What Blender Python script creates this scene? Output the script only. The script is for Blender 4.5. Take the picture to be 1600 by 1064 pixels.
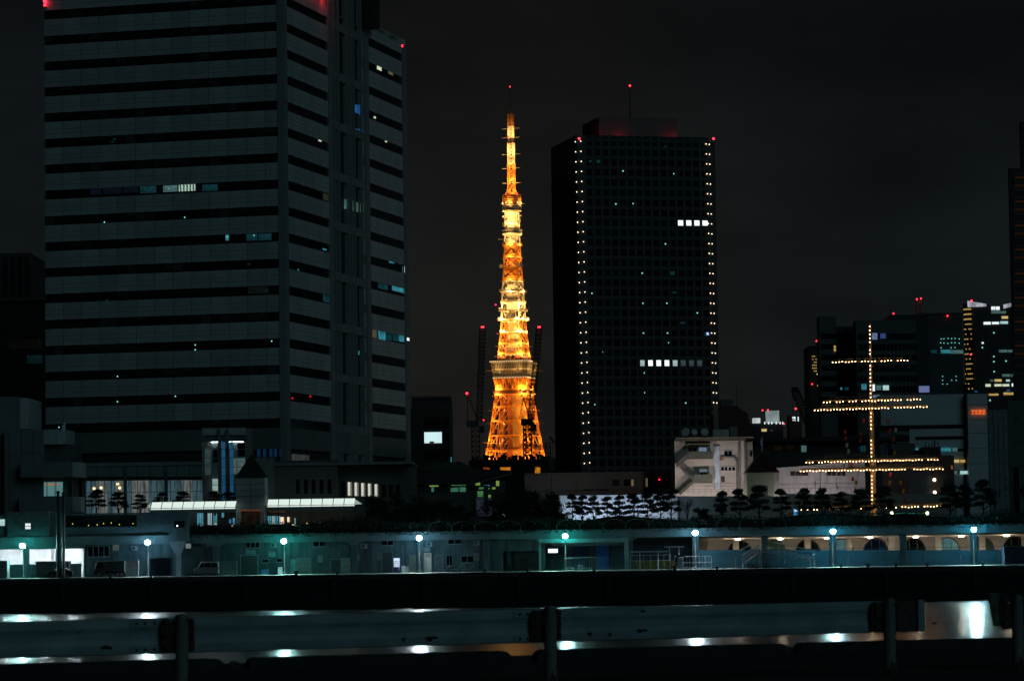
import bpy, math, random
from mathutils import Vector, Matrix
random.seed(7)
R = math.radians
for o in list(bpy.data.objects): bpy.data.objects.remove(o, do_unlink=True)
sc = bpy.context.scene
COL = sc.collection

# ------------------------------------------------------------------ camera
F, CX, CY = 4840.0, 800.0, 532.0          # focal length and centre in pixels of the 1600 px wide photograph
H = 7.6                                    # eye height above the water (z = 0)
PITCH, ROLL = math.atan((858.5 - 532) / F), 0.0138
FW = Vector((0, math.cos(PITCH), math.sin(PITCH)))
U0 = Vector((0, -math.sin(PITCH), math.cos(PITCH)))
RT = Vector((1, 0, 0)) * math.cos(ROLL) - U0 * math.sin(ROLL)
UP = Vector((1, 0, 0)) * math.sin(ROLL) + U0 * math.cos(ROLL)
cam = bpy.data.cameras.new('camera'); co = bpy.data.objects.new('camera', cam); COL.objects.link(co)
cam.sensor_width = 36; cam.lens = 36 * F / 1600; cam.clip_start = 0.5; cam.clip_end = 20000
co.matrix_world = Matrix(((RT.x, UP.x, -FW.x, 0), (RT.y, UP.y, -FW.y, 0), (RT.z, UP.z, -FW.z, H), (0, 0, 0, 1)))
sc.camera = co
cam.dof.use_dof = True; cam.dof.focus_distance = 900; cam.dof.aperture_fstop = 7.1   # focused on the far shore

# ------------------------------------------------------------------ world, faint night skyglow as the sun lamp, exposure
SUN_EL, SUN_AZ = R(24), R(35)              # from behind the camera, to its right
w = bpy.data.worlds.new('World'); sc.world = w; w.use_nodes = True
nt = w.node_tree; nt.nodes.clear()
out = nt.nodes.new('ShaderNodeOutputWorld'); bg = nt.nodes.new('ShaderNodeBackground')
sky = nt.nodes.new('ShaderNodeTexSky'); sky.sky_type = 'NISHITA'; sky.sun_disc = False
sky.sun_elevation = SUN_EL; sky.sun_rotation = R(180) - SUN_AZ
tc = nt.nodes.new('ShaderNodeTexCoord'); sep = nt.nodes.new('ShaderNodeSeparateXYZ')
nt.links.new(tc.outputs['Generated'], sep.inputs[0])
ramp = nt.nodes.new('ShaderNodeValToRGB')   # city light in the low cloud: brighter towards the horizon
for pos, v in ((0.0, .0098), (.07, .0084), (.105, .0074), (.165, .0044), (.35, .0022)):
    el = ramp.color_ramp.elements[0] if pos == 0 else (ramp.color_ramp.elements[len(ramp.color_ramp.elements)-1] if pos == .35 else ramp.color_ramp.elements.new(pos))
    el.position = pos; el.color = (v, v, v, 1)
nt.links.new(sep.outputs['Z'], ramp.inputs[0])
ab = nt.nodes.new('ShaderNodeMath'); ab.operation = 'ABSOLUTE'; nt.links.new(sep.outputs['X'], ab.inputs[0])
az = nt.nodes.new('ShaderNodeMapRange'); az.interpolation_type = 'SMOOTHSTEP'; az.inputs[1].default_value = 0.0; az.inputs[2].default_value = .13
nt.links.new(ab.outputs[0], az.inputs[0])
tint = nt.nodes.new('ShaderNodeMix'); tint.data_type = 'RGBA'; nt.links.new(az.outputs[0], tint.inputs[0])
tint.inputs[6].default_value = (1.08, 1.0, .93, 1); tint.inputs[7].default_value = (.62, .86, .98, 1)   # amber over the tower district, cooler away from it
tm = nt.nodes.new('ShaderNodeVectorMath'); tm.operation = 'MULTIPLY'; nt.links.new(ramp.outputs[0], tm.inputs[0]); nt.links.new(tint.outputs[2], tm.inputs[1])
mp = nt.nodes.new('ShaderNodeMapping'); mp.inputs['Scale'].default_value = (5, 5, 14)
nz = nt.nodes.new('ShaderNodeTexNoise'); nz.inputs['Scale'].default_value = 2.2; nz.inputs['Detail'].default_value = 4
nt.links.new(tc.outputs['Generated'], mp.inputs[0]); nt.links.new(mp.outputs[0], nz.inputs[0])
mr = nt.nodes.new('ShaderNodeMapRange'); mr.inputs[1].default_value = 0.3; mr.inputs[2].default_value = 0.7
mr.inputs[3].default_value = 0.66; mr.inputs[4].default_value = 1.28
nt.links.new(nz.outputs[0], mr.inputs[0])
mul = nt.nodes.new('ShaderNodeVectorMath'); mul.operation = 'SCALE'
nt.links.new(tm.outputs[0], mul.inputs[0]); nt.links.new(mr.outputs[0], mul.inputs['Scale'])
sks = nt.nodes.new('ShaderNodeVectorMath'); sks.operation = 'SCALE'; sks.inputs['Scale'].default_value = 0.00022
nt.links.new(sky.outputs[0], sks.inputs[0])
ad = nt.nodes.new('ShaderNodeVectorMath'); ad.operation = 'ADD'
nt.links.new(mul.outputs[0], ad.inputs[0]); nt.links.new(sks.outputs[0], ad.inputs[1])
nt.links.new(ad.outputs[0], bg.inputs[0]); bg.inputs[1].default_value = 1.0
nt.links.new(bg.outputs[0], out.inputs[0])
sl = bpy.data.lights.new('night_skyglow', 'SUN'); sl.energy = 0.138; sl.angle = R(30); sl.color = (0.40, 0.86, 1.0)
so = bpy.data.objects.new('night_skyglow', sl); COL.objects.link(so)
sd = Vector((math.sin(SUN_AZ) * math.cos(SUN_EL), -math.cos(SUN_AZ) * math.cos(SUN_EL), math.sin(SUN_EL)))
so.rotation_euler = (-sd).to_track_quat('-Z', 'Y').to_euler(); so.location = sd * 100
sc.view_settings.view_transform = 'Standard'; sc.view_settings.look = 'None'
sc.view_settings.exposure = 0; sc.view_settings.gamma = 1; sc.view_settings.use_curve_mapping = False
sc.render.engine = 'CYCLES'
cy = sc.cycles; cy.use_denoising = True; cy.max_bounces = 5; cy.diffuse_bounces = 2; cy.glossy_bounces = 3
cy.transmission_bounces = 4; cy.transparent_max_bounces = 6; cy.sample_clamp_indirect = 3; cy.use_light_tree = True
cy.caustics_reflective = False; cy.caustics_refractive = False

# ------------------------------------------------------------------ pixels to places
def W(px, py, Y):
    d = FW + RT * ((px - CX) / F) - UP * ((py - CY) / F)
    return Vector((0, 0, H)) + d * (Y / d.y)
def ray(px, py):
    return FW + RT * ((px - CX) / F) - UP * ((py - CY) / F)
def ppm(Y): return F / Y

# ------------------------------------------------------------------ mesh building
class M:
    def __init__(s): s.v = []; s.f = []
    def add(s, vs, fs):
        n = len(s.v); s.v += [Vector(a) for a in vs]; s.f += [tuple(i + n for i in f) for f in fs]; return s
    def box(s, x0, x1, y0, y1, z0, z1):
        if x0 > x1: x0, x1 = x1, x0
        if y0 > y1: y0, y1 = y1, y0
        if z0 > z1: z0, z1 = z1, z0
        return s.add([(x0,y0,z0),(x1,y0,z0),(x1,y1,z0),(x0,y1,z0),(x0,y0,z1),(x1,y0,z1),(x1,y1,z1),(x0,y1,z1)],
              [(0,3,2,1),(4,5,6,7),(0,1,5,4),(1,2,6,5),(2,3,7,6),(3,0,4,7)])
    def bbox(s, x0, x1, y0, y1, z0, z1, b):
        """box with bevelled vertical and top edges"""
        a = [(x0+b,y0),(x1-b,y0),(x1,y0+b),(x1,y1-b),(x1-b,y1),(x0+b,y1),(x0,y1-b),(x0,y0+b)]
        c = [(x0+2*b,y0+b),(x1-2*b,y0+b),(x1-b,y0+2*b),(x1-b,y1-2*b),(x1-2*b,y1-b),(x0+2*b,y1-b),(x0+b,y1-2*b),(x0+b,y0+2*b)]
        vs = [(x,y,z0) for x,y in a] + [(x,y,z1-b) for x,y in a] + [(x,y,z1) for x,y in c]
        fs = [tuple(range(7,-1,-1)), tuple(range(16,24))]
        for k in (0, 8):
            for i in range(8): j = (i+1) % 8; fs.append((k+i, k+j, k+8+j, k+8+i))
        return s.add(vs, fs)
    def bar(s, p, q, w, h=None, up=None):
        p = Vector(p); q = Vector(q); h = h or w; d = q - p
        if d.length < 1e-6: return s
        d.normalize(); u = Vector(up) if up else (Vector((0,0,1)) if abs(d.z) < .95 else Vector((1,0,0)))
        a = d.cross(u).normalized(); b = a.cross(d).normalized(); a = a * (w/2); b = b * (h/2)
        vs = [p-a-b, p+a-b, p+a+b, p-a+b, q-a-b, q+a-b, q+a+b, q-a+b]
        return s.add(vs, [(3,2,1,0),(4,5,6,7),(0,1,5,4),(1,2,6,5),(2,3,7,6),(3,0,4,7)])
    def tube(s, p, q, r0, r1=None, n=8, cap=True):
        p = Vector(p); q = Vector(q); r1 = r0 if r1 is None else r1; d = (q-p)
        if d.length < 1e-6: return s
        d.normalize(); u = Vector((0,0,1)) if abs(d.z) < .95 else Vector((1,0,0))
        a = d.cross(u).normalized(); b = a.cross(d)
        vs = []
        for c, r in ((p, r0), (q, r1)):
            for i in range(n):
                t = 2*math.pi*i/n; vs.append(c + a*(r*math.cos(t)) + b*(r*math.sin(t)))
        fs = [(i, (i+1)%n, n+(i+1)%n, n+i) for i in range(n)]
        if cap: fs += [tuple(range(n-1,-1,-1)), tuple(range(n, 2*n))]
        return s.add(vs, fs)
    def lathe(s, c, prof, n=16):
        c = Vector(c); vs = []; k = len(prof)
        for r, z in prof:
            for i in range(n):
                t = 2*math.pi*i/n; vs.append(c + Vector((r*math.cos(t), r*math.sin(t), z)))
        fs = [(j*n+i, j*n+(i+1)%n, (j+1)*n+(i+1)%n, (j+1)*n+i) for j in range(k-1) for i in range(n)]
        fs += [tuple(range(n-1,-1,-1)), tuple(range((k-1)*n, k*n))]
        return s.add(vs, fs)
    def prism(s, pts, y0, y1):
        """outline in x,z pushed from y0 to y1"""
        n = len(pts); vs = [(x,y0,z) for x,z in pts] + [(x,y1,z) for x,z in pts]
        fs = [tuple(range(n-1,-1,-1)), tuple(range(n,2*n))] + [(i,(i+1)%n,n+(i+1)%n,n+i) for i in range(n)]
        return s.add(vs, fs)
    def ball(s, c, r, n=8, m=5, sz=1.0):
        prof = [(max(r*math.sin(math.pi*j/m), r*.02), -r*sz*math.cos(math.pi*j/m)) for j in range(m+1)]
        return s.lathe(c, prof, n)
    def pyramid(s, x0, x1, y0, y1, z0, z1):
        cx, cy_ = (x0+x1)/2, (y0+y1)/2
        return s.add([(x0,y0,z0),(x1,y0,z0),(x1,y1,z0),(x0,y1,z0),(cx,cy_,z1)], [(3,2,1,0),(0,1,4),(1,2,4),(2,3,4),(3,0,4)])
    def quad(s, a, b, c, d): return s.add([a,b,c,d], [(0,1,2,3)])
    def leaf(s, c, size, rnd=random):
        a = Vector((rnd.uniform(-1,1), rnd.uniform(-1,1), rnd.uniform(-1,1))).normalized()
        b = a.cross(Vector((rnd.uniform(-1,1), rnd.uniform(-1,1), rnd.uniform(-1,1)))).normalized()
        l = size*rnd.uniform(.6, 1.3); wd = l*rnd.uniform(.35, .6); c = Vector(c)
        return s.add([c-a*l/2, c+b*wd/2, c+a*l/2, c-b*wd/2], [(0,1,2,3)])

ORG = {}
def setp(o, label=None, cat=None, group=None, kind=None):
    if label: o['label'] = label
    if cat: o['category'] = cat
    if group: o['group'] = group
    if kind: o['kind'] = kind
    return o
def thing(name, label, cat, loc, rotz=0.0, group=None, local=False):
    o = bpy.data.objects.new(name, None); COL.objects.link(o); o.empty_display_size = .5
    o.location = loc; o.rotation_euler = (0, 0, rotz)
    ORG[o] = Vector((0,0,0)) if local else Vector(loc)
    return setp(o, label, cat, group)
def mesh_of(name, m, mat, c=Vector((0,0,0)), smooth=False):
    me = bpy.data.meshes.new(name); me.from_pydata([v - c for v in m.v], [], m.f); me.materials.append(mat)
    if smooth:
        me.polygons.foreach_set('use_smooth', [True]*len(me.polygons))
    me.update(); return me
def part(parent, name, m, mat, label=None, kind=None, cat=None, group=None, smooth=False):
    if not m.v: return None
    lo = Vector((min(v.x for v in m.v), min(v.y for v in m.v), min(v.z for v in m.v)))
    hi = Vector((max(v.x for v in m.v), max(v.y for v in m.v), max(v.z for v in m.v)))
    c = Vector(((lo.x+hi.x)/2, (lo.y+hi.y)/2, lo.z))
    o = bpy.data.objects.new(name, mesh_of(name, m, mat, c, smooth)); COL.objects.link(o)
    ORG[o] = c
    if parent: o.parent = parent; o.location = c - ORG[parent]
    else: o.location = c
    return setp(o, label, cat, group, kind)
def inst(parent, name, me, loc, rot=None, scale=None, kind=None):
    o = bpy.data.objects.new(name, me); COL.objects.link(o); loc = Vector(loc); ORG[o] = loc
    if parent: o.parent = parent; o.location = loc - ORG[parent]
    else: o.location = loc
    if rot: o.rotation_euler = rot
    if scale: o.scale = scale
    if kind: o['kind'] = kind
    return o
def lamp_area(parent, name, loc, target, power, color, size):
    l = bpy.data.lights.new(name, 'AREA'); l.shape = 'DISK'; l.size = size; l.energy = power; l.color = color
    o = bpy.data.objects.new(name, l); COL.objects.link(o); loc = Vector(loc); ORG[o] = loc
    o.parent = parent; o.location = loc - ORG[parent]
    o.rotation_euler = (Vector(target) - loc).to_track_quat('-Z', 'Y').to_euler(); return o
def lamp_point(parent, name, loc, power, color, radius):
    l = bpy.data.lights.new(name, 'POINT'); l.energy = power; l.color = color; l.shadow_soft_size = radius
    o = bpy.data.objects.new(name, l); COL.objects.link(o); loc = Vector(loc); ORG[o] = loc
    o.parent = parent; o.location = loc - ORG[parent]; return o
def copy_tree(o, parent=None):
    c = o.copy(); COL.objects.link(c); c.parent = parent
    for ch in list(o.children): copy_tree(ch, c)
    return c

# ------------------------------------------------------------------ materials
MATS = {}
def mat(name, col, rough=.7, metal=0.0, vary=.25, scale=1.5, bump=0.0, spots=None, spec=.5, stretch=None, each=0.0):
    if name in MATS: return MATS[name]
    m = bpy.data.materials.new(name); m.use_nodes = True; n = m.node_tree.nodes; L = m.node_tree.links
    b = n['Principled BSDF']; b.inputs['Roughness'].default_value = rough; b.inputs['Metallic'].default_value = metal
    b.inputs['Specular IOR Level'].default_value = spec
    t = n.new('ShaderNodeTexCoord'); mp_ = n.new('ShaderNodeMapping'); mp_.inputs['Scale'].default_value = stretch or (1,1,1)
    L.new(t.outputs['Object'], mp_.inputs[0])
    z = n.new('ShaderNodeTexNoise'); z.inputs['Scale'].default_value = scale; z.inputs['Detail'].default_value = 5
    L.new(mp_.outputs[0], z.inputs[0])
    rp = n.new('ShaderNodeValToRGB'); c = Vector(col)
    rp.color_ramp.elements[0].position = .3; rp.color_ramp.elements[1].position = .7
    rp.color_ramp.elements[0].color = (*(c*(1-vary)), 1); rp.color_ramp.elements[1].color = (*[min(.9, a) for a in c*(1+vary)], 1)
    L.new(z.outputs[0], rp.inputs[0]); src = rp.outputs[0]
    if spots:
        scol, sscale, th = spots
        z2 = n.new('ShaderNodeTexNoise'); z2.inputs['Scale'].default_value = sscale; z2.inputs['Detail'].default_value = 6
        L.new(mp_.outputs[0], z2.inputs[0])
        r2 = n.new('ShaderNodeMapRange'); r2.inputs[1].default_value = th; r2.inputs[2].default_value = th + .06
        L.new(z2.outputs[0], r2.inputs[0])
        mx = n.new('ShaderNodeMix'); mx.data_type = 'RGBA'; L.new(r2.outputs[0], mx.inputs[0])
        L.new(src, mx.inputs[6]); mx.inputs[7].default_value = (*scol, 1); src = mx.outputs[2]
    if each:                                  # small shift from piece to piece
        oi = n.new('ShaderNodeObjectInfo'); r3 = n.new('ShaderNodeMapRange'); r3.inputs[3].default_value = 1-each; r3.inputs[4].default_value = 1+each
        L.new(oi.outputs['Random'], r3.inputs[0]); vm = n.new('ShaderNodeVectorMath'); vm.operation = 'SCALE'
        L.new(src, vm.inputs[0]); L.new(r3.outputs[0], vm.inputs['Scale']); src = vm.outputs[0]
    L.new(src, b.inputs['Base Color'])
    if bump:
        bp = n.new('ShaderNodeBump'); bp.inputs['Strength'].default_value = bump; bp.inputs['Distance'].default_value = .05
        L.new(z.outputs[0], bp.inputs['Height']); L.new(bp.outputs[0], b.inputs['Normal'])
    MATS[name] = m; return m
def emis(name, col, strength, pattern=None, dark=.25, scale=(1,1,1)):
    if name in MATS: return MATS[name]
    m = bpy.data.materials.new(name); m.use_nodes = True; n = m.node_tree.nodes; L = m.node_tree.links
    n.clear(); o = n.new('ShaderNodeOutputMaterial'); e_ = n.new('ShaderNodeEmission')
    e_.inputs[0].default_value = (*col, 1); e_.inputs[1].default_value = strength; L.new(e_.outputs[0], o.inputs[0])
    if pattern:
        t = n.new('ShaderNodeTexCoord'); mp_ = n.new('ShaderNodeMapping'); mp_.inputs['Scale'].default_value = scale
        L.new(t.outputs['Object'], mp_.inputs[0])
        if pattern == 'noise':
            z = n.new('ShaderNodeTexNoise'); z.inputs['Scale'].default_value = 1.0; z.inputs['Detail'].default_value = 4
        else:
            z = n.new('ShaderNodeTexWave'); z.inputs['Scale'].default_value = 1.0; z.inputs['Distortion'].default_value = 2.5
            z.inputs['Detail'].default_value = 3
        L.new(mp_.outputs[0], z.inputs[0])
        r_ = n.new('ShaderNodeMapRange'); r_.inputs[1].default_value = .3; r_.inputs[2].default_value = .7
        r_.inputs[3].default_value = strength*dark; r_.inputs[4].default_value = strength
        L.new(z.outputs[0 if pattern == 'noise' else 1], r_.inputs[0]); L.new(r_.outputs[0], e_.inputs[1])
    MATS[name] = m; return m
def s2l(*c): return tuple(((v/255)/12.92 if v/255 <= .04045 else ((v/255+.055)/1.055)**2.4) for v in c)

concrete = mat('concrete', (.28,.29,.285), .85, scale=.6, vary=.2, bump=.15)
concrete_dk = mat('concrete_dark', (.08,.085,.085), .9, scale=.5, vary=.25, bump=.15)
panel_m = mat('pale_cladding', (.47,.48,.48), .55, scale=.5, vary=.14, each=.11, stretch=(1,1,.4))
panel2_m = mat('grey_cladding', (.17,.175,.175), .6, scale=.3, vary=.12)
joint_m = mat('joint_dark', (.07,.075,.075), .8)
glass_dk = mat('dark_glass', (.006,.008,.010), .08, vary=.1, scale=.2, spec=.35)
steel_dk = mat('dark_steel', (.045,.05,.05), .55, metal=.3, vary=.2)
steel = mat('galvanised_steel', (.44,.47,.48), .5, metal=.2, vary=.2, scale=6)
white_pt = mat('white_paint', (.66,.68,.68), .5, vary=.1, scale=3)
black_m = mat('black_rubber', (.012,.012,.013), .8)
asphalt = mat('asphalt', (.045,.046,.048), .9, scale=3, vary=.3, bump=.2)
apron_m = mat('quay_concrete', (.34,.35,.34), .8, scale=.8, vary=.25, bump=.2)
wall_m = mat('terminal_wall', (.088,.115,.12), .8, scale=.9, vary=.42, bump=.1, stretch=(1.6,1,.28), each=.12)
E_red = emis('red_beacon', (1,.02,.04), 6)
E_white = emis('white_tube', (.85,.97,1), 6)
E_cool = emis('cool_window', s2l(190,235,235), 1.0, 'noise', .45, (.5,.5,.7))
E_cool_dim = emis('cool_window_dim', s2l(90,130,130), .8, 'noise', .3, (.6,.6,.9))
E_teal = emis('teal_window', s2l(60,150,165), .9, 'noise', .25, (.8,.8,1.2))
E_teal_dim = emis('teal_window_dim', s2l(24,66,74), .8, 'noise', .2, (.8,.8,1.2))
E_blue = emis('blue_window', s2l(40,100,160), .8, 'noise', .5, (.7,.7,.3))
E_warm = emis('warm_window', s2l(250,215,140), .9, 'noise', .4, (.6,.6,.8))
E_gold = emis('gold_floor_light', s2l(235,195,110), .95, 'noise', .15, (.35,.35,1.5))
E_dotteal = emis('teal_dot', s2l(130,225,210), 1.3)
E_paper = emis('bright_white_window', s2l(235,248,250), 1.25, 'noise', .75, (.6,.6,.6))

ZQ = 4.6                                    # top of the far quay above the water
ZP = 6.15                                   # top of the near pier

# ================================================================== THE SETTING
def structure(name, m, mt, label):
    return part(None, name, m, mt, label, kind='structure')
# water
wm = bpy.data.materials.new('harbour_water'); wm.use_nodes = True
n = wm.node_tree.nodes; L = wm.node_tree.links; b = n['Principled BSDF']
b.inputs['Base Color'].default_value = (.003,.006,.008,1); b.inputs['Roughness'].default_value = .21; b.inputs['IOR'].default_value = 1.33
t = n.new('ShaderNodeTexCoord'); mp1 = n.new('ShaderNodeMapping'); mp1.inputs['Scale'].default_value = (.05, .45, 1)
z1 = n.new('ShaderNodeTexNoise'); z1.inputs['Scale'].default_value = 1.0; z1.inputs['Detail'].default_value = 2; z1.inputs['Roughness'].default_value = .6
bp = n.new('ShaderNodeBump'); bp.inputs['Strength'].default_value = .5; bp.inputs['Distance'].default_value = .03
L.new(t.outputs['Object'], mp1.inputs[0]); L.new(mp1.outputs[0], z1.inputs[0]); L.new(z1.outputs[0], bp.inputs['Height']); L.new(bp.outputs[0], b.inputs['Normal'])
m = M(); m.quad((-2500,-400,0),(2500,-400,0),(2500,421,0),(-2500,421,0))
structure('water', m, wm, 'dark harbour water with long smooth lamp reflections')
m = M(); m.quad((-5000,420.6,ZQ-.02),(5000,420.6,ZQ-.02),(5000,9000,ZQ-.02),(-5000,9000,ZQ-.02))
structure('ground', m, asphalt, 'dark city ground behind the quay reaching to the horizon')
qwall = mat('quay_wall', (.009,.0105,.012), .95, scale=.4, vary=.4, bump=.3)
m = M(); m.box(-260,260,420.0,424,-4,ZQ-.7)
quay = structure('quay', m, qwall, 'long dark quay wall across the water with a pale lit edge')
m = M(); zz = ZQ-.24                          # the apron falls slightly towards the water
m.add([(-260,420.35,zz),(260,420.35,zz),(260,430.5,ZQ),(-260,430.5,ZQ),(260,450,ZQ),(-260,450,ZQ)], [(0,1,2,3),(3,2,4,5)])
part(quay, 'apron', m, apron_m)
random.seed(3)
x = -120.0; k = 0                            # coping stones along the edge, some with the black rubber fenders below
cope_me = mesh_of('coping_stone', M().bbox(-2.96,2.96,0,.9,0,.47,.03), mat('coping_dark',(.035,.036,.036),.9,scale=.8,vary=.3))
while x < 120:
    inst(quay, 'coping_stone', cope_me, (x+3, 419.92 + random.uniform(-.03,.03), ZQ-.69 + random.uniform(-.015,.015))); x += 6.0
fend = mesh_of('fender', M().bbox(-.35,.35,-.35,0,-2.6,.35,.08), black_m)
for k in range(13): inst(quay, 'fender', fend, (-74 + 12.4*k + random.uniform(-.4,.4), 419.92, ZQ-.85))

# ------------------------------------------------------------------ near pier, guard rail, kerb blocks
pier_m = mat('pier_concrete', (.035,.036,.037), .9, scale=1.2, vary=.35, bump=.3)
E0 = W(365, 1035, 41.3); E1 = W(1235, 1011, 44.3)
ed = Vector((E1.x-E0.x, E1.y-E0.y, 0)).normalized(); en = Vector((ed.y, -ed.x, 0))   # en points back to the camera
EA = Vector((E0.x, E0.y, 0)) - ed*90; EB = Vector((E1.x, E1.y, 0)) + ed*90
m = M(); a, b_ = EA, EB; c, d = EB + en*110, EA + en*110
m.add([(a.x,a.y,ZP),(b_.x,b_.y,ZP),(c.x,c.y,ZP),(d.x,d.y,ZP),(a.x,a.y,-3),(b_.x,b_.y,-3),(c.x,c.y,-3),(d.x,d.y,-3)],
      [(3,2,1,0),(4,5,6,7),(0,1,5,4),(1,2,6,5),(2,3,7,6),(3,0,4,7)])
structure('pier', m, pier_m, 'dark concrete pier in the foreground')
kerb_m = mat('kerb_paint', (.03,.03,.026), .85, scale=4, vary=.4)
def on_edge(px, py):                         # a place on the pier edge line below a pixel column
    r = ray(px, py); n_ = en; t_ = ((Vector((E0.x,E0.y,H)) - Vector((0,0,H))).dot(n_)) / r.dot(n_); return Vector((0,0,H)) + r*t_
def on_line(px, off):                        # the same for a line set back from the edge by off metres
    r = ray(px, 1020); q = Vector((E0.x,E0.y,0)) + en*off; t_ = q.dot(en)/r.dot(en); v = r*t_; return Vector((v.x,v.y,ZP))
spans = [(-260,-90,'long dark kerb block at the pier edge running out past the rusty post'),
         (-90+8,347,'dark kerb block on the pier edge behind the first rusty post'),
         (385,795,'dark kerb block on the pier edge under the long middle rail'),
         (835,1226,'dark kerb block on the pier edge beside the middle post'),
         (1243,1640,'dark kerb block on the pier edge beneath the rail gap')]
for x0, x1, lb in spans:
    A = on_line(x0, 2.3); B = on_line(x1, 2.3); Ln = (B-A).length
    m = M(); hh, r_ = .15, .12
    prof = [(0,0)] + [(r_ - r_*math.cos(t_), hh - r_ + r_*math.sin(t_)) for t_ in [i*math.pi/10 for i in range(6)]] \
         + [(Ln - r_ + r_*math.sin(t_), hh - r_ + r_*math.cos(t_)) for t_ in [i*math.pi/10 for i in range(6)]] + [(Ln,0)]
    n_ = len(prof); vs = []
    for off in (.11, -.11):
        for u, v in prof:
            p = Vector((A.x,A.y,ZP)) + ed*u + en*off; vs.append((p.x,p.y,ZP+v))
    m.add(vs, [tuple(range(n_-1,-1,-1)), tuple(range(n_,2*n_))] + [(i,(i+1)%n_,n_+(i+1)%n_,n_+i) for i in range(n_)])
    part(None, 'kerb_block', m, kerb_m, lb, cat='kerb block', group='kerb blocks along the pier edge')
for x0, lb in ((365,'small iron mooring ring in the kerb gap beside the first post'), (1231,'small iron mooring ring in the kerb gap left of the rail end')):
    p = on_line(x0, 2.2)
    m = M(); prev = None
    for i in range(13):
        t_ = math.pi*i/12; q = Vector((p.x,p.y,ZP)) + ed*(.07*math.cos(t_)) + Vector((0,0,.07*math.sin(t_)+.03))
        if prev: m.tube(prev, q, .016, n=6)
        prev = q
    m.box(p.x-.12,p.x+.12,p.y-.06,p.y+.06,ZP-.01,ZP+.03)
    part(None, 'mooring_ring', m, steel_dk, lb, cat='mooring ring', group='mooring rings in the kerb gaps')

rail_m = mat('rail_paint', (.25,.31,.32), .5, scale=2.4, vary=.22, spots=((.05,.022,.010), 2.6, .70), stretch=(1,1,2.5))
rust_m = mat('rusty_bracket', (.055,.03,.018), .85, scale=14, vary=.5, bump=.4)
post_m = mat('post_paint', (.20,.20,.18), .65, scale=5, vary=.3, spots=((.04,.018,.008), 6, .5), bump=.2, stretch=(1,1,.4))
RA = W(0, 970, 29.7); RB = W(1449, 938, 34.6)
rd = Vector((RB.x-RA.x, RB.y-RA.y, 0)).normalized(); rn = Vector((rd.y,-rd.x,0))
RZ = (RA.z + RB.z)/2
def rail_pt(u, z, off=0.0):
    p = Vector((RA.x,RA.y,0)) + rd*u + rn*off; return Vector((p.x,p.y,z))
def u_at(px, py=980):
    r = ray(px, py); q = Vector((RA.x,RA.y,0)); t_ = q.dot(rn)/r.dot(rn); return (r*t_ - q).dot(rd)
# corrugated beam: depth profile over its height, seen from behind
PR = [(0,.018),(.008,.002),(.05,0),(.095,.0),(.135,.014),(.150,.016),(.205,.016),(.22,.014),(.26,0),(.30,0),(.342,.002),(.35,.018)]
def beam(root, u0, u1, name='beam'):
    m = M(); vs = []; k = len(PR); segs = max(1, int((u1-u0)/1.0))
    for i in range(segs+1):
        u = u0 + (u1-u0)*i/segs
        for z, o in PR: vs.append(rail_pt(u, RZ - z, -.12 - o))
    for i in range(segs+1):
        u = u0 + (u1-u0)*i/segs
        for z, o in PR: vs.append(rail_pt(u, RZ - z, -.125 - o))
    N = (segs+1)*k
    fs = [(i*k+j, i*k+j+1, (i+1)*k+j+1, (i+1)*k+j) for i in range(segs) for j in range(k-1)]
    fs += [(N+f[3], N+f[2], N+f[1], N+f[0]) for f in list(fs)]
    m.add(vs, fs); return part(root, name, m, rail_m)
def rail_post(root, u):
    m = M(); p = rail_pt(u, ZP); q = rail_pt(u, RZ+.005)
    m.tube(p, q, .066, n=16, cap=True); m.ball(q, .066, 12, 6, .5); po = part(root, 'post', m, post_m, smooth=False)
    m = M(); a = rail_pt(u, RZ-.02, 0); 
    for du in (-.135, .10):
        m.bar(rail_pt(u+du, RZ-.03, -.06), rail_pt(u+du, RZ-.33, -.06), .06, .10)
    m.bar(rail_pt(u-.16, RZ-.11, -.05), rail_pt(u+.13, RZ-.11, -.05), .06, .09)
    part(root, 'bracket', m, rust_m)
    for du in (-.15,.115):
        for dz in (.035,.16,.28): part(po, 'bolt_head', M().tube(rail_pt(u+du, RZ-dz, .0), rail_pt(u+du, RZ-dz, -.09), .024, n=8), rust_m)
    return po
u3 = u_at(1449); posts = [u_at(284), u_at(860), u_at(1390)]
ra = thing('guard_rail', 'long white guard rail with rust stains standing on the pier', 'guard rail', rail_pt(posts[1], ZP))
ua = u_at(240) ; ub = u_at(838)
beam(ra, u_at(284)-8.0, ua); beam(ra, ua, ub); beam(ra, ub, u3-.31)
for u in [posts[0]-4.0] + posts: rail_post(ra, u)
for uj in (ua, ub):                          # bolted splice plate where two beam lengths meet
    part(ra, 'splice_plate', M().bar(rail_pt(uj-.20, RZ-.05, -.112), rail_pt(uj+.20, RZ-.05, -.112), .012, .075), rail_m); part(ra, 'splice_plate', M().bar(rail_pt(uj-.20, RZ-.305, -.112), rail_pt(uj+.20, RZ-.305, -.112), .012, .065), rail_m)
    for du in (-.14,-.05,.05,.14):
        for dz in (.05,.305): part(ra, 'splice_bolt', M().tube(rail_pt(uj+du, RZ-dz, -.09), rail_pt(uj+du, RZ-dz, -.11), .014, n=8), rust_m)
m = M()                                      # flat end plate wrapped round the rail end
m.bar(rail_pt(u3-.33, RZ-.175, -.10), rail_pt(u3-.09, RZ-.175, -.10), .03, .345)
part(ra, 'end_wrap', m, mat('rail_end_dark', (.05,.045,.04), .7, scale=6, vary=.5, spots=((.05,.022,.010), 6, .5)))  # dark plate colour with rust spots
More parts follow.
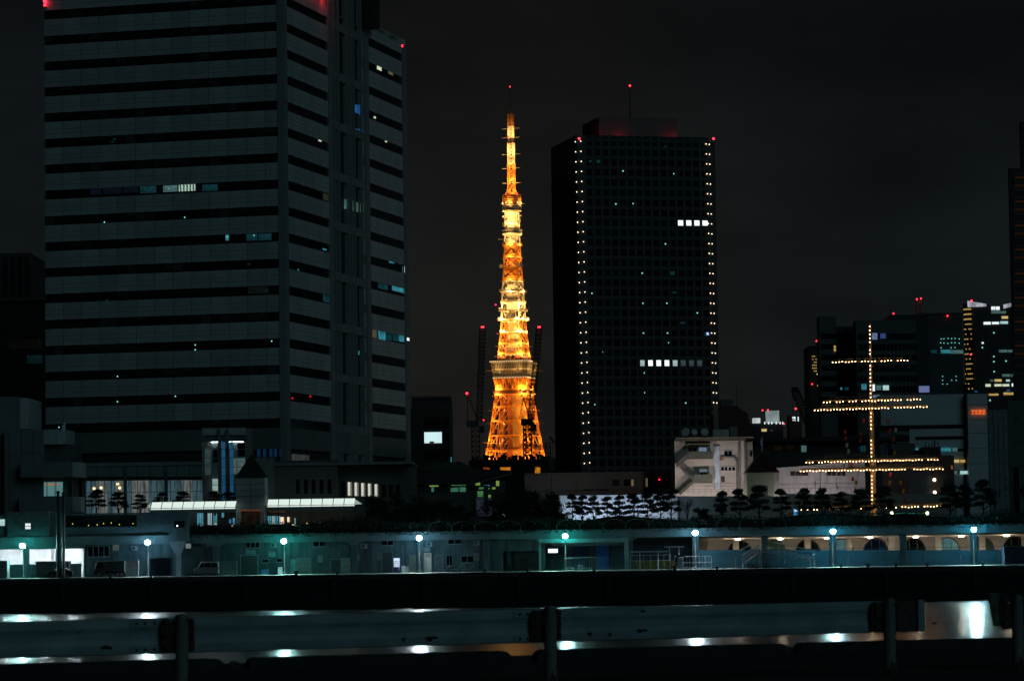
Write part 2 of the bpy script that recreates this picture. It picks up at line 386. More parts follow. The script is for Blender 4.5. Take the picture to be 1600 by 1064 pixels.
m = M(); m.bar(rail_pt(u3-.085, RZ-.175, -.07), rail_pt(u3, RZ-.175, -.07), .05, .35); part(ra, 'end_plate', m, rail_m)
rr = random.Random(31)
rust2 = mat('rust_stain', (.075,.036,.016), .9, scale=20, vary=.5)
for du, dz, sx in ((1.05,.27,.11),(1.62,.28,.03),(1.75,.28,.03),(4.3,.27,.03),(4.55,.27,.16),(6.45,.27,.05),(6.7,.28,.03),(7.05,.25,.12),(7.1,.05,.05),(10.2,.06,.03),(10.5,.26,.06),(10.85,.26,.05)):
    m = M(); u = u_at(0) + du; n_ = 14; pts = []           # a ragged patch with one or two runs below it
    for k in range(n_):
        t_ = 2*math.pi*k/n_; rx = (sx*.5+.012)*rr.uniform(.75,1.2); rz = .013*rr.uniform(.6,1.5) + (.035*rr.random() if math.sin(t_) < -.5 and rr.random() < .5 else 0)
        pts.append(rail_pt(u+sx*.5+rx*math.cos(t_), RZ-dz+rz*math.sin(t_), -.1175))
    c = rail_pt(u+sx*.5, RZ-dz, -.1165); m.add([c]+pts, [(0,1+k,1+(k+1)%n_) for k in range(n_)]+[(1+(k+1)%n_,1+k,0) for k in range(n_)])
    part(ra, 'rust_stain', m, rust2)
rb_ = thing('guard_rail', 'second guard rail with a bent back end plate beside the rail gap', 'guard rail', rail_pt(u_at(1590), ZP))
beam(rb_, u_at(1600)-.1, u_at(1600)+8)
for u in (u_at(1590), u_at(1590)+4): rail_post(rb_, u)
m = M(); A = rail_pt(u_at(1556), RZ-.02, -.02); B = rail_pt(u_at(1572), RZ-.37, .02)
uu = u_at(1544); vs = []
for du, off in ((0,.02),(.04,-.06),(.22,-.10),(.28,-.02)):
    vs += [rail_pt(uu+du, RZ+.06, off), rail_pt(uu+du+.07, RZ-.31, off)]
m.add(vs, [(0,1,3,2),(2,3,5,4),(4,5,7,6)]); vs2 = [v + rn*.012 for v in vs]; m.add(vs2, [(2,3,1,0),(4,5,3,2),(6,7,5,4)])
part(rb_, 'bent_end_plate', m, mat('bent_plate', (.13,.12,.10), .6, scale=5, vary=.4, spots=((.05,.022,.010), 5, .5)))
m = M(); m.bar(rail_pt(u_at(1575), RZ-.33, -.1), rail_pt(u_at(1600)+.1, RZ-.30, -.1), .03, .05); part(rb_, 'lower_strap', m, rust_m)

# ================================================================== QUAY TERMINAL (long low building on the far quay)
YT = 434.0
def X(px, py=860, Y=YT): return W(px, py, Y).x
def Z(px, py, Y=YT): return W(px, py, Y).z
ZS, ZF = 9.1, 10.3                           # underside and top of the eaves band
term = thing('terminal_building', 'long low harbour terminal with lamp lit teal wall and planted roof behind the quay', 'building', (0, YT, ZQ))
def wall_seg(x0, x1, y0=YT, mt=wall_m, z0=ZQ, z1=ZS, th=.3, name='wall', parent=None):
    return part(parent or term, name, M().box(X(x0), X(x1), y0, y0+th, z0, z1), mt)
wall_seg(132, 286); wall_seg(286.1, 458); wall_seg(458.1, 552); wall_seg(552.1, 660); wall_seg(660.1, 764)
wall_seg(764.1, 786, z1=ZS); wall_seg(786.1, 845, z0=7.4); wall_seg(845.1, 852)
part(term, 'wall', M().box(X(-60), X(1660), 446.4, 446.8, ZQ, ZF), concrete_dk, 'rear wall')
part(term, 'roof_slab', M().box(X(-60), X(1660), YT-.6, 447, ZS+.02, ZF-.02), mat('roof_concrete', (.16,.18,.18), .85, scale=.5, vary=.2))
x = -40
fm = mat('fascia_concrete', (.15,.18,.18), .8, scale=.45, vary=.22, bump=.1)
while x < 1640:                              # eaves in precast lengths
    part(term, 'fascia_panel', M().box(X(x)+.015, X(x+93)-.015, YT-.9, YT-.62, ZS+.42, ZF), fm)
    part(term, 'fascia_panel', M().box(X(x)+.012, X(x+93)-.012, YT-.72, YT-.55, ZS-.03, ZS+.415), fm); x += 93
COLS = [338, 448, 554, 656, 760, 983, 1087, 1195, 1301, 1411, 1521]
for px in COLS:
    c = X(px); part(term, 'column', M().bbox(c-.48, c+.48, YT-.42, YT+.3, ZQ, ZS-.05, .06), wall_m)
for px in (338, 554, 983):                   # column brackets
    c = X(px); part(term, 'bracket', M().prism([(c-1.3,ZS-.06),(c+1.3,ZS-.06),(c+.5,ZS-.5),(c-.5,ZS-.5)], YT-.5, YT-.43), fm)
white_c0 = mat('pale_unit', (.26,.28,.28), .6, vary=.2, scale=3)
frame_m = mat('window_frame', (.30,.31,.30), .5); door_m = mat('door_steel', (.20,.19,.17), .6, scale=2, vary=.25); door2_m = mat('shutter_steel', (.05,.06,.06), .6)
def win(x0, x1, y0, y1, n=2, glow=None, name='window'):
    xa, xb, za, zb = X(x0), X(x1), Z(x0,y1), Z(x0,y0); f = M(); t_ = .06
    f.box(xa,xb,YT-.07,YT-.01,zb-t_,zb); f.box(xa,xb,YT-.10,YT-.01,za-.05,za+t_); f.box(xa,xa+t_,YT-.07,YT-.01,za,zb); f.box(xb-t_,xb,YT-.07,YT-.01,za,zb)
    for i in range(1,n): c = xa+(xb-xa)*i/n; f.box(c-.04,c+.04,YT-.06,YT-.01,za,zb)
    w_ = part(term, name, f, frame_m); 
    for i in range(n):
        part(w_, 'pane', M().box(xa+(xb-xa)*i/n+.05, xa+(xb-xa)*(i+1)/n-.05, YT-.03, YT-.012, za+.06, zb-.06), glow or glass_dk)
def door(x0, x1, y0, n=1, mt=door_m, y1=None):
    xa, xb = X(x0), X(x1); zb = Z(x0,y0); f = M(); t_ = .09
    f.box(xa-t_,xa,YT-.12,YT-.005,ZQ,zb+t_); f.box(xb,xb+t_,YT-.12,YT-.005,ZQ,zb+t_); f.box(xa-t_,xb+t_,YT-.12,YT-.004,zb,zb+t_)
    d_ = part(term, 'door', f, frame_m)
    for i in range(n):
        l = part(d_, 'door_leaf', M().box(xa+(xb-xa)*i/n+.012, xa+(xb-xa)*(i+1)/n-.012, YT-.07, YT-.01, ZQ+.03, zb-.01), mt)
    part(d_, 'handle', M().bar((xa+(xb-xa)*.44, YT-.10, ZQ+1.0), (xa+(xb-xa)*.44, YT-.10, ZQ+1.15), .03), steel)
win(137,171,853,870,4); win(176,186.5,850,860,1,emis('dim_blind_window',s2l(70,80,78),.8)); win(289.5,299,848,857,1,emis('bright_small_window',s2l(220,235,235),1.0,'wave',.2,(0,0,3.0)))
win(384,406,846,856,3); win(489,509,845,854,2); win(596,615,842,852,2); win(700,721,839,850,2); win(409,420,873,879,1); win(432,441,872,878,1)
door(464,485,872.5,2); door(534,547,872,1,mat('door_pale',(.34,.34,.33),.6)); door(640,653,868,1,mat('door_tan',(.26,.23,.18),.6)); door(680,691,867,1,mat('door_grey',(.18,.18,.17),.6)); door(597,613,863,1,door2_m); door(376,402,868,1,door2_m)
door(452,461,874,1,mat('door_teal',(.24,.38,.38),.6)); win(697,707,867,884,2); win(720,740,868,879,2)
door(517,532,874,1,door2_m)
for xa,xb in ((790,801),(803,842)):          # roller shutters of the dark shed
    m = M(); z_ = ZQ
    while z_ < Z(800,852): m.box(X(xa),X(xb),YT+.5,YT+.53,z_,z_+.17); z_ += .2
    part(term, 'roller_shutter', m, mat('old_shutter',(.03,.032,.032),.8))
part(term, 'drainpipe', M().tube((X(795),YT-.1,ZS),(X(795),YT-.1,ZQ+1.2),.09,n=8), wall_m)
for px in (505,580,634):
    part(term, 'drainpipe', M().tube((X(px),YT-.08,ZS),(X(px),YT-.08,ZQ),.05,n=6), wall_m)
# conduits, wall units and cables on the quay wall
for x0,x1,py in ((170,262,849.5),(300,372,846),(412,486,843.2),(512,594,841.4),(617,698,839.6)):
    part(term,'conduit',M().tube((X(x0),YT-.07,Z(x0,py)),(X(x1),YT-.07,Z(x0,py)),.045,n=6),steel_dk)
for px,py in ((322,851),(428,851.5),(569,853),(671,850),(745,848),(210,856)):
    c=X(px); z_=Z(px,py); part(term,'air_conditioner',M().bbox(c-.42,c+.42,YT-.4,YT-.03,z_-.3,z_+.3,.03),white_c0); part(term,'fan_grille',M().tube((c-.1,YT-.42,z_),(c-.1,YT-.405,z_),.22,n=14),steel_dk)
    part(term,'conduit',M().tube((c+.3,YT-.06,z_-.3),(c+.3,YT-.06,ZQ+.2),.035,n=6),steel_dk)
for px,py,w_,h_ in ((500,873,.35,.5),(558,871,.3,.4),(592,868,.25,.6),(666,858,.5,.3),(745,870,.4,.55),(425,866,.5,.35),(392,862,.7,.3)):
    c=X(px); z_=Z(px,py); part(term,'wall_sign',M().box(c-w_,c+w_,YT-.05,YT-.01,z_-h_,z_+h_),[frame_m,door_m,white_c0][int(px)%3])
# left: white lit open bay
bay_w = mat('bay_white_wall',(.78,.79,.80),.7,vary=.06)
part(term, 'bay_wall', M().box(X(-60), X(132), 441, 441.3, ZQ, ZS), bay_w, 'white rear wall of the lit bay')
part(term, 'bay_wall', M().box(X(131.8)-.1, X(132)+.15, YT, 441, ZQ, ZS), bay_w)
part(term, 'parapet', M().box(X(-60), X(127), YT-.1, YT+.15, ZQ, Z(60,881)), wall_m)
part(term, 'lintel', M().box(X(-60), X(132), YT-.2, YT+.2, Z(60,857.5), ZS+.01), fm)
for px in (-22, 41, 92):
    part(term, 'column', M().bbox(X(px)-.42, X(px)+.42, YT-.35, YT+.3, ZQ, ZS-.02,.05), wall_m)
part(term, 'inner_column', M().box(X(64), X(70), 440, 440.6, ZQ, ZS), bay_w)
tube_me = mesh_of('ceiling_tube', M().box(-.65,.65,-.09,.09,0,.08), emis('bay_tube',(.82,.94,1),330))
for px in (8, 62, 110):
    inst(term, 'ceiling_tube', tube_me, (X(px), 437.0, 8.62))
    part(term, 'tube_housing', M().box(X(px)-.7,X(px)+.7,436.88,437.12,8.72,8.82), white_pt)
# portico with the blue lit door
por_m = mat('portico_paint',(.30,.34,.34),.7,vary=.15)
for px,w_ in ((843.5,.16),(978.5,.3)):
    part(term, 'portico_post', M().box(X(px)-w_, X(px)+w_, YT-1.0, YT-.7, ZQ, ZS-.05), por_m)
part(term, 'portico_beam', M().box(X(842), X(979), YT-1.3, YT-.95, ZS-.65, ZS-.08), por_m)
part(term, 'portico_beam', M().box(X(862), X(979), YT+.5, YT+.7, ZS-1.1, ZS-.1), por_m)
blue_m = mat('blue_door_paint',(.05,.14,.45),.6,vary=.15)
part(term, 'wall', M().box(X(852), X(985), 437.2, 437.5, ZQ, ZS), mat('portico_back',(.08,.09,.10),.8))
part(term, 'blue_door', M().box(X(932), X(953), 437.02, 437.17, ZQ, Z(940,846)), blue_m, 'tall blue door lit under the portico')
part(term, 'blue_panel', M().box(X(893), X(921), 437.02, 437.17, ZQ, Z(900,846)), mat('navy_panel',(.02,.035,.09),.6))
for px in (924,929,956): part(term, 'door_frame', M().box(X(px)-.14,X(px)+.14,436.9,437.19,ZQ,ZS-.4), mat('tan_frame',(.12,.10,.07),.7))
sg = part(None, 'lit_sign', M().box(X(856.5),X(871.5),YT-.2,YT-.05,Z(864,863.3),Z(864,857.2)), emis('sign_white',s2l(225,235,255),1.6), 'small blown out white lit sign under the portico', cat='sign')
part(sg, 'sign_case', M().box(X(856),X(872),YT-.04,YT+.1,Z(864,864),Z(864,856.5)), steel_dk)
# arcade on the right
cream = mat('arcade_plaster',(.55,.50,.44),.8,scale=.4,vary=.12)
part(term, 'wall', M().box(X(985), X(1085), 438.5, 438.8, ZQ, ZS), mat('dark_hall',(.06,.065,.07),.9), 'dark back wall of the open hall')
part(term, 'wall', M().box(X(1085), X(1085)+.3, YT, 444, ZQ, ZS), cream)
part(term, 'arcade_back_wall', M().box(X(1086), X(1660), 444, 444.4, ZQ, ZS), cream, 'cream plaster back wall with round arches')
for i,px in enumerate((1110,1150,1262,1327,1393,1466,1535,1602)):
    part(term, 'pier_column', M().box(X(px,850,442)-.42, X(px,850,442)+.42, 442, 442.7, ZQ, ZS), cream)
for k in range(4):
    part(term, 'ceiling_beam', M().box(X(1087), X(1660), 435.5+2*k, 435.9+2*k, ZS-.32-.08*k, ZS-.01), cream)
arch_in = [glass_dk, glass_dk, mat('green_room',(.03,.09,.05),.7), emis('arch_blue_room',s2l(20,32,50),.6,'noise',.1,(.5,.5,.5))]
def arch(cx, r, zc, Y, mt):
    f = M(); N = 12; pts = [(cx-r,ZQ+.1)] + [(cx-r*math.cos(math.pi*i/N), zc+r*math.sin(math.pi*i/N)) for i in range(N+1)] + [(cx+r,ZQ+.1)]
    for (a,b),(c_,d_) in zip(pts, pts[1:]): f.bar((a,Y-.06,b),(c_,Y-.06,d_),.12,.14)
    o = part(term, 'arch_window', f, mat('arch_frame',(.10,.09,.08),.6))
    part(o, 'pane', M().prism(pts, Y-.04, Y-.015), mt)
    g = M()
    for q in (-.33,.33): g.bar((cx+r*q,Y-.06,ZQ+.1),(cx+r*q,Y-.06,zc+r*math.sqrt(1-q*q)-.03),.07)
    g.bar((cx-r,Y-.065,zc),(cx+r,Y-.065,zc),.07); part(o, 'glazing_bar', g, mat('arch_frame',(.10,.09,.08),.6))
for i,px in enumerate((1156,1209,1262,1314,1368,1427,1480,1534,1586)):
    arch(X(px,850,444), 1.72, 6.75, 444, (arch_in[0],arch_in[2],arch_in[0],E_cool_dim,arch_in[3],arch_in[0],E_cool_dim,arch_in[2],arch_in[0])[i])
disc = mesh_of('ceiling_light', M().lathe((0,0,0),[(.30,-.05),(.34,0),(.34,.04)],14), emis('arcade_lamp',(1,.84,.62),140))
for px in (1155,1222,1296,1363,1435,1507,1578): inst(term, 'ceiling_light', disc, (X(px), 436.6, ZS-.50))
for px in (1155,1222,1296,1363,1435,1507,1578): part(term, 'lamp_stem', M().tube((X(px),436.6,ZS-.02),(X(px),436.6,ZS-.47),.03,n=6), cream)
xs = [1090+58.6*i for i in range(10)]       # solid fence in panels with a hand rail on top
fen_m = mat('fence_sheet',(.09,.19,.23),.6,scale=1.2,vary=.2,stretch=(.2,1,3))
for x0,x1 in zip(xs, xs[1:]):
    part(term, 'fence_panel', M().box(X(x0)+.02,X(x1)-.02,YT-.28,YT-.2,ZQ,Z(x0,859.4 - .0138*(0))-0.0), fen_m)
rl = M()
for x0 in xs: rl.tube((X(x0),YT-.24,ZQ+1.5),(X(x0),YT-.24,7.15),.03,n=6)
for z_ in (7.12,): rl.tube((X(1090),YT-.24,z_),(X(1615),YT-.24,z_),.035,n=6)
part(term, 'hand_rail', rl, steel_dk)

# left upper deck: concrete parapet storey above the eaves
ud = thing('upper_deck', 'dark concrete upper deck storey with a long slot window above the terminal', 'building', (X(150), YT, ZF))
dk = mat('deck_concrete',(.13,.15,.155),.85,scale=.5,vary=.25,bump=.1)
zt, zb = Z(150,803), ZF+.02
part(ud, 'wall', M().box(X(20),X(101),YT-.2,444,zb,Z(60,801)), dk)
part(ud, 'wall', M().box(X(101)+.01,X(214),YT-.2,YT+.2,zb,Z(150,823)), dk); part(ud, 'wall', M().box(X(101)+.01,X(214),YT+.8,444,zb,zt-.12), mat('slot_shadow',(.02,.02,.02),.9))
part(ud, 'wall', M().box(X(214)+.01,X(266),YT-.2,444,zb,zt-.02), dk); part(ud, 'coping', M().box(X(100),X(267),YT-.3,YT+.9,zt-.1,zt+.12), dk)
part(ud, 'box_bay', M().box(X(266)+.02,X(297),YT-1.4,444,zb-.9,Z(280,799)), mat('bay_panel',(.11,.14,.14),.7))
part(ud, 'box_bay', M().box(X(12),X(78),YT-.7,YT-.21,zb,Z(40,799)), mat('bay_panel',(.11,.14,.14),.7))
o = part(ud, 'window', M().box(X(40.5),X(49.5),YT-.78,YT-.705,Z(45,827),Z(45,817)), frame_m)
for i in range(3):
    for j in range(2):
        a = X(40.5)+.05+i*.26; part(o, 'pane', M().box(a,a+.2,YT-.80,YT-.785,Z(45,827)+.06+j*.44,Z(45,827)+.42+j*.44), E_paper)
part(ud, 'window', M().box(X(0),X(8),YT-.3,YT-.2,Z(4,821),Z(4,811)), E_cool)
part(ud, 'wall', M().box(X(-60),X(12)-.01,YT-.2,YT+.2,zb,Z(4,803)), dk)
part(ud, 'window', M().box(X(274),X(290),YT-1.46,YT-1.41,Z(280,824),Z(280,814)), glass_dk)
dot = mesh_of('deck_light', M().ball((0,0,0),.07,6,4), emis('yellow_dot',s2l(220,200,80),1.5))
for px,py in ((112.5,818),(137.5,820.5),(151,819.5),(161,817.5),(173,816.5),(186,819),(207,817.5)): inst(ud, 'deck_light', dot, (X(px),YT+.7,Z(px,py)))
inst(ud, 'deck_light', mesh_of('deck_light', M().ball((0,0,0),.09,6,4), E_white), (X(279),YT-1.47,Z(279,821.5)))
m = M(); c0,c1 = X(267), X(291)              # funnel head of the deck support
m.prism([(c0,ZF-.9),(c1,ZF-.9),(c1-.1,ZF-1.5),(X(284),ZF-2.7),(X(284),ZQ),(X(276.5),ZQ),(X(276.5),ZF-2.7),(c0+.1,ZF-1.5)], YT-1.3, YT-.75)
part(ud, 'funnel_column', m, concrete)

# ================================================================== QUAY LAMPS
def quay_lamp(px, py, tint, label):
    p = W(px, py, 431.2)
    r_ = thing('quay_lamp', label, 'lamp', (p.x, 431.2, ZQ), group='floodlight lamps along the quay')
    m = M(); m.tube((p.x,431.45,ZQ),(p.x,431.45,p.z+.42),.10,.07,n=10); m.lathe((p.x,431.45,ZQ),[(.2,0),(.2,.25),(.12,.32)],10); part(r_, 'pole', m, mat('lamp_pole',(.10,.12,.12),.6))
    m = M(); m.tube((p.x,431.5,p.z+.40),(p.x,431.1,p.z+.44),.05,n=8); m.lathe((p.x,431.2,p.z+.26),[(.40,0),(.42,.05),(.2,.16),(.06,.22)],14); part(r_, 'lamp_hood', m, steel)
    part(r_, 'lamp_globe', M().ball((p.x,431.2,p.z),.29,12,8), emis('lamp_'+tint, {'teal':(.04,.78,.70),'white':(.27,.70,1),'cyan':(.07,.64,1)}[tint], LAMP), smooth=True)
    m = M(); m.tube((p.x,430.95,p.z+.13),(p.x,430.66,p.z-.02),.20,.36,n=14,cap=False); m.tube((p.x,430.96,p.z+.14),(p.x,430.94,p.z+.13),.21,n=14); part(r_, 'flood_housing', m, steel)
    part(r_, 'flood_lens', M().tube((p.x,430.66,p.z-.03),(p.x,430.648,p.z-.037),.33,n=16), emis('flood_'+tint, {'teal':(.45,1,.93),'white':(.75,.95,1),'cyan':(.5,.95,1)}[tint], FLOOD))
LAMP = 115; FLOOD = 1500
for a in ((36,852,'teal','teal white quay lamp in front of the white lit bay'), (231,847,'white','bright quay lamp above the dark blue container'),
          (444,845,'teal','green tinted quay lamp beside the brown double doors'), (655,840,'white','white quay lamp right of the glowing vending machine'),
          (883,837,'teal','green tinted quay lamp above the blue portico door'), (1086,832,'white','bright white quay lamp beside the small shelter'),
          (1301,830,'cyan','quay lamp between the gangways and the arcade arches'), (1521,827,'cyan','cyan quay lamp beside the dark container by the arcade')): quay_lamp(*a)

# ================================================================== THINGS ON THE QUAY
def bollard(px, label, big=False):
    x = X(px, 890, 421); r_ = thing('bollard', label, 'bollard', (x, 421.0, ZQ-.22), group='mooring bollards on the quay edge')
    s = 1.25 if big else 1.0
    part(r_, 'stem', M().lathe((x,421,ZQ-.22),[(.30*s,0),(.26*s,.08),(.17*s,.14),(.15*s,.42*s)],12), black_m)
    part(r_, 'cap', M().lathe((x,421,ZQ-.22+.42*s),[(.15*s,0),(.28*s,.05),(.30*s,.14),(.24*s,.20),(.08,.23)],12), black_m)
for px,lb in ((172,'mooring bollard in front of the box truck'),(236,'mooring bollard in front of the dark blue container'),(463,'brown mooring bollard in front of the double doors'),
      (527,'low mooring bollard left of the vending machine'),(757,'mooring bollard beside the deck chairs'),(824,'mooring bollard in front of the dark shed'),(928,'mooring bollard before the portico railing'),
      (1054,'mooring bollard at the yellow barrier end'),(1120,'mooring bollard beside the bright lamp and pale fence'),(1314,'mooring bollard right of the gangway ramp'),
      (1356,'tall mooring bollard in front of the arcade fence'),(1400,'low mooring bollard before the arcade column'),(1449,'small mooring bollard in front of the long arcade fence'),(1536,'mooring bollard near the cyan lamp')):
    bollard(px, lb, px in (463,1356,1054))

def crate(name, label, cat, x0, x1, y0, Y, dep, mt, ribs=0, trim=None):
    xa, xb = X(x0,890,Y), X(x1,890,Y); zt = Z(x0,y0,Y)
    r_ = thing(name, label, cat, ((xa+xb)/2, Y, ZQ))
    part(r_, 'body', M().box(xa,xb,Y,Y+dep,ZQ+.08,zt), mt)
    if ribs:
        k = M(); n_ = ribs
        for i in range(n_+1):
            c = xa+(xb-xa)*i/n_; k.box(c-.03,c+.03,Y-.05,Y-.002,ZQ+.12,zt-.05)
        part(r_, 'rib', k, mt)
    k = M(); t_ = .07
    k.box(xa-.02,xb+.02,Y-.06,Y+.06,zt-t_,zt+.03); k.box(xa-.02,xb+.02,Y-.06,Y+.06,ZQ+.02,ZQ+.12)
    k.box(xa-.03,xa+.07,Y-.07,Y+.05,ZQ+.02,zt+.02); k.box(xb-.07,xb+.03,Y-.07,Y+.05,ZQ+.02,zt+.02)
    part(r_, 'corner_frame', k, trim or mt); return r_
navy = mat('navy_container',(.012,.03,.06),.6,scale=2,vary=.3); grey_c = mat('grey_container',(.13,.15,.15),.65,scale=2,vary=.25); white_c = mat('pale_cabinet',(.38,.40,.39),.55,scale=2,vary=.15)
crate('container', 'grey container at the far end of the white lit bay', 'container', -14, 11, 876, 429, 2.4, grey_c, 8, white_c)
crate('container', 'wide grey container in front of the white lit bay', 'container', 56, 107, 877, 429.5, 2.4, grey_c, 14)
crate('container', 'dark blue container with a lit top edge under a quay lamp', 'container', 235, 267, 872, 429, 2.4, navy, 9, mat('navy_frame',(.09,.11,.13),.5))
crate('container', 'dark navy container at the end of the arcade fence', 'container', 1570, 1625, 853.5, 429, 2.6, navy, 14, mat('navy_frame',(.09,.11,.13),.5))
crate('cabinet', 'pale metal cabinet behind the box truck', 'cabinet', 197, 216, 876, 430.5, 1.0, white_c, 2)
crate('cabinet', 'pale storage box behind the parked van', 'cabinet', 342, 370, 876, 432, 1.2, mat('box_teal_grey',(.15,.2,.2),.6), 5)
crate('freezer', 'tall pale freezer cabinet beside the lamp column', 'cabinet', 663, 674, 864, 431, 1.0, white_c, 1)
crate('bin', 'small white bin right of the vending machine', 'bin', 628, 632.5, 884, 431.5, .5, white_pt)
crate('bin', 'square pale box beside the white bin', 'bin', 633, 638, 885, 431.8, .5, white_c)
crate('bin', 'white rubbish bin by the teal wall', 'bin', 434.5, 441, 886, 431.8, .5, white_pt)
crate('bin', 'blue plastic tub by the teal wall', 'bin', 409, 419, 890, 431.8, .6, mat('blue_tub',(.05,.2,.4),.5))
# vending machine
xa,xb = X(614.5,890,431.5), X(625.5,890,431.5); zt = Z(620,870.5,431.5)
v = thing('vending_machine', 'vending machine with glowing white display on the quay', 'vending machine', ((xa+xb)/2,431.5,ZQ))
part(v,'body',M().bbox(xa,xb,431.5,432.3,ZQ,zt,.03),mat('vending_blue',(.02,.05,.16),.45))
dsp = part(v,'display_window',M().box(xa+.08,xb-.08,431.44,431.49,ZQ+.85,zt-.1),emis('vending_glow',s2l(200,225,250),1.1))
for k in range(3):
    part(dsp,'shelf',M().box(xa+.08,xb-.08,431.40,431.435,ZQ+.98+k*.28,ZQ+1.03+k*.28),mat('vending_shelf',(.1,.1,.12),.5))
    for j in range(5): part(dsp,'can',M().tube((xa+.16+j*.155,431.42,ZQ+1.03+k*.28),(xa+.16+j*.155,431.42,ZQ+1.17+k*.28),.035,n=8),[mat('can_red',(.5,.05,.04),.4),mat('can_blue',(.05,.15,.5),.4),white_pt][(j+k)%3])
part(v,'pickup_slot',M().box(xa+.12,xb-.3,431.45,431.49,ZQ+.2,ZQ+.42),black_m); part(v,'coin_panel',M().box(xb-.25,xb-.1,431.44,431.49,ZQ+.5,ZQ+.8),steel)

# vehicles (side view along the quay, nose to the left)
tyre_m = mat('tyre',(.012,.012,.012),.85); rim_m = mat('rim',(.25,.25,.26),.4,metal=.6); lens_m = mat('lamp_lens',(.35,.35,.33),.15); red_lens = mat('tail_lens',(.25,.01,.01),.2); carglass = mat('car_glass',(.012,.016,.018),.06,vary=.05)
def wheel(root, c, r, w_=.22):
    c = Vector(c); t_ = part(root,'wheel',M().tube(c-Vector((0,w_/2,0)),c+Vector((0,w_/2,0)),r,n=18),tyre_m)
    part(t_,'rim',M().tube(c-Vector((0,w_/2+.015,0)),c-Vector((0,w_/2-.03,0)),r*.6,n=14),rim_m)
def car(name,label,cat,px0,px1,Y,prof,glass,width,paint,wheels,wr,flip=False):
    """prof: side outline in metres from the nose; glass: list of side window quads"""
    x0 = X(px0,890,Y); x1 = X(px1,890,Y); Ln = prof_len = max(a for a,_ in prof); s = (x1-x0)/Ln
    T = (lambda u: x1-u*s) if flip else (lambda u: x0+u*s)
    r_ = thing(name,label,cat,((x0+x1)/2,Y+width/2,ZQ))
    m = M(); n_ = len(prof); vs = []
    for off,ins in ((0,.10),(.12,0),(width-.12,0),(width,.10)):
        for u,z in prof:
            zz = z; ux = u + (ins*(.5 if u < Ln/2 else -.5)); zc = 1.0; vs.append((T(ux),Y+off,ZQ+ (zz - (ins*.6 if z > 1.2 else 0))))
    fs = [tuple(range(n_)), tuple(range(4*n_-1,3*n_-1,-1))]
    for k in range(3):
        for i in range(n_): j=(i+1)%n_; fs.append((k*n_+j,k*n_+i,(k+1)*n_+i,(k+1)*n_+j))
    m.add(vs,fs); body = part(r_,'body',m,paint)
    for q in glass:
        part(body,'window',M().prism([(T(u),ZQ+z) for u,z in q],Y-.012,Y+.03),carglass)
    for u in wheels:
        wheel(r_,(T(u),Y+.12,ZQ+wr),wr); wheel(r_,(T(u),Y+width-.12,ZQ+wr),wr)
    part(r_,'headlight',M().box(T(-.01),T(.12),Y+.12,Y+.42,ZQ+.72,ZQ+.88),lens_m); part(r_,'tail_light',M().box(T(Ln-.1),T(Ln+.01),Y+.02,Y+.2,ZQ+.8,ZQ+1.2),red_lens)
    part(r_,'bumper',M().box(T(-.06),T(.1),Y+.05,Y+width-.05,ZQ+.3,ZQ+.52),black_m)
    part(r_,'mirror',M().box(T(1.0),T(1.12),Y-.18,Y,ZQ+1.1,ZQ+1.3),black_m); return r_,T
van_prof = [(0,.32),(0,.82),(.18,1.0),(.75,1.15),(1.35,1.82),(1.6,1.93),(4.35,1.93),(4.5,1.75),(4.55,.9),(4.55,.32)]
car('parked_van','silver van parked by the dark teal wall','van',302,341,429.5,van_prof,[[(.95,1.15),(1.5,1.74),(1.95,1.74),(1.95,1.15)],[(2.05,1.15),(2.05,1.74),(3.2,1.74),(3.2,1.15)],[(3.3,1.15),(3.3,1.74),(4.3,1.72),(4.4,1.15)]],1.7,mat('van_silver',(.26,.28,.28),.35,metal=.3,vary=.06),(.85,3.65),.31)
cab_prof = [(0,.35),(0,1.05),(.12,1.3),(.35,2.1),(.6,2.2),(1.55,2.2),(1.6,.35)]
tr,T_ = car('box_truck','dark box truck parked in front of the shuttered windows','truck',147,164,429.5,cab_prof,[[(.38,1.3),(.55,2.05),(1.3,2.05),(1.35,1.3)]],1.8,mat('truck_dark',(.03,.035,.04),.4,vary=.1),(.75,),.36)
x0,x1 = X(163.5,890,429.4),X(194.5,890,429.4)
part(tr,'cargo_box',M().bbox(x0,x1,429.35,431.5,ZQ+.75,Z(170,876,429.4),.04),mat('truck_box',(.03,.04,.045),.5,vary=.15))
part(tr,'rear_door',M().box(x1+.005,x1+.06,431.45,431.4,ZQ+.85,Z(170,876,429.4)-.08),mat('truck_rear',(.5,.52,.52),.4)); part(tr,'chassis',M().box(x0,x1,429.8,431,ZQ+.45,ZQ+.74),black_m)
for u in (X(184,890,429.4),X(190,890,429.4)): wheel(tr,(u,429.5,ZQ+.36),.36); wheel(tr,(u,431.2,ZQ+.36),.36)
sed_prof = [(0,.3),(0,.62),(.3,.78),(1.2,.92),(1.9,1.38),(3.1,1.42),(3.8,1.0),(4.4,.95),(4.45,.3)]
car('parked_car','dark car parked between the two black poles and the bay','car',74,113,427,sed_prof,[[(1.4,.95),(1.95,1.32),(2.4,1.34),(2.4,.95)],[(2.48,.95),(2.48,1.34),(3.0,1.34),(3.55,.98)]],1.7,mat('car_black',(.012,.013,.014),.3,vary=.05),(.8,3.6),.31)
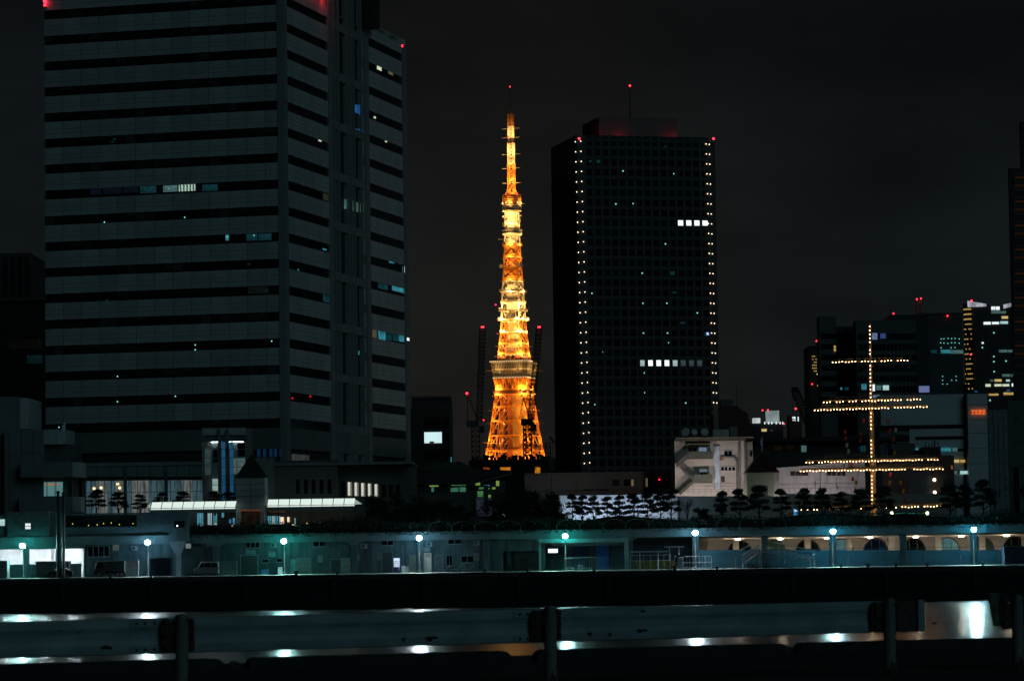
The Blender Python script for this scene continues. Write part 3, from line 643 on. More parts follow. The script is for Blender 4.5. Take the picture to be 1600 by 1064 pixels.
# twin black poles
for px,top,lb in ((91,770,'taller of two black poles standing beside the dark car'),(99.5,772,'black pole with a thin cap beside the taller pole')):
    x = X(px,890,426); r_ = thing('black_pole',lb,'pole',(x,426,ZQ)); zt = Z(px,top,426)
    part(r_,'shaft',M().tube((x,426,ZQ),(x,426,zt),.21,.19,n=14),mat('pole_black',(.03,.035,.036),.5)); part(r_,'pole_cap',M().lathe((x,426,zt),[(.3,0),(.3,.12),(.1,.3)],12),black_m); part(r_,'foot_plate',M().box(x-.4,x+.4,425.6,426.4,ZQ,ZQ+.08),black_m)
# deck chairs
for px,lb in ((693,'reclining chair nearest the pale freezer'),(712,'reclining chair in the middle of the row'),(731,'reclining chair nearest the dark shed')):
    x = X(px,890,429); r_ = thing('reclining_chair',lb+' on the quay','chair',(x,429,ZQ),group='reclining chairs on the quay')
    m = M(); m.bar((x-.9,429,ZQ+.38),(x+.35,429,ZQ+.38),.06); m.bar((x-.9,429.6,ZQ+.38),(x+.35,429.6,ZQ+.38),.06); part(r_,'seat_frame',m,steel)
    part(r_,'seat',M().box(x-.9,x+.35,429.04,429.56,ZQ+.40,ZQ+.43),steel)
    m = M(); m.bar((x+.3,429,ZQ+.38),(x+.95,429,ZQ+1.05),.06); m.bar((x+.3,429.6,ZQ+.38),(x+.95,429.6,ZQ+1.05),.06); part(r_,'backrest',m,steel)
    for dx in (-.75,.3):
        for dy in (0,.6): part(r_,'leg',M().bar((x+dx,429+dy,ZQ),(x+dx,429+dy,ZQ+.36),.05),steel)
# benches and low furniture under the portico
for px,w_,lb in ((890,12,'small bench under the green tinted lamp'),(907,6,'tubular stand beside the small bench')):
    x0,x1 = X(px-w_/2,890,430),X(px+w_/2,890,430); r_ = thing('bench',lb,'bench',((x0+x1)/2,430,ZQ))
    h_ = .45 if w_>8 else .8
    part(r_,'seat',M().box(x0,x1,430,430.4,ZQ+h_-.05,ZQ+h_),steel)
    for x in (x0+.05,x1-.05): part(r_,'leg',M().bar((x,430.2,ZQ),(x,430.2,ZQ+h_-.05),.05,.3),steel)
# railings
def railing(label,px0,px1,Y,h_,step,mt=steel,rails=(1.0,.15)):
    x0,x1 = X(px0,890,Y),X(px1,890,Y); r_ = thing('railing',label,'railing',((x0+x1)/2,Y,ZQ))
    for q in rails: part(r_,'rail',M().tube((x0,Y,ZQ+h_*q),(x1,Y,ZQ+h_*q),.035,n=6),mt)
    n_ = max(2,int((x1-x0)/step)); me = mesh_of('baluster',M().tube((0,0,0),(0,0,h_),.022,n=5),mt)
    for i in range(n_+1): inst(r_,'baluster',me,(x0+(x1-x0)*i/n_,Y,ZQ))
dim_steel = mat('dull_railing',(.12,.16,.16),.5,metal=.3)
railing('dull railing of thin bars in front of the portico',880,977,431,1.75,.32,dim_steel)
railing('pale railing in front of the yellow barriers',985,1048,429.6,2.0,.9,steel,(1.0,.62))
railing('railing round the small shelter by the bright lamp',1054,1112,429.4,1.75,.42,steel,(1.0,.5,.12))
railing('dull railing along the wall by the low bollard',494,553,432.6,1.0,.4,dim_steel)
yel = mat('yellow_barrier',(.20,.17,.03),.6,scale=1.5,vary=.3)
ym = None
for i in range(6):
    x0 = X(989+11*i,890,431); x1 = X(999+11*i,890,431); r_ = thing('barrier',('first','second','third','fourth','fifth','sixth')[5-i]+' yellow barrier board counted from the small shelter','barrier',((x0+x1)/2,431,ZQ),group='yellow barrier boards')
    part(r_,'board',M().bbox(x0,x1,431,431.08,ZQ+.55,ZQ+1.25,.01),yel)
    for x in (x0+.12,x1-.12): part(r_,'leg',M().bar((x,431.04,ZQ),(x,431.04,ZQ+.55),.05,.3),yel)
# small shelter roofs
def shelter(px0,px1,py,Y,label):
    x0,x1 = X(px0,890,Y),X(px1,890,Y); zt = Z((px0+px1)/2,py,Y); r_ = thing('shelter',label,'shelter',((x0+x1)/2,Y,ZQ))
    part(r_,'roof',M().box(x0,x1,Y-.5,Y+.9,zt-.1,zt),white_pt); part(r_,'roof_edge',M().box(x0-.03,x1+.03,Y-.58,Y-.505,zt-.13,zt+.04),steel)
    for x in (x0+(x1-x0)*.25,x1-(x1-x0)*.25): part(r_,'post',M().tube((x,Y+.2,ZQ),(x,Y+.2,zt-.1),.06,n=8),steel)
    return r_
shelter(1039,1069,853.5,431.2,'small flat roofed shelter left of the bright lamp'); shelter(986,1043,861,430.2,'long low canopy over the yellow barriers')
x = X(1064,890,428.5); r_ = thing('pay_post','blue grey service post beside the small shelter','post',(x,428.5,ZQ))
part(r_,'column',M().bbox(x-.28,x+.28,428.4,428.8,ZQ,ZQ+1.7,.03),mat('service_post',(.22,.30,.36),.5)); part(r_,'head',M().box(x-.45,x+.45,431.5,428.9,ZQ+1.71,ZQ+1.95),black_m); part(r_,'foot',M().box(x-.5,x+.5,428.2,429,ZQ,ZQ+.12),steel)
# gangways
def gangway(label,pa,pb,Y,rail_h=1.0,roofline=None):
    A = W(pa[0],pa[1],Y); B = W(pb[0],pb[1],Y); r_ = thing('gangway',label,'gangway',((A.x+B.x)/2,Y,ZQ))
    up = Vector((0,0,rail_h)); n_ = 9
    part(r_,'deck',M().bar(A+Vector((0,.6,0)),B+Vector((0,.6,0)),1.1,.08),steel_dk)
    for s in (0,1.2):
        o = Vector((0,s,0)); t_ = M(); t_.bar(A+o,B+o,.10); part(r_,'stringer',t_,steel)
        part(r_,'hand_rail',M().tube(A+o+up,B+o+up,.05,n=6),steel)
        k = M()
        for i in range(n_+1): p = A.lerp(B,i/n_)+o; k.bar(p,p+up,.045)
        for i in range(n_): k.bar(A.lerp(B,i/n_)+o,A.lerp(B,(i+1)/n_)+o+up,.03)
        k.bar(A+o+up*.5,B+o+up*.5,.03); part(r_,'lattice',k,steel)
    for p in (A,B):
        if p.z > ZQ+.5:
            for s in (.1,1.1): part(r_,'support_leg',M().tube((p.x,Y+s,ZQ),(p.x,Y+s,p.z),.06,n=6),steel)
    return r_,A,B
g,A,B = gangway('boarding stairs rising to the right beside the shelter',(1161,881),(1186,864),430.2,1.25)
for x in (A.x+1.2,B.x+.6): wheel(g,(x,430.3,ZQ+.3),.3)
part(g,'canopy_tube',M().bar(W(1156,859.5,430.2),W(1184,845,430.2),.24,.12),white_pt); part(g,'canopy_post',M().bar(W(1184,845,430.2),W(1184,866,430.2),.08),steel)
g,A,B = gangway('boarding ramp descending to the right with a white canopy rail',(1190,861),(1273,877),430.0,.95)
part(g,'canopy_tube',M().bar(W(1210,847,430.0),W(1274,860.5,430.0),.28,.16),white_pt)
for px in (1216,1268): part(g,'canopy_post',M().bar(W(px,849 if px<1250 else 860,430.0),W(px,880,430.0),.07),steel)
part(g,'platform',M().box(X(1184,880,430.0),X(1192,880,430.0),429.9,431.2,Z(1188,864,430.0)-.1,Z(1188,864,430.0)),steel)
for px in (1172,1182,1200): wheel(g,(X(px,880,429.8),429.85,ZQ+.34),.34)
part(g,'leaning_plate',M().bar(W(1225,881,429.4),W(1228,872,429.4),.25,.06),steel)

# ================================================================== PLANTED ROOF AND TREES
leafm = mat('pine_needles',(.018,.030,.016),.8,scale=2,vary=.4); leaf2 = mat('broad_leaves',(.026,.042,.022),.75,scale=1.2,vary=.5); bark = mat('bark',(.035,.028,.022),.9,scale=4,vary=.4)
hm = M(); rr = random.Random(11)
xL, xR = X(300), X(1640)
def mound(px):
    return 808 - .0138*(px-800) + 3.5*math.sin(px*.043) + 3*math.sin(px*.017+1.2)
for i in range(15000):                       # ground cover hanging over the eaves and rising in low mounds
    px = rr.uniform(300,1640); top = Z(px, mound(px), 436); z_ = rr.uniform(ZF-.05, top) if rr.random() < .9 else ZF - rr.random()**2*.45
    y_ = YT - .95 + rr.random()*4.5 if z_ > ZF else YT-.95-rr.random()*.12
    if z_ > ZF and y_ > YT+1.5 and z_ < top-.6: y_ = YT-.9+rr.random()
    hm.leaf((X(px), y_, z_), .30, rr)
part(None,'roof_planting',hm,leaf2,'dark ground cover trailing over the terminal eaves',kind='stuff',cat='ground cover')
sm = M()
xx = 300
seg = 24
pts = []
for i in range(seg+1):
    px = 300+(1640-300)*i/seg; pts.append((X(px),Z(px,mound(px)+5,436)))
sm.prism([(pts[0][0],ZF+.003)]+pts+[(pts[-1][0],ZF+.003)],YT+.2,YT+3.6)
part(None,'planting_bed',sm,mat('soil',(.02,.018,.014),.95),'low soil bed with mounds on the terminal roof',cat='planting bed')
for k,(x0,n_) in enumerate(((670,4),(870,5),(1120,3))):   # scalloped hoop fence in the planting
    r_ = thing('hoop_fence',['thin hoop fence in the planting above the reclining chairs','thin hoop fence in the planting above the portico','thin hoop fence in the planting above the gangways'][k],'fence',(X(x0+40),YT-.98,ZF))
    for i in range(n_):
        c = X(x0+36*i+18); m = M(); prev = None
        for j in range(11):
            t_ = math.pi*j/10; q = Vector((c-1.6*math.cos(t_),YT-1.1,ZF+.5+.85*math.sin(t_)))
            if prev: m.tube(prev,q,.035,n=5)
            prev = q
        for s in (-1.6,1.6): m.tube((c+s,YT-1.1,ZF-.05),(c+s,YT-1.1,ZF+.5),.035,n=5)
        part(r_,'hoop',m,dim_steel)

def pine(seed,h,w_,sparse=1.0):
    rr = random.Random(seed); r_ = bpy.data.objects.new('pine_tree',None); ORG[r_] = Vector((0,0,0)); COL.objects.link(r_)
    t_ = M(); p = Vector((0,0,-.3)); n_ = 6; lean = rr.uniform(-.25,.25); spine = [p]
    for i in range(1,n_+1):
        q = Vector((lean*math.sin(i/n_*3)+rr.uniform(-.08,.08),rr.uniform(-.1,.1),h*.93*i/n_)); t_.tube(spine[-1],q,.13*(1-(i-1)/n_)+.03,.13*(1-i/n_)+.03,n=7); spine.append(q)
    c = M(); pads = [(Vector((spine[-1].x,0,h*.93)),w_*.17)]
    levels = 4
    for L_ in range(levels):
        zf = .43+.44*L_/(levels-1); rad = w_*.42*(1.0-.60*(L_/(levels-1)))
        for s in range(4):
            a = rr.uniform(0,6.28); 
            if s == 0: a = rr.choice((0,math.pi))+rr.uniform(-.5,.5)
            if s == 1: a = math.pi*(L_%2)+rr.uniform(-.5,.5)
            d_ = rad*rr.uniform(.55,1.0); base = spine[min(n_,int(zf*n_))]
            q = Vector((base.x+d_*math.cos(a),d_*math.sin(a),h*zf+rr.uniform(-.15,.2)))
            t_.tube(base-Vector((0,0,.15)),q,.05,.025,n=5); pads.append((q,w_*rr.uniform(.12,.17)))
    for q,pr in pads:
        N = int(230*sparse*(pr/.6)**2)+70
        for i in range(N):
            a = rr.uniform(0,6.28); d_ = pr*math.sqrt(rr.random())*1.25; zz = .72*pr*math.sqrt(max(0,1-(d_/(pr*1.3))**2))
            k_ = rr.uniform(1.1,1.5) if rr.random() < .16 else 1.0; c.leaf((q.x+d_*k_*math.cos(a),q.y+d_*k_*math.sin(a),q.z+rr.uniform(-.35,1)*zz*k_+(rr.uniform(-.12,.16) if k_ > 1 else 0)),.22 if k_ == 1 else .17,rr)
    k = part(r_,'trunk',t_,bark); part(r_,'crown',c,leafm); return r_
protos = [pine(1,4.3,3.0),pine(2,4.4,3.4),pine(5,4.0,2.7),pine(9,4.5,3.8),pine(14,4.1,3.0)]
used = set()
def place_pine(px,top,Y,base,label,k,sx=1.0,group='cloud pruned pines along the roof promenade'):
    x = X(px,800,Y); zt = Z(px,top,Y); hp = (4.3,4.4,4.0,4.5,4.1)[k]; s = (zt-base)/hp
    o = protos[k] if k not in used else copy_tree(protos[k]); used.add(k)
    o.location = (x,Y,base); sv = random.Random(int(px)*7).uniform(.86,1.16); o.scale = (s*sx*sv,s*sx,s); o.rotation_euler = (0,0,random.Random(int(px)).choice((0,.4,-.5,3.1,2.7,3.6))); setp(o,label,'pine tree',group)
ZR = ZF+.35
lb_wall = '%s pine from the stair building along the glowing blue white wall'
for i,(px,top) in enumerate(((893,772),(911,773),(928,774),(950,775),(969,773),(989,771),(1012,770),(1033,764),(1049,762))):
    place_pine(px,top,437.2+(i%3)*.5,ZR,lb_wall % ('first','second','third','fourth','fifth','sixth','seventh','eighth','ninth')[8-i],(0,2,4,0,2,1,3,1,3)[i],.74)
for px,top,k,lb in ((1129,767,2,'pine in front of the white stair building below its right corner'),(1155,764,1,'pine at the right edge of the white stair building'),
      (1187,759,3,'full pine in front of the green pavilion door'),(1219,764,0,'pine between the green pavilion and the white warehouse'),
      (1257,763,1,'pine beside the small blue poster'),(1286,762,4,'pine in front of the stained white warehouse'),(1316,768,0,'pine left of the lit mast foot with another between'),
      (1347,764,3,'pine standing just left of the lit mast'),(1382,760,1,'pine standing just right of the lit mast'),(1485,757,3,'pine at the right tip of the lowest lit yard'),
      (1508,757,1,'dim pine between the lowest yard tip and the bare trees'),(1537,750,3,'tall dim pine in front of the bare trees')):
    place_pine(px,top,437.6,ZR,lb,k,.82)
for px,top,k,lb in ((152,765,1,'tallest pine before the lit curtain wall'),(186,768,4,'middle pine before the lit curtain wall'),(218,772,2,'pine beside the left tip of the glowing canopy')):
    place_pine(px,top,440.5,Z(px,808,440.5),lb,k,1.1,'pines before the lit curtain wall')
for px,top,k,lb in ((254,769,0,'low pine showing above the left end of the glowing canopy'),(285,768,3,'low pine above the glowing canopy left of the glass lift'),(335,767,1,'low spreading pine above the canopy before the glass lift'),(357,769,3,'low pine between the glass lift and the gabled tower')):
    place_pine(px,top,447.5,Z(px,803,447.5),lb,k,1.1,'pines behind the glowing canopy')

def broad(name,label,px,top,base,Y,w_px,seed,dens=1.0,mt=leaf2):
    rr = random.Random(seed); x = X(px,800,Y); zt = Z(px,top,Y); z0 = base; hh = zt-z0; w_ = w_px/ppm(Y)
    r_ = thing(name,label,'tree',(x,Y,z0),group='dark broadleaf trees behind the terminal'); t_ = M(); t_.tube((x,Y,z0-.2),(x+.1,Y,z0+hh*.5),.22,.12,n=8); c = M(); cl = []
    for i in range(int(16*dens)):
        a = rr.uniform(0,6.28); d_ = w_*.5*math.sqrt(rr.random()); zz = z0+hh*rr.uniform(.25,.92)*(1-.35*(d_/(w_*.5))**2); cl.append(Vector((x+d_*math.cos(a),Y+d_*math.sin(a)*.8,zz)))
        t_.tube((x+.05,Y,z0+hh*.35),cl[-1],.06,.02,n=4)
    for q in cl:
        pr = w_*.17*rr.uniform(.7,1.3)
        for i in range(130):
            v_ = Vector((rr.gauss(0,1),rr.gauss(0,1),rr.gauss(0,.7)))*pr*.6; c.leaf(q+v_,.36,rr)
    part(r_,'trunk',t_,bark); part(r_,'crown',c,mt)
for i,(px,top,wp,lb) in enumerate(((585,772,50,'dark tree beside the right end of the glowing canopy'),(618,764,52,'dark tree in front of the lit slit windows'),(652,766,46,'dark tree at the left end of the green lit theatre'),
      (690,779,50,'low dark tree before the green lit windows'),(722,784,36,'small dark tree under the theatre gable'),(782,747,56,'rounded dark tree right of the theatre entrance'),(818,756,58,'dark tree beneath the orange tower'),(850,762,46,'dark tree left of the glowing blue white wall'),(868,769,34,'small dark tree touching the glowing wall'))):
    broad('broadleaf_tree',lb,px,top,ZR,440.5+(i%3),wp,40+i)
broad('round_shrub','rounded shrub between the glowing wall and the stair building',1097,786,ZR,437,34,77,.6)
def bare(label,px,top,Y,seed):
    rr = random.Random(seed); x = X(px,800,Y); zt = Z(px,top,Y); r_ = thing('bare_tree',label,'tree',(x,Y,ZR),group='bare winter trees'); m = M(); hh = (zt-ZR)
    def grow(p,d,l,rad,dep):
        q = p+d*l; m.tube(p,q,rad,rad*.65,n=5 if dep<2 else 4,cap=False)
        if dep >= 5: return
        for i in range(3 if dep<4 else 2):
            nd = (d+Vector((rr.uniform(-.7,.7),rr.uniform(-.6,.6),rr.uniform(-.1,.55)))).normalized(); grow(q,nd,l*rr.uniform(.6,.85),rad*.62,dep+1)
    grow(Vector((x,Y,ZR-.1)),Vector((rr.uniform(-.1,.1),0,1)).normalized(),hh*.27,.14,0)
    part(r_,'trunk',m,bark)
for px,top,s,lb in ((1556,752,3,'leafless tree left of the grey block at the frame end'),(1580,742,5,'tallest leafless tree before the grey block'),(1604,748,8,'leafless tree at the end of the promenade')): bare(lb,px,top,438,s)
bare('thin leafless tree before the pale blue wall', 1075, 772, 437.5, 21)

# ================================================================== LEFT OFFICE TOWER (banded facade)
class Frame:
    def __init__(s, o, th): s.o = Vector(o); s.th = th; s.r = Matrix.Rotation(th, 3, 'Z'); s.ri = s.r.transposed()
    def hit(s, px, py, axis, val):           # where a pixel's ray meets the plane local[axis] = val
        d = s.ri @ ray(px, py); p = s.ri @ (Vector((0,0,H)) - s.o); t_ = (val - p[axis]) / d[axis]; return p + d*t_
c0 = W(446, 500, 462); FL = Frame((c0.x, 462, ZQ), math.atan2(-.2705, .9627))
def LF(px,py): return FL.hit(px,py,1,0)      # front face, local x,z
def RF(px,py): return FL.hit(px,py,0,0)      # right face, local y,z
LW, RW = -FL.hit(70,400,1,0).x, FL.hit(637,400,0,0).y
zroof = RF(632,76).z
ot = thing('office_tower','tall grey office tower with dark ribbon windows rising beside the quay','building',(c0.x,462,ZQ),FL.th,local=True)
core_m = mat('tower_core',(.035,.037,.038),.8)
part(ot,'core',M().box(-LW+.4,-.4,.4,RW-.4,0,zroof-.3),core_m)
part(ot,'roof',M().box(-LW,0,0,RW,zroof-.28,zroof),panel2_m)
zb0 = LF(440,653+13).z                       # sill of the lowest ribbon
pitch = (LF(440,34).z - LF(440,653).z)/15; rib = (LF(440,34).z-LF(440,48.5).z)
floors = [LF(440,48.5).z + pitch*(k-15) for k in range(0,18)]
NL = 13; pw = LW/NL; ph = pitch-rib; hh2 = ph/2
A0,A1 = RF(451,400).y, RF(515,400).y; B0,B1 = RF(578,400).y, RF(631,400).y
nA = 6; pa = (A1-A0)/nA; nB = 6; pb_ = (B1-B0)/nB
pm = mesh_of('spandrel_panel',M().bbox(-pw/2+.045,pw/2-.045,-.02,.34,0,ph,.015),panel_m)
pmA = mesh_of('spandrel_panel',M().box(-.34,.02,-pa/2+.045,pa/2-.045,0,ph),panel_m)
pmB = mesh_of('spandrel_panel',M().box(-.34,.02,-pb_/2+.02,pb_/2-.02,0,ph),panel_m)
groove_m = mat('groove_grey',(.15,.155,.155),.8)
groove = mesh_of('panel_groove',M().box(-LW+.03,-.97,-.03,-.022,0,.05),groove_m)
tall = M(); stuffB = M(); stuffG = M(); npan = 0
for k,zf in enumerate(floors[:17]):
    z0 = zf+rib; top = z0+ph
    if top > zroof-.3: top = zroof-.3
    if k < 17:
        for i in range(NL): inst(ot,'spandrel_panel',pm,(-LW+pw*(i+.5),0,z0)); npan += 1
        for i in range(nA):
            if npan < 300: inst(ot,'spandrel_panel',pmA,(0,A0+pa*(i+.5),z0)); npan += 1
            else: stuffB.box(-.34,.02,A0+pa*i+.02,A0+pa*(i+1)-.02,z0,z0+ph)
        for i in range(nB): stuffB.box(-.34,.02,B0+pb_*i+.02,B0+pb_*(i+1)-.02,z0,z0+ph)
    for q in (.30,.55,):
        inst(ot,'panel_groove',groove,(0,0,z0+ph*q))
        stuffG.box(.021,.03,A0,A1,z0+ph*q,z0+ph*q+.05); stuffG.box(.021,.03,B0,B1,z0+ph*q,z0+ph*q+.05)
    # ribbon glazing with thin mullions
    part(ot,'ribbon_window',M().box(-LW+.1,-.1,.18,.3,zf-.02,zf+rib+.02),glass_dk)
    mu = M()
    for i in range(NL*2+1): mu.box(-LW+pw*i/2-.03,-LW+pw*i/2+.03,.12,.185,zf,zf+rib)
    part(ot,'mullion',mu,steel_dk)
    part(ot,'ribbon_window',M().box(-.3,-.18,A0-1,A1,zf-.02,zf+rib+.02),glass_dk); part(ot,'ribbon_window',M().box(-.3,-.18,B0,B1+1,zf-.02,zf+rib+.02),glass_dk)
part(ot,'spandrel_panel',stuffB,panel_m,kind='stuff'); part(ot,'panel_groove',stuffG,groove_m,kind='stuff')
ztop = floors[16]+rib+ph+.02
part(ot,'parapet',M().box(-LW,.02,-.02,.3,ztop,zroof+.5),panel_m); part(ot,'parapet',M().box(-.3,.02,.31,A1,ztop,zroof+.5),panel_m); part(ot,'parapet',M().box(-.3,.02,B0,RW,ztop,zroof+.5),panel_m)
zlow = floors[0]
part(ot,'base_wall',M().box(-LW,-.3,-.02,.3,zlow-ph-.6,zlow-.03),panel2_m); part(ot,'base_wall',M().box(-.3,.02,-.02,RW,zlow-ph-.6,zlow-.03),panel2_m)
part(ot,'base_glazing',M().box(-LW+.3,-.5,.5,.6,0,zlow-ph-.6),glass_dk); part(ot,'base_glazing',M().box(-.6,-.5,.5,RW,0,zlow-ph-.6),glass_dk)
pil = mat('pilaster',(.24,.25,.25),.7,vary=.12)
for y0,y1 in ((-.03,A0-.25),(A1,A1+1.6),(B0-1.6,B0-.02),(B1+.3,RW)):
    part(ot,'pilaster',M().box(-.3,.16,y0,y1,0,zroof+(5 if 0<y0<B1 else 0)),pil)
part(ot,'pilaster',M().box(-.95,-.02,-.10,-.021,0,zroof),pil)
# service core strip on the right face
C0,C1 = A1+1.6,B0-1.6; zc = zroof+6
part(ot,'core_glazing',M().box(-.7,-.5,C0,C1,0,zc),glass_dk)
for i,q in enumerate((.04,.17,.42,.52,.62,.84,.97)):
    y = C0+(C1-C0)*q; part(ot,'core_fin',M().box(-.5,.35,y-.16,y+.16,0,zc),pil)
k = 0; z_ = floors[0]
while z_ < zc-1:
    part(ot,'core_beam',M().box(-.5,.12,C0,C1,z_,z_+1.3),pil); z_ += pitch*2
for zf in floors[:17]:
    for y0 in (C0+.6,C1-2.2): part(ot,'core_panel',M().box(-.5,-.1,y0,y0+1.5,zf+rib,zf+pitch-.1),panel_m)
part(ot,'penthouse',M().box(-30,-2.2,16,44,zroof,zroof+9),panel2_m)
part(ot,'helipad_slab',M().box(-25,6.5,C1-3,C1+8,zc+1.0,zc+1.5),mat('helipad_blue_lit',(.20,.32,.42),.5)); part(ot,'helipad_truss',M().box(-2,2,C1-2,C1+2,zroof+.02,zc+.99),steel_dk)  # blue light on the slab edges is put into its colour
rrb = random.Random(12); blind_ms = [mat('blind_%d'%i,(v,v,v*.95),.7) for i,v in enumerate((.02,.035,.055))]
for zf in floors[:17]:                       # blinds drawn behind some of the panes
    for i in range(NL*2):
        if rrb.random() < .30:
            h_ = rib*rrb.choice((.35,.55,.8,.97)); part(ot,'blind',M().box(-LW+pw*i/2+.05,-LW+pw*(i+1)/2-.05,.165,.178,zf+rib-h_,zf+rib),rrb.choice(blind_ms))
# lit windows, each its own pane, standing behind the ribbon line
def LP(x0,x1,y0,y1,mt,name='lit_window'):
    a = FL.hit(x0,y1,1,.10); b2 = FL.hit(x1,y0,1,.10); part(ot,name,M().box(a.x,b2.x,.08,.115,a.z,b2.z),mt)
def RP(x0,x1,y0,y1,mt,name='lit_window',dx=-.12):
    a = FL.hit(x0,y1,0,dx); b2 = FL.hit(x1,y0,0,dx); z1_ = FL.hit(x0,y0,0,dx).z; part(ot,name,M().box(dx-.02,dx+.02,a.y,b2.y,a.z,z1_),mt)
E_of = emis('office_interior',s2l(175,205,190),.9,'wave',.12,(.6,.6,2.2))
LP(255,277,289.5,300.5,E_cool_dim); LP(279.5,305,288,299.5,E_of); LP(219,244,290.5,302.5,E_teal_dim); LP(316,340,288,299,E_teal_dim)
for x0,x1 in ((141,158),(161,190),(193,216)): LP(x0,x1,293.5-(x0-141)*.055,305-(x0-141)*.055,emis('faint_blue_window',s2l(8,16,24),.8))
LP(352.5,357.5,367,376,E_teal); LP(385,402,365.5,376.5,E_teal_dim); LP(404,424,365,376,E_teal_dim); LP(388,419,448,459,emis('faint_window',s2l(20,30,28),.8,'noise',.2))
for x,y in ((183.5,588),(183.5,627.5),(305,539),(305,546.5),(274,619),(397,368),(355,370.5),(264,294.5),(163,347.5),(288.5,340),(424.5,533)): LP(x-.75,x+.75,y-.95,y+.95,E_dotteal,'desk_light_or_glint')
for x,y in ((179,218),(176,222),(167,469),(389,413)): LP(x-2,x+2,y-1,y+1,E_teal_dim,'desk_light_or_glint')
RP(555,559,163.5,176,E_blue,'lit_window',-.05); RP(560.5,566,163.5,179,E_blue,'lit_window',-.05); RP(555.5,559,201,215,E_blue,'lit_window',-.05); RP(560.5,567,201.5,217,E_blue,'lit_window',-.05); RP(536.5,540,195,199,E_blue,'lit_window',-.05)
E_grn = emis('green_grey_window',s2l(90,120,112),.7,'noise',.35,(.6,.6,.5))
RP(538,543,311,326,E_cool_dim,'lit_window',-.05); RP(549,556,313,329,E_grn,'lit_window',-.05); RP(557,559.5,316,331,E_grn,'lit_window',-.05); RP(563,568,318,332,E_grn,'lit_window',-.05)
E_pale = emis('pale_window',s2l(205,215,185),1.0)
RP(589.5,596,103.5,108.5,E_pale); RP(607,614,111,115.5,emis('olive_window',s2l(95,90,60),.8)); RP(584.5,587,182,185,E_pale); RP(602,604.5,219,222,E_pale); RP(498,502,217.5,220.5,E_pale); RP(632,638,149+267,426,E_cool,'lit_window',.0)
RP(572,576,513.5,526,emis('tan_window',s2l(150,140,115),.8)); RP(582,588.5,515,527,emis('tan_window2',s2l(80,75,64),.8)); RP(591.5,602,517,529.5,E_teal); RP(603,611.5,519,531,E_teal_dim); RP(614,623,521,532,E_teal_dim); RP(624,631,523,533,E_teal); RP(636,639.5,527.5,532,E_paper,'lit_window',.17)
RP(613,631,446,453.5,E_teal); RP(591,606,442,450,E_teal_dim); RP(608,615.5,407,410,E_teal); RP(505,510,388,390.5,E_teal); RP(465.5,467,420.5,423,E_teal,'desk_light_or_glint')
RP(505,518,460,471,E_teal_dim); RP(505,514,302,312,emis('olive_dim',s2l(40,44,32),.8)); RP(560,561.5,548,554,E_teal,'desk_light_or_glint',-.05)
for x,y in ((485,619),(457,622)): RP(x-1.2,x+1.2,y-1.2,y+1.2,emis('red_reflection',s2l(200,20,40),1.2),'desk_light_or_glint')  # red reflections in the glass painted as glowing dots, no lamps here
for x0 in (402,411,421,428,437): LP(x0,x0+4.5,701,714,emis('faint_blue',s2l(12,50,85),.8,'noise',.3))
RP(456,483,709,719,emis('pale_room',s2l(60,66,62),.8,'noise',.4))
def beacon(parent,p,r=.35,power=0,name='beacon'):
    o = part(parent,name,M().ball(p,r,8,6),E_red)
    part(parent,'beacon_post',M().tube((p[0],p[1],p[2]-r-1.2),(p[0],p[1],p[2]-r+.02),.07,n=6),steel_dk)
    return o
p = LF(70.5,3); part(ot,'beacon',M().ball((p.x+.1,-.35,p.z),.28,8,6),E_red); part(ot,'beacon',M().ball((p.x+.1,-.35,p.z-.6),.22,8,6),E_red); part(ot,'beacon_bracket',M().box(p.x-.1,p.x+.3,-.3,-.03,p.z-1,p.z-.9),steel_dk)
p = RF(630.5,70); beacon(ot,(-.3,p.y,p.z+.1),.30); beacon(ot,(-.3,p.y,p.z-.45),.24)
beacon(ot,(-.8,A1-.4,zroof+1.4),.3); lamp_point(ot,'beacon_light',(.9,A1-2.5,zroof+1.6),90,(1,.03,.04),.25)

# ------------------------------------------------------------------ podium in front of the tower
def fb(parent,name,x0,x1,y0,y1,Y,dep,mt,label=None,ground=False):
    """axis aligned box whose front face fills the given pixels at distance Y"""
    a = W(x0,(y0+y1)/2,Y).x; b2 = W(x1,(y0+y1)/2,Y).x; cx = (x0+x1)/2
    return part(parent,name,M().box(a,b2,Y,Y+dep,ZQ if ground else W(cx,y1,Y).z,W(cx,y0,Y).z),mt,label)
def bar_px(m,a,b2,Y,w_,h_=None,dy=0): m.bar(W(a[0],a[1],Y)+Vector((0,dy,0)),W(b2[0],b2[1],Y)+Vector((0,dy,0)),w_,h_); return m
def grid(parent,name,x0,x1,y0,y1,Y,nx,ny,t_,mt,dy=0,depth=.12):
    m = M(); a = W(x0,(y0+y1)/2,Y).x; b2 = W(x1,(y0+y1)/2,Y).x; cx=(x0+x1)/2; z0=W(cx,y1,Y).z; z1=W(cx,y0,Y).z
    for i in range(nx+1): c=a+(b2-a)*i/nx; m.box(c-t_/2,c+t_/2,Y+dy-depth,Y+dy,z0,z1)
    for j in range(ny+1): c=z0+(z1-z0)*j/ny; m.box(a,b2,Y+dy-depth*.8,Y+dy-.01,c-t_/2,c+t_/2)
    return part(parent,name,m,mt)
pod_m = mat('podium_stone',(.17,.18,.18),.75,scale=.3,vary=.15)
lb_ = thing('stepped_block','stepped windowless stone block left of the lit curtain wall','building',(W(60,800,449).x,449,ZQ))
fb(lb_,'tall_block',-40,31,620,800,450,12,pod_m,ground=True); fb(lb_,'tall_block',31.05,45,622,670,450.3,12,panel_m); fb(lb_,'middle_block',7,68,671,802,448,10,pod_m,ground=True)
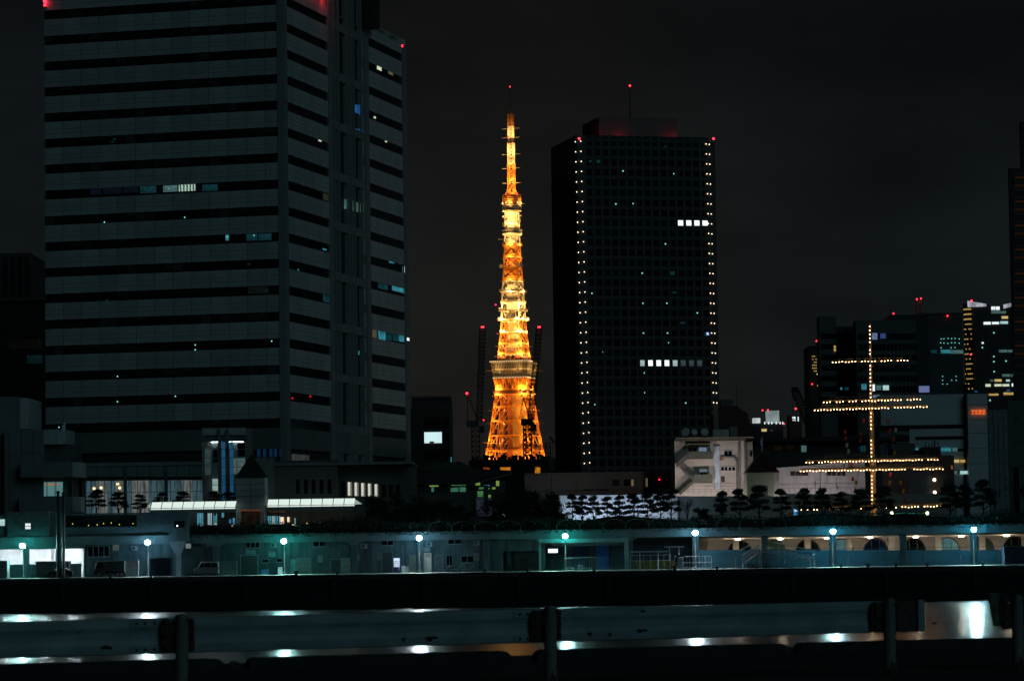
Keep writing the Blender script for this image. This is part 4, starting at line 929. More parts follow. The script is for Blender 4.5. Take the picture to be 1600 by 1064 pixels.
fb(lb_,'middle_block',68.05,103,671,694,448.4,9,panel_m); fb(lb_,'recess_wall',68.05,118,694.2,802,449.5,7,mat('recess',(.10,.105,.105),.85),ground=True)
fb(lb_,'lower_parapet',32,113,722,745,446,8,pod_m); fb(lb_,'lower_parapet',113.05,126,722,745,446.2,8,panel_m)
fb(lb_,'balcony_parapet',30,113,776,800,446,4,pod_m); fb(lb_,'balcony_parapet',113.05,126,776,800,446.2,4,panel_m)
fb(lb_,'lit_window',50,99,752.5,775,448.5,.1,E_cool_dim); fb(lb_,'lit_window',68,99,753.5,775,448.3,.1,emis('bluegreen_room',s2l(95,140,142),.9,'noise',.6,(.25,.25,.25)))
grid(lb_,'window_frame',48,99,752,775.5,448.2,4,1,.10,steel_dk); fb(lb_,'ceiling_trim',71,91,755.3,757.5,448.1,.1,emis('orange_trim',s2l(190,120,60),.7))
fb(lb_,'column',106,113,745.5,776,446.3,.8,steel_dk); fb(lb_,'soffit_light',78,90,801,804.5,446.1,.3,E_paper); fb(lb_,'soffit_light',96,106,801,804.5,446.1,.3,E_paper); 
jm = M()
for px in (14,34,52,88): bar_px(jm,(px,672 if px>10 else 624,),(px+1,800),447.97,.04,.04)
for py in (707,738,768): bar_px(jm,(8,py),(66,py-1),447.97,.04,.04)
part(lb_,'stone_joint',jm,joint_m)
# satellite dish on the stepped block
dd = W(101,672,449); ds = thing('satellite_dish','white satellite dish with a feed arm on the stepped block','satellite dish',dd)
m = M(); prev=None; c = W(102,671,449); prof=[(.05,0),(.5,.08),(.95,.32),(1.0,.38)]; m.lathe((0,0,0),prof,16); rot = Matrix.Rotation(R(-75),3,'Y')
m.v = [c + rot@v for v in m.v]; part(ds,'dish',m,white_pt); m=M(); m.bar(c,W(83,674,449),.07); m.bar(W(92,668,449),c+Vector((0,0,.8)),.05); m.bar(W(92,668,449),W(83,674,449),.05); part(ds,'feed_arm',m,steel)
m=M(); m.tube((dd.x,449,dd.z-1),(c.x,c.y,c.z),.1,n=8); part(ds,'mount',m,steel)
for px,py in ((82,672.5),(87.5,674),(92,667.5)): part(ds,'guide_light',M().ball(W(px,py,448.8),.09,6,4),E_dotteal)
# curtain walled hall
hall = thing('glass_hall','lit glass hall with bead curtains below the office tower','building',(W(225,800,452).x,452,ZQ))
fb(hall,'roof_fascia',125,318,722,727.5,451.8,8,mat('hall_fascia',(.20,.22,.22),.6))
fas = mat('hall_green_panel',(.13,.20,.19),.5,vary=.12)
for i in range(9):
    x0=131+20.7*i; fb(hall,'fascia_panel',x0+.3,x0+20.2,728,744.5,452,.3,fas)
fb(hall,'fascia_gap',130,318,745,749.5,452.6,.3,steel_dk); fb(hall,'back_volume',126,318,723,800,453.5,8,concrete_dk,ground=True)
cur = emis('bead_curtain',s2l(122,132,128),.75,'noise',.25,(3.2,3.2,.35)); cur2 = emis('bead_curtain_blue',s2l(78,108,118),.75,'noise',.2,(3.0,3.0,.3))
for x0,x1,mt in ((135,150,cur2),(150.1,168,cur),(168.1,180,cur2),(180.1,193,cur),(198,206,cur2),(206.1,232,cur),(232.1,257,cur2),(262,285,cur2),(285.1,300,cur),(300.1,317,cur2)): fb(hall,'curtain_pane',x0,x1,750,806,453,.05,mt)
for px,py in ((147,763),(184,756),(158,762),(187,762)): part(hall,'hall_lamp',M().ball(W(px,py,452.9),.22,8,6),emis('hall_lamp',s2l(255,225,170),1.6))
for px in (131,195.5,259.5): fb(hall,'column',px-2.3,px+2.3,728,806,451.9,.5,wall_m)
grid(hall,'glazing_bar',133,318,750,806,452.75,18,3,.07,steel_dk); 
# glass lift tower
E_tube2 = emis('lift_tube',(.85,.97,1),9)
lift = thing('glass_lift_tower','glass lift tower with blue lit shafts beside the curtain wall','building',(W(352,780,449).x,449,ZQ))
fb(lift,'head_panel',316,383,668.5,680,449,5,mat('lift_head',(.34,.37,.37),.6)); fb(lift,'head_ledge',316,384,685,688.5,448.7,5.5,wall_m); fb(lift,'side_wall',384.2,393,669,790,450,4,panel2_m)
fb(lift,'back_wall',317,384,689,800,452.8,.3,mat('lift_back',(.30,.34,.34),.6)); 
for x0,x1,y0,y1,mt in ((332,340.5,748,770,emis('lift_room',s2l(150,175,168),.9,'noise',.7)),(329,341,689.5,691,E_tube2),(358,380,688.5,690.5,E_tube2),(359,383,715,719.5,E_cool_dim),(360,384,720,740,emis('lift_grey',s2l(86,104,104),.8,'noise',.6)),(320,329,700,742,emis('lift_dim',s2l(60,80,82),.8,'noise',.3)),(371,383,692,713,glass_dk),(333,340,703,722,glass_dk)): fb(lift,'lit_window',x0,x1,y0,y1,452.4,.05,mt)
for px in (349,362): fb(lift,'blue_shaft',px-2.6,px+2.6,690,782,452.1,.3,emis('shaft_blue',s2l(40,98,135),.6,'noise',.55,(.2,.2,.5)))
for px in (342.7,355.3): fb(lift,'column',px-2.2,px+2.2,671,768,448.6,.5,wall_m)
grid(lift,'glazing_bar',316.5,384,688,785,449.2,5,7,.08,mat('lift_bar',(.30,.33,.33),.5)); 
# gabled tower
YG=446; gt = thing('gabled_tower','small stone tower with a dark pyramid roof rising through the glowing canopy','building',(W(392,800,YG).x,YG,ZQ))
fb(gt,'body',368.5,413,746,830,YG,4,mat('gable_stone',(.26,.28,.28),.7,scale=.4,vary=.12),ground=True); fb(gt,'lit_return',413.2,417.5,746,790,YG+1.2,2.2,mat('gable_lit_tone',(.7,.72,.70),.6))  # return painted paler than the body to stand for light on it
a,b2 = W(367.5,746,YG).x, W(415,746,YG).x; z0=W(391,745.6,YG).z; part(gt,'roof',M().pyramid(a,b2,YG-.3,YG+4.3,z0,W(394,709,YG+2).z),mat('slate_roof',(.02,.021,.022),.7))
jm=M()
for i in range(8): bar_px(jm,(369,757+9*i),(413,756.4+9*i),YG-.01,.04,.04)
bar_px(jm,(391,747),(391.5,822),YG-.01,.04,.04); part(gt,'stone_joint',jm,joint_m)
fb(gt,'doorway',377,406,798,826,YG-.05,.04,emis('doorway_dim',s2l(34,24,18),.8,'noise',.2)); fb(gt,'door_lintel',375,408,796.6,798,YG-.1,.06,emis('copper_line',s2l(120,60,30),.7))
# glowing glass canopy
can = thing('glass_canopy','long glowing white glass canopy over the restaurant terrace','canopy',(W(395,800,444).x,444,ZQ))
E_can = emis('canopy_glow',s2l(226,244,234),1.05,'noise',.82,(.35,.35,1.2)); E_can2 = emis('canopy_edge_glow',s2l(170,190,178),.85,'noise',.7,(.5,.5,1)); E_can3 = emis('canopy_strip',s2l(232,246,238),1.0)
def canopy_run(xs_,ya,slope,lean):
    for x0,x1 in zip(xs_,xs_[1:]):
        d_ = slope*(x0-235); A=W(x0+lean+.6,ya+d_,445.2); B=W(x1+lean-.6,ya+d_+slope*(x1-x0),445.2); C=W(x1-.6,ya+8.6+d_,444); D=W(x0+.6,ya+8.6+d_,444)
        m=M(); up_=Vector((0,.05,.05)); m.add([A,B,C,D,A+up_,B+up_,C+up_,D+up_],[(3,2,1,0),(4,5,6,7),(0,1,5,4),(1,2,6,5),(2,3,7,6),(3,0,4,7)]); part(can,'glass_panel',m,E_can)
        zb=W((x0+x1)/2,ya+14+d_,444).z; zc_=W((x0+x1)/2,ya+11.2+d_,444).z; zd=W((x0+x1)/2,ya+9.6+d_,444).z
        part(can,'valance_strip',M().box(W(x0,780,444).x+.03,W(x1,780,444).x-.03,443.95,444.0,zc_,zd),E_can3); part(can,'valance_glass',M().box(W(x0,780,444).x+.03,W(x1,780,444).x-.03,443.97,444.01,zb-.25,zc_-.01),mat('valance_frost',(.30,.33,.31),.5))
canopy_run([235+16.6*i for i in range(9)],785.0,-.0138,2.2); canopy_run([417.5+17.1*i for i in range(9)],783.2,-.0138,1.0)
fr=M()
for x0 in [235+16.6*i for i in range(9)]+[417.5+17.1*i for i in range(9)]: d_=-.0138*(x0-235); bar_px(fr,(x0,794+d_),(x0,828),444.02,.07,.07)
part(can,'post',fr,steel_dk)
tip=M(); a=W(554.5,779.5,445.2); b2=W(554.5,788,444); tip.add([a,b2,W(566,787,444.6)],[(0,1,2),(2,1,0)]); tip.add([v+Vector((0,.02,0)) for v in (a,b2,W(566,787,444.6))],[(0,1,2)]); part(can,'tip_glass',tip,E_can2)
tip=M(); a=W(235.5,785,445.2); b2=W(234.5,793.5,444); tip.add([a,b2,W(229,792,444.6)],[(0,1,2),(2,1,0)]); part(can,'tip_glass',tip,E_can2)
# restaurant terrace behind the canopy posts
res = thing('restaurant','restaurant terrace with blue lit windows under the glowing canopy','building',(W(400,820,447).x,447,ZQ))
fb(res,'back_wall',296,368,796,830,449.6,.3,mat('rest_wall',(.05,.04,.035),.8),ground=True); fb(res,'back_wall',417,556,796,830,449.6,.3,mat('rest_wall',(.05,.04,.035),.8),ground=True); fb(res,'floor_edge',296,556,826,832,443.6,6,dk)
E_rb = emis('rest_blue',s2l(90,165,185),.9,'noise',.35,(.9,.9,.4)); E_rb2=emis('rest_pale',s2l(165,200,205),.9,'noise',.4,(1.2,1.2,.4))
for x0,x1,y0,y1,mt in ((299,318,801,822,E_rb),(324,331,801.5,820,E_rb2),(333,339,802,821,E_rb),(346,350,801,808,E_rb),(358,361,811,818,emis('rest_blue2',s2l(60,120,200),.9)),(363,367,809,819,E_rb),(418,424,806,826,E_rb),(425,430,806,827,E_rb2),(431,438,806,824,E_rb),(437.5,443.5,807.5,818,emis('rest_lantern',s2l(255,225,190),1.3)),(449,452.5,807.5,815.5,emis('rest_lantern',s2l(255,225,190),1.3)),(460,462,809,826,emis('rest_teal',s2l(110,150,140),.8))): fb(res,'lit_window',x0,x1,y0,y1,449.4,.05,mt)
for x0,x1 in ((298,372),(417,446)): fb(res,'wood_trim',x0,x1,797.5,801,449.2,.1,mat('wood_trim',(.30,.12,.05),.6))
grid(res,'window_bar',298,368,800,828,448.9,16,1,.06,steel_dk); grid(res,'window_bar',418,446,803,828,448.9,8,1,.06,steel_dk)
rr=random.Random(5); cols_=[emis('cafe_warm',s2l(240,190,120),1.1),emis('cafe_white',s2l(240,240,225),1.2),emis('cafe_blue',s2l(40,80,190),.9),emis('cafe_red',s2l(220,60,60),.9)]
for i in range(38):
    px = rr.uniform(300,552); py=rr.uniform(818,826); 
    if 368<px<417 and rr.random()<.6: continue
    part(res,'table_lamp',M().box(*(lambda q:(q.x-.12,q.x+rr.uniform(.02,.35),q.y,q.y+.08,q.z-.05,q.z+rr.uniform(.02,.12)))(W(px,py,446.5))),cols_[rr.choice((0,0,0,1,1,2,3))])
for i in range(4): part(res,'hanging_lamp',M().ball(W((480,500,517,534)[i],817.5,447),.12,6,4),cols_[0])
m=M()
for px in range(298,556,6): bar_px(m,(px,821),(px,829),444.4,.04,.04)
bar_px(m,(298,821),(556,817.5),444.4,.06,.06); part(res,'terrace_rail',m,steel_dk)
# stone podium with slit windows
pd = thing('stone_podium','dark stone podium with tall slit windows below the office tower','building',(W(530,790,455).x,455,ZQ))
fb(pd,'wall',388,428,715,830,452,3,mat('podium_pale',(.20,.21,.21),.8),ground=True); fb(pd,'wall',428.1,527,719,830,454,7,mat('podium_dark',(.115,.115,.11),.85,scale=.3,vary=.2),ground=True); fb(pd,'wall',527.1,645,727,830,456.5,20,mat('podium_dark2',(.10,.10,.10),.85,scale=.3,vary=.2),ground=True)
for px in (465.5,478,490,502.5,515): fb(pd,'window',px-3,px+3,749,771,453.93,.05,glass_dk)
fb(pd,'window',533,539.5,752,775,456.4,.05,glass_dk)
E_sl=emis('slit_light',s2l(215,222,212),1.0,'noise',.7,(.2,.2,.3)); E_sl2=emis('slit_blind',s2l(120,108,92),.8)
for i in range(5):
    x0=543.5+10.5*i; o=fb(pd,'lit_window',x0,x0+3.6,753+.8*i,774+.4*i,456.4,.05,E_sl); fb(pd,'lit_window',x0+3.7,x0+6.6-.3*i,753+.8*i,774.5+.4*i,456.38,.05,E_sl2)
for px in (600,611,622): fb(pd,'window',px-3,px+3,757,777,456.4,.05,glass_dk)
fb(pd,'cornice',428,645,722,726,453.6,23,mat('podium_pale',(.20,.21,.21),.8))
# dark block far left behind the tower
db = thing('dark_block','very dark building with four tall slots behind the left edge of the office tower','building',(W(30,700,600).x,600,ZQ))
dkb=mat('night_stone',(.075,.07,.062),.85); slot=mat('slot_black',(.008,.008,.009),.7)
fb(db,'upper_block',-60,48,396,466,602,40,dkb); fb(db,'ledge',-60,70,466,470,599,40,mat('ledge_stone',(.11,.105,.09),.8)); fb(db,'lower_block',-60,76,470,760,600,40,mat('night_stone2',(.03,.028,.025),.8),ground=True)
for x0 in (5,16.5,27.5,38.5): fb(db,'slot_window',x0,x0+7,400,463,601.9,.2,slot)
for i in range(9): fb(db,'floor_band',12,70,502+16*i,503.2+16*i,599.85,.12,dkb)
for px in (12,55): fb(db,'mullion',px,px+.9,500,650,599.8,.15,dkb)
fb(db,'lit_window',42,66,555,568,599.7,.1,emis('faint_teal_room',s2l(14,38,42),.9,'noise',.1,(.3,.3,.4))); fb(db,'lit_window',14,66,530,545,599.9,.05,emis('faint_olive',s2l(11,13,11),.9,'noise',.3,(.3,.3,.1)))

# ================================================================== MIDDLE DISTANCE
ob = thing('office_block','small ribbed office block with one bright window beside the grey office tower','building',(W(672,740,560).x,560,ZQ))
rb_m=mat('ribbed_wall',(.085,.078,.072),.8,scale=.4,vary=.15)
fb(ob,'body',640,705,636,800,560,18,rb_m,ground=True); fb(ob,'roof_storey',643,704,620,635.8,561,14,mat('roof_storey',(.04,.04,.042),.8))
m=M()
for i in range(30):
    px=645+2*i; a=W(px,700,560); m.box(a.x-.05,a.x+.05,559.8,560,ZQ,W(px,637,560).z)
part(ob,'wall_rib',m,rb_m,kind='stuff')
for y0 in (652,702): fb(ob,'window',663,690,y0,y0+16,559.7,.1,glass_dk); fb(ob,'window',692,702,y0,y0+16,559.7,.1,glass_dk)
fb(ob,'window',692,702,676,692,559.7,.1,glass_dk)
ow=fb(ob,'lit_window',663,690.3,675,692,559.7,.1,emis('blind_window',s2l(215,248,250),1.15,'wave',.6,(1.6,0,0)))
fb(ow,'desk_shadow',671,678,689.5,692,559.6,.05,mat('desk',(.05,.08,.08),.7)); fb(ob,'corner_light',704,706,714,722,559.6,.2,E_teal)
grid(ob,'roof_rail',644,704,618.5,624,560.9,10,1,.08,steel_dk)
# theatre with hipped glass roof and green lit windows
th_=thing('theatre','low dark theatre with a hipped roof and green lit windows among trees','building',(W(730,790,500).x,500,ZQ)); roof_dk=mat('theatre_roof',(.018,.02,.019),.75)
fb(th_,'body',645,790,765,830,500,18,mat('theatre_wall',(.06,.07,.06),.8),ground=True)
m=M(); m.prism([(W(632,757,498).x,W(632,757,498).z),(W(650,738,498).x,W(650,738,498).z),(W(742,732,498).x,W(742,732,498).z),(W(800,735,498).x,W(800,735,498).z),(W(800,739,498).x,W(800,739,498).z),(W(732,757,498).x,W(732,757,498).z)],498,515); part(th_,'roof',m,roof_dk)
m=M(); m.prism([(W(655,736,497).x,W(655,736,497).z),(W(668,724,497).x,W(668,724,497).z),(W(718,720,497).x,W(718,720,497).z),(W(745,733,497).x,W(745,733,497).z)],499,512); part(th_,'glass_lantern',m,mat('lantern_glass',(.05,.08,.05),.4))
m=M()
for i in range(12):
    px=662+6.5*i; bar_px(m,(px-4+.2*i,736),(px+3-.4*i,723-.3*i),498.9,.09,.09)
part(th_,'lantern_rib',m,roof_dk)
bar_px(m:=M(),(731,758),(800,739.5),497.6,.14,.10); part(th_,'gable_edge',m,mat('gable_edge',(.16,.17,.16),.6))
E_g1=emis('theatre_green',s2l(80,140,84),1.0,'noise',.2,(.7,.7,.7)); E_g2=emis('theatre_green_bright',s2l(150,190,90),.85,'noise',.3,(.6,.6,.6)); E_g3=emis('theatre_cyan',s2l(66,135,110),1.0,'noise',.2,(.8,.8,.5))
for x0,x1,y0,y1,mt in ((671,685,758,760,E_g2),(674,678,761,768,E_g3),(704,716,762,768,E_g3),(718,728,761,768,E_g3),(705,728,757,758.5,E_g1),(743,750,753,758,E_g2),(775,780,751,759,E_g2),(748,756,761,764,E_g1),(761,765,762,764,E_g1),(769,774,761,764,E_g2),(762,767,773,777,E_g2),(746,755,767,776,E_g1),(756,765,757.5,759,emis('theatre_blue',s2l(60,120,160),.8))): fb(th_,'lit_window',x0,x1,y0,y1,499.85,.05,mt)
fb(th_,'gable_wall',737,790,752,800,499.9,.1,mat('gable_wall',(.05,.07,.05),.8)); fb(th_,'stone_pillar',756,763,758,800,499.2,.8,concrete_dk)
fb(th_,'pale_wall',744,768,777,806,499.3,.2,emis('stone_glow',s2l(44,50,66),.8,'noise',.15,(.9,.9,.9)))  # stone emits faintly in place of light falling on it
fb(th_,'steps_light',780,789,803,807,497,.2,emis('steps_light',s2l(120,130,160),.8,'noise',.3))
# black long block under the orange tower
bk=thing('black_block','long black flat roofed building hiding the foot of the orange tower','building',(W(800,730,1150).x,1150,ZQ)); blk=mat('black_building',(.006,.006,.006),.9)
fb(bk,'roof_storey',733,868,718,727,1150,20,blk); fb(bk,'lower_body',725,868,741,800,1150,20,blk,ground=True)
for x0,x1 in ((725,754.5),(765,781),(798,836),(845,868)): fb(bk,'wall',x0,x1,727.02,740.98,1150,18,blk)
m=M(); rr=random.Random(4)
for i in range(22):
    px=740+5.6*i; h_=rr.uniform(1.5,5); a=W(px,718,1152); m.box(a.x-.6,a.x+rr.uniform(.3,.9),1152,1153,a.z-.2,a.z+h_*.4)
part(bk,'roof_plant',m,blk)
hl=fb(bk,'orange_gap',781.5,797.5,730,737,1155,.2,emis('orange_gap_glow',s2l(245,150,40),.9,'noise',.1,(.4,.4,.6))); fb(bk,'orange_gap',837,844,730.5,739,1155,.2,emis('orange_gap_glow2',s2l(250,165,40),.9,'noise',.05,(.5,.5,.3))); fb(bk,'orange_gap',755,764,732,734,1155,.2,emis('orange_gap_glow3',s2l(190,90,30),.8,'noise',.05,(.5,.5,.3)))  # glowing panes fill the orange gaps in the black storey
# brown low building with the glowing wall in front
bb=thing('brown_block','low brown building behind the glowing blue white wall','building',(W(960,770,520).x,520,ZQ)); bm=mat('brown_cladding',(.17,.145,.13),.8,scale=.3,vary=.1)
fb(bb,'body',820,1058,740,830,520,22,bm,ground=True); fb(bb,'parapet',820,1058,737.5,739.9,519.8,22,bm)
for px in (862,900,949,994,1035): fb(bb,'wall_joint',px,px+.5,741,775,519.93,.05,joint_m)
for x0,x1,y0,y1,mt in ((957,968,749,759,mat('dusk_glass',(.02,.03,.035),.1)),(975,986,749,759,glass_dk),(986.2,990,749,759,emis('tan_curtain',s2l(110,95,70),.8)),(1009,1033,747,760,mat('room_brown',(.05,.04,.04),.6)),(1009,1012,747,760,emis('tan_curtain',s2l(110,95,70),.8)),(911,928,764,766,slot),(930,949,764,766,slot)): fb(bb,'window',x0,x1,y0,y1,519.9,.06,mt)
fb(bb,'red_lamp',1029.5,1031,748,750,519.7,.1,E_red); grid(bb,'balcony_rail',885,1058,766,774,518.5,40,1,.06,mat('rust_rail',(.10,.055,.04),.8))
gl=thing('glowing_wall','pale boundary wall glowing blue white under floodlights behind the pines','wall',(W(980,790,470).x,470,ZQ))
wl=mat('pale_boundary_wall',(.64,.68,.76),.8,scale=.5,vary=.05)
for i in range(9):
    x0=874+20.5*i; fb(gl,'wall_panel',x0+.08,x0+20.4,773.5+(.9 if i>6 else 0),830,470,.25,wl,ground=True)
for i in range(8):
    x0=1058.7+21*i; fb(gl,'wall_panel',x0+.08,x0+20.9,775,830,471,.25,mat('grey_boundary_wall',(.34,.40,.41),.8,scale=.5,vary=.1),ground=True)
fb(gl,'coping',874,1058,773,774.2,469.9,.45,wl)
wash=thing('wall_washer','row of wall floodlights hidden behind the terminal roof lighting the pale wall','floodlight',(W(960,815,464).x,464,ZQ))
for px,pw_ in ((890,1),(920,1.2),(950,1.2),(980,1.2),(1010,1.0),(1040,.5)):
    q=W(px,812,466.2); part(wash,'washer_post',M().tube((q.x,466.2,ZQ),(q.x,466.2,q.z),.06,n=6),steel_dk); part(wash,'washer_housing',M().box(q.x-.3,q.x+.3,465.8,466.1,q.z-.1,q.z+.25),steel_dk)
    lamp_area(wash,'washer_light',(q.x,466.3,q.z+.1),(q.x,470,q.z+1.5),62*pw_,(.68,.84,1.0),.5)

# ------------------------------------------------------------------ tower cranes and piling rig
crane_m=mat('crane_red',(.22,.035,.03),.6,vary=.2); crane_w=mat('crane_grey',(.16,.17,.18),.6)
def lattice(m,p,q,w_,n_,t_):
    p=Vector(p);q=Vector(q);d=(q-p).normalized();u=Vector((0,1,0)); a=d.cross(u).normalized()*(w_/2); b2=u*(w_/2)
    cs=[a+b2,a-b2,-a-b2,-a+b2]
    for c in cs: m.bar(p+c,q+c,t_)
    for i in range(n_):
        for j in range(4):
            k=(j+1)%4; s=p.lerp(q,i/n_); e2=p.lerp(q,(i+1)/n_); m.bar(s+cs[j],e2+cs[k],t_*.7); m.bar(s+cs[j],s+cs[k],t_*.7)
    return m
def tower_crane(label,mx,jib_top,cab,gantry,base_y,Y,beacon2=None,thick=.32):
    b0=W(mx,base_y,Y); r_=thing('tower_crane',label,'crane',(b0.x,Y,ZQ)); s=1.0
    top=W(mx,cab[1]+4,Y); part(r_,'mast',lattice(M(),(b0.x,Y,ZQ),top,3.2,26,thick),crane_m)
    c=W(cab[0],cab[1],Y); part(r_,'machinery_deck',M().box(W(cab[0]-8,cab[1],Y).x,W(cab[0]+11,cab[1],Y).x,Y-2,Y+2,c.z-1.2,c.z+1.2),crane_w); part(r_,'cab',M().bbox(top.x+1.6,top.x+3.6,Y-3.2,Y-1,c.z-3.8,c.z-1.0,.2),crane_w)
    jt=W(*jib_top,Y); jb=Vector((top.x+1.5,Y,c.z+1.2)); n_=16
    for k in range(6): part(r_,'jib_section',lattice(M(),jb.lerp(jt,k/6),jb.lerp(jt,(k+1)/6),2.3,4,.36),crane_m if k%2==0 else crane_w)
    g_=W(*gantry,Y); m=M(); m.bar(g_,Vector((top.x+1,Y,c.z+1)),.4); m.bar(g_,Vector((top.x-3.2,Y,c.z+1)),.3); m.bar(g_,W(gantry[0]+9,gantry[1]+2,Y),.4); part(r_,'gantry',m,crane_m)
    part(r_,'pendant_rope',M().bar(g_,jb.lerp(jt,.62),.10),steel_dk); part(r_,'beacon',M().box(jt.x-.6,jt.x+.6,Y-.4,Y+.4,jt.z,jt.z+.5),E_red)
    if beacon2: part(r_,'beacon',M().ball(W(*beacon2,Y-.5),.5,6,4),E_red)
    return r_
tower_crane('red and grey luffing tower crane left of the orange tower',743,(754,512),(737,662),(730.5,616),716,1250,(729.5,614.5))
cr=tower_crane('dark luffing tower crane standing against the orange tower',824,(842.5,512),(822,659),(818,622),716,1250,None,.55)
pr=thing('piling_rig','dark piling rig with a lattice leader right of the orange tower','rig',(W(860,770,600).x,600,ZQ)); rig=mat('rig_dark',(.03,.03,.028),.7)
part(pr,'leader',lattice(M(),(W(858,770,600).x,600,ZQ),W(856,690,600),1.0,22,.16),rig); part(pr,'hammer',M().box(W(857,700,600).x,W(866,700,600).x,599.2,600.5,W(860,735,600).z,W(860,715,600).z),mat('rig_olive',(.07,.065,.02),.7))
m=M(); bar_px(m,(848,762),(856,745),600,.5,.5); bar_px(m,(859,682),(866,692),600,.4,.4); bar_px(m,(864,694),(864,770),600,.12,.12); part(pr,'stay',m,rig); part(pr,'base_machine',M().box(W(846,770,600).x,W(868,770,600).x,598,603,ZQ,ZQ+5),rig)

# ================================================================== DARK HIGH RISE with strings of corner lights
YW=1180.0; c1=W(904,480,YW); thw=math.atan2(.2385,.971); FWT=Frame((c1.x,YW,ZQ),thw)
hw=thing('dark_high_rise','tall dark high rise with corner light strings right of the orange tower','building',(c1.x,YW,ZQ),thw,local=True)
FWd=FWT.hit(1121,450,1,0).x; SD=FWT.hit(864,450,0,0).y; zr=FWT.hit(904,218.5,1,0).z
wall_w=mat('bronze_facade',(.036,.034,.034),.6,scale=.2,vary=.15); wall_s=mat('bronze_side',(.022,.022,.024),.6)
part(hw,'core',M().box(.6,FWd-.6,.6,SD-.6,0,zr-.5),core_m); part(hw,'roof',M().box(0,FWd,0,SD,zr-.5,zr),wall_w)
part(hw,'facade_glass',M().box(.3,FWd-.3,.5,.6,0,zr-.5),glass_dk)
rows=[FWT.hit(960,239+15.63*k,1,0).z for k in range(-1,34)]; rp=rows[0]-rows[1]
fx0,fx1=FWT.hit(917,450,1,0).x,FWT.hit(1110,450,1,0).x; NC=15; cw=(fx1-fx0)/NC
fr=M()
for z_ in rows: fr.box(fx0,fx1,0,.5,z_-rp*.72,z_-rp*.28+.0) if False else fr.box(fx0,fx1,.02,.5,z_+rp*.34,z_+rp*.70)
fr.box(fx0,fx1,.02,.5,0,rows[-1]-rp*.32)
for i in range(NC+1): fr.box(fx0+cw*i-cw*.16,fx0+cw*i+cw*.16,0,.5,0,rows[0]+rp*.7)
fr.box(fx0,fx1,.02,.5,rows[0]+rp*.7,zr)
part(hw,'facade_frame',fr,wall_w)
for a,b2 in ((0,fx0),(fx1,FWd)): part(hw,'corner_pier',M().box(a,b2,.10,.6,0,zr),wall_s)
sf=M(); ns=26
for i in range(ns+1): y=SD*i/ns; sf.box(-.02,.5,max(0,y-.35),min(SD,y+.35),0,zr-12 if i else zr)
for z_ in rows: sf.box(.02,.5,0,SD,z_+rp*.3,z_+rp*.7)
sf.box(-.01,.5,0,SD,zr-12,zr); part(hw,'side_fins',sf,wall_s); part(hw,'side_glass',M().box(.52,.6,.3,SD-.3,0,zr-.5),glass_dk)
bm_=mesh_of('corner_light',M().ball((0,0,0),.205,6,4),emis('corner_bulb',s2l(255,226,190),3.2))
for k,z_ in enumerate(rows):
    if k>=33: break
    for px,dz in ((903.3,0),(911.7,1.0),(1108.3,.4),(1113.3,-.1)):
        p=FWT.hit(px+(.2*k if px<1000 else .17*k),500,1,-.5); inst(hw,'corner_light',bm_,(p.x,-.45,z_+dz*.25))
def HP(x0,x1,y0,y1,mt,name='lit_window'):
    a=FWT.hit(x0,y1,1,.4); b2=FWT.hit(x1,y0,1,.4); part(hw,name,M().box(a.x,b2.x,.36,.42,a.z,b2.z),mt)
E_hw=emis('bright_office',s2l(240,250,250),1.7,'noise',.55,(.5,.5,1.1)); E_hm=emis('office_mid',s2l(185,210,212),1.0,'noise',.4,(.35,.35,.35)); E_hd=emis('office_dim',s2l(70,86,92),.8,'noise',.3,(.4,.4,.4))
def cell(i,row): # pixel box of a window by column index from px and row px
    return None
for px in (1064,1076.8,1089.4,1102): HP(px-4.4,px+4.4,343.8,352.8,E_hw)
for px,mt in ((1004.7,E_hm),(1017.3,E_hw),(1030,E_hw),(1042.8,E_hw),(1055.6,E_hm),(1068,E_hd),(1081,E_hd),(1093.6,E_hd)): HP(px-4.2,px+4.2,562.8,572,mt)
for x,y in ((922.5,230.5),(971,229.5),(1040.5,230),(973.5,267.5),(1053,271.8),(962.3,319),(989.3,318.3),(925,458.5),(1039.8,381.3),(1003.5,427),(1004.7,474),(1042,474),(1089.5,489),(1005.5,520.5),(1043,520.5),(1045,535.5),(942.5,550),(1007,582.5),(1007.5,613.5),(929.7,632),(1071.5,629.5),(1007.5,700.5),(1047,715.8),(1047.5,731.5),(955.5,684)):
    HP(x-.9,x+.9,y-.9,y+.9,E_dotteal,'desk_light_or_glint')
for x0,x1,y0,y1 in ((1101,1110,520,525),(1063,1070,503,506),(1047,1054,424,430),(1050,1058,456,458.5),(920,928,251,254),(932,938,250,255),(990,994,265,266)): HP(x0,x1,y0,y1,E_teal_dim)
HP(1103.5,1107.5,519.5,523.5,emis('blue_white',s2l(170,200,255),1.2))
m=M(); p0=FWT.hit(936,200,1,6).x; p1=FWT.hit(1058,200,1,6).x; ztop=FWT.hit(1000,184,1,6).z; part(hw,'roof_house',M().box(p0,p1,6,SD-8,zr+.02,ztop),mat('roof_house',(.16,.13,.12),.8))
part(hw,'roof_mast',M().tube(((p0+p1)/2-2,10,ztop),((p0+p1)/2-2,10,FWT.hit(982,136,1,10).z),.25,.12,n=6),steel_dk); part(hw,'beacon',M().ball(((p0+p1)/2-2,9.6,FWT.hit(982,134.5,1,10).z),.4,8,6),E_red)
for px in (905,1115):
    q=FWT.hit(px,217.5,1,.6); part(hw,'beacon',M().ball((q.x,.6,q.z+.1),.45,8,6),E_red); part(hw,'beacon_post',M().box(q.x-.1,q.x+.1,.5,.7,zr,q.z),steel_dk)
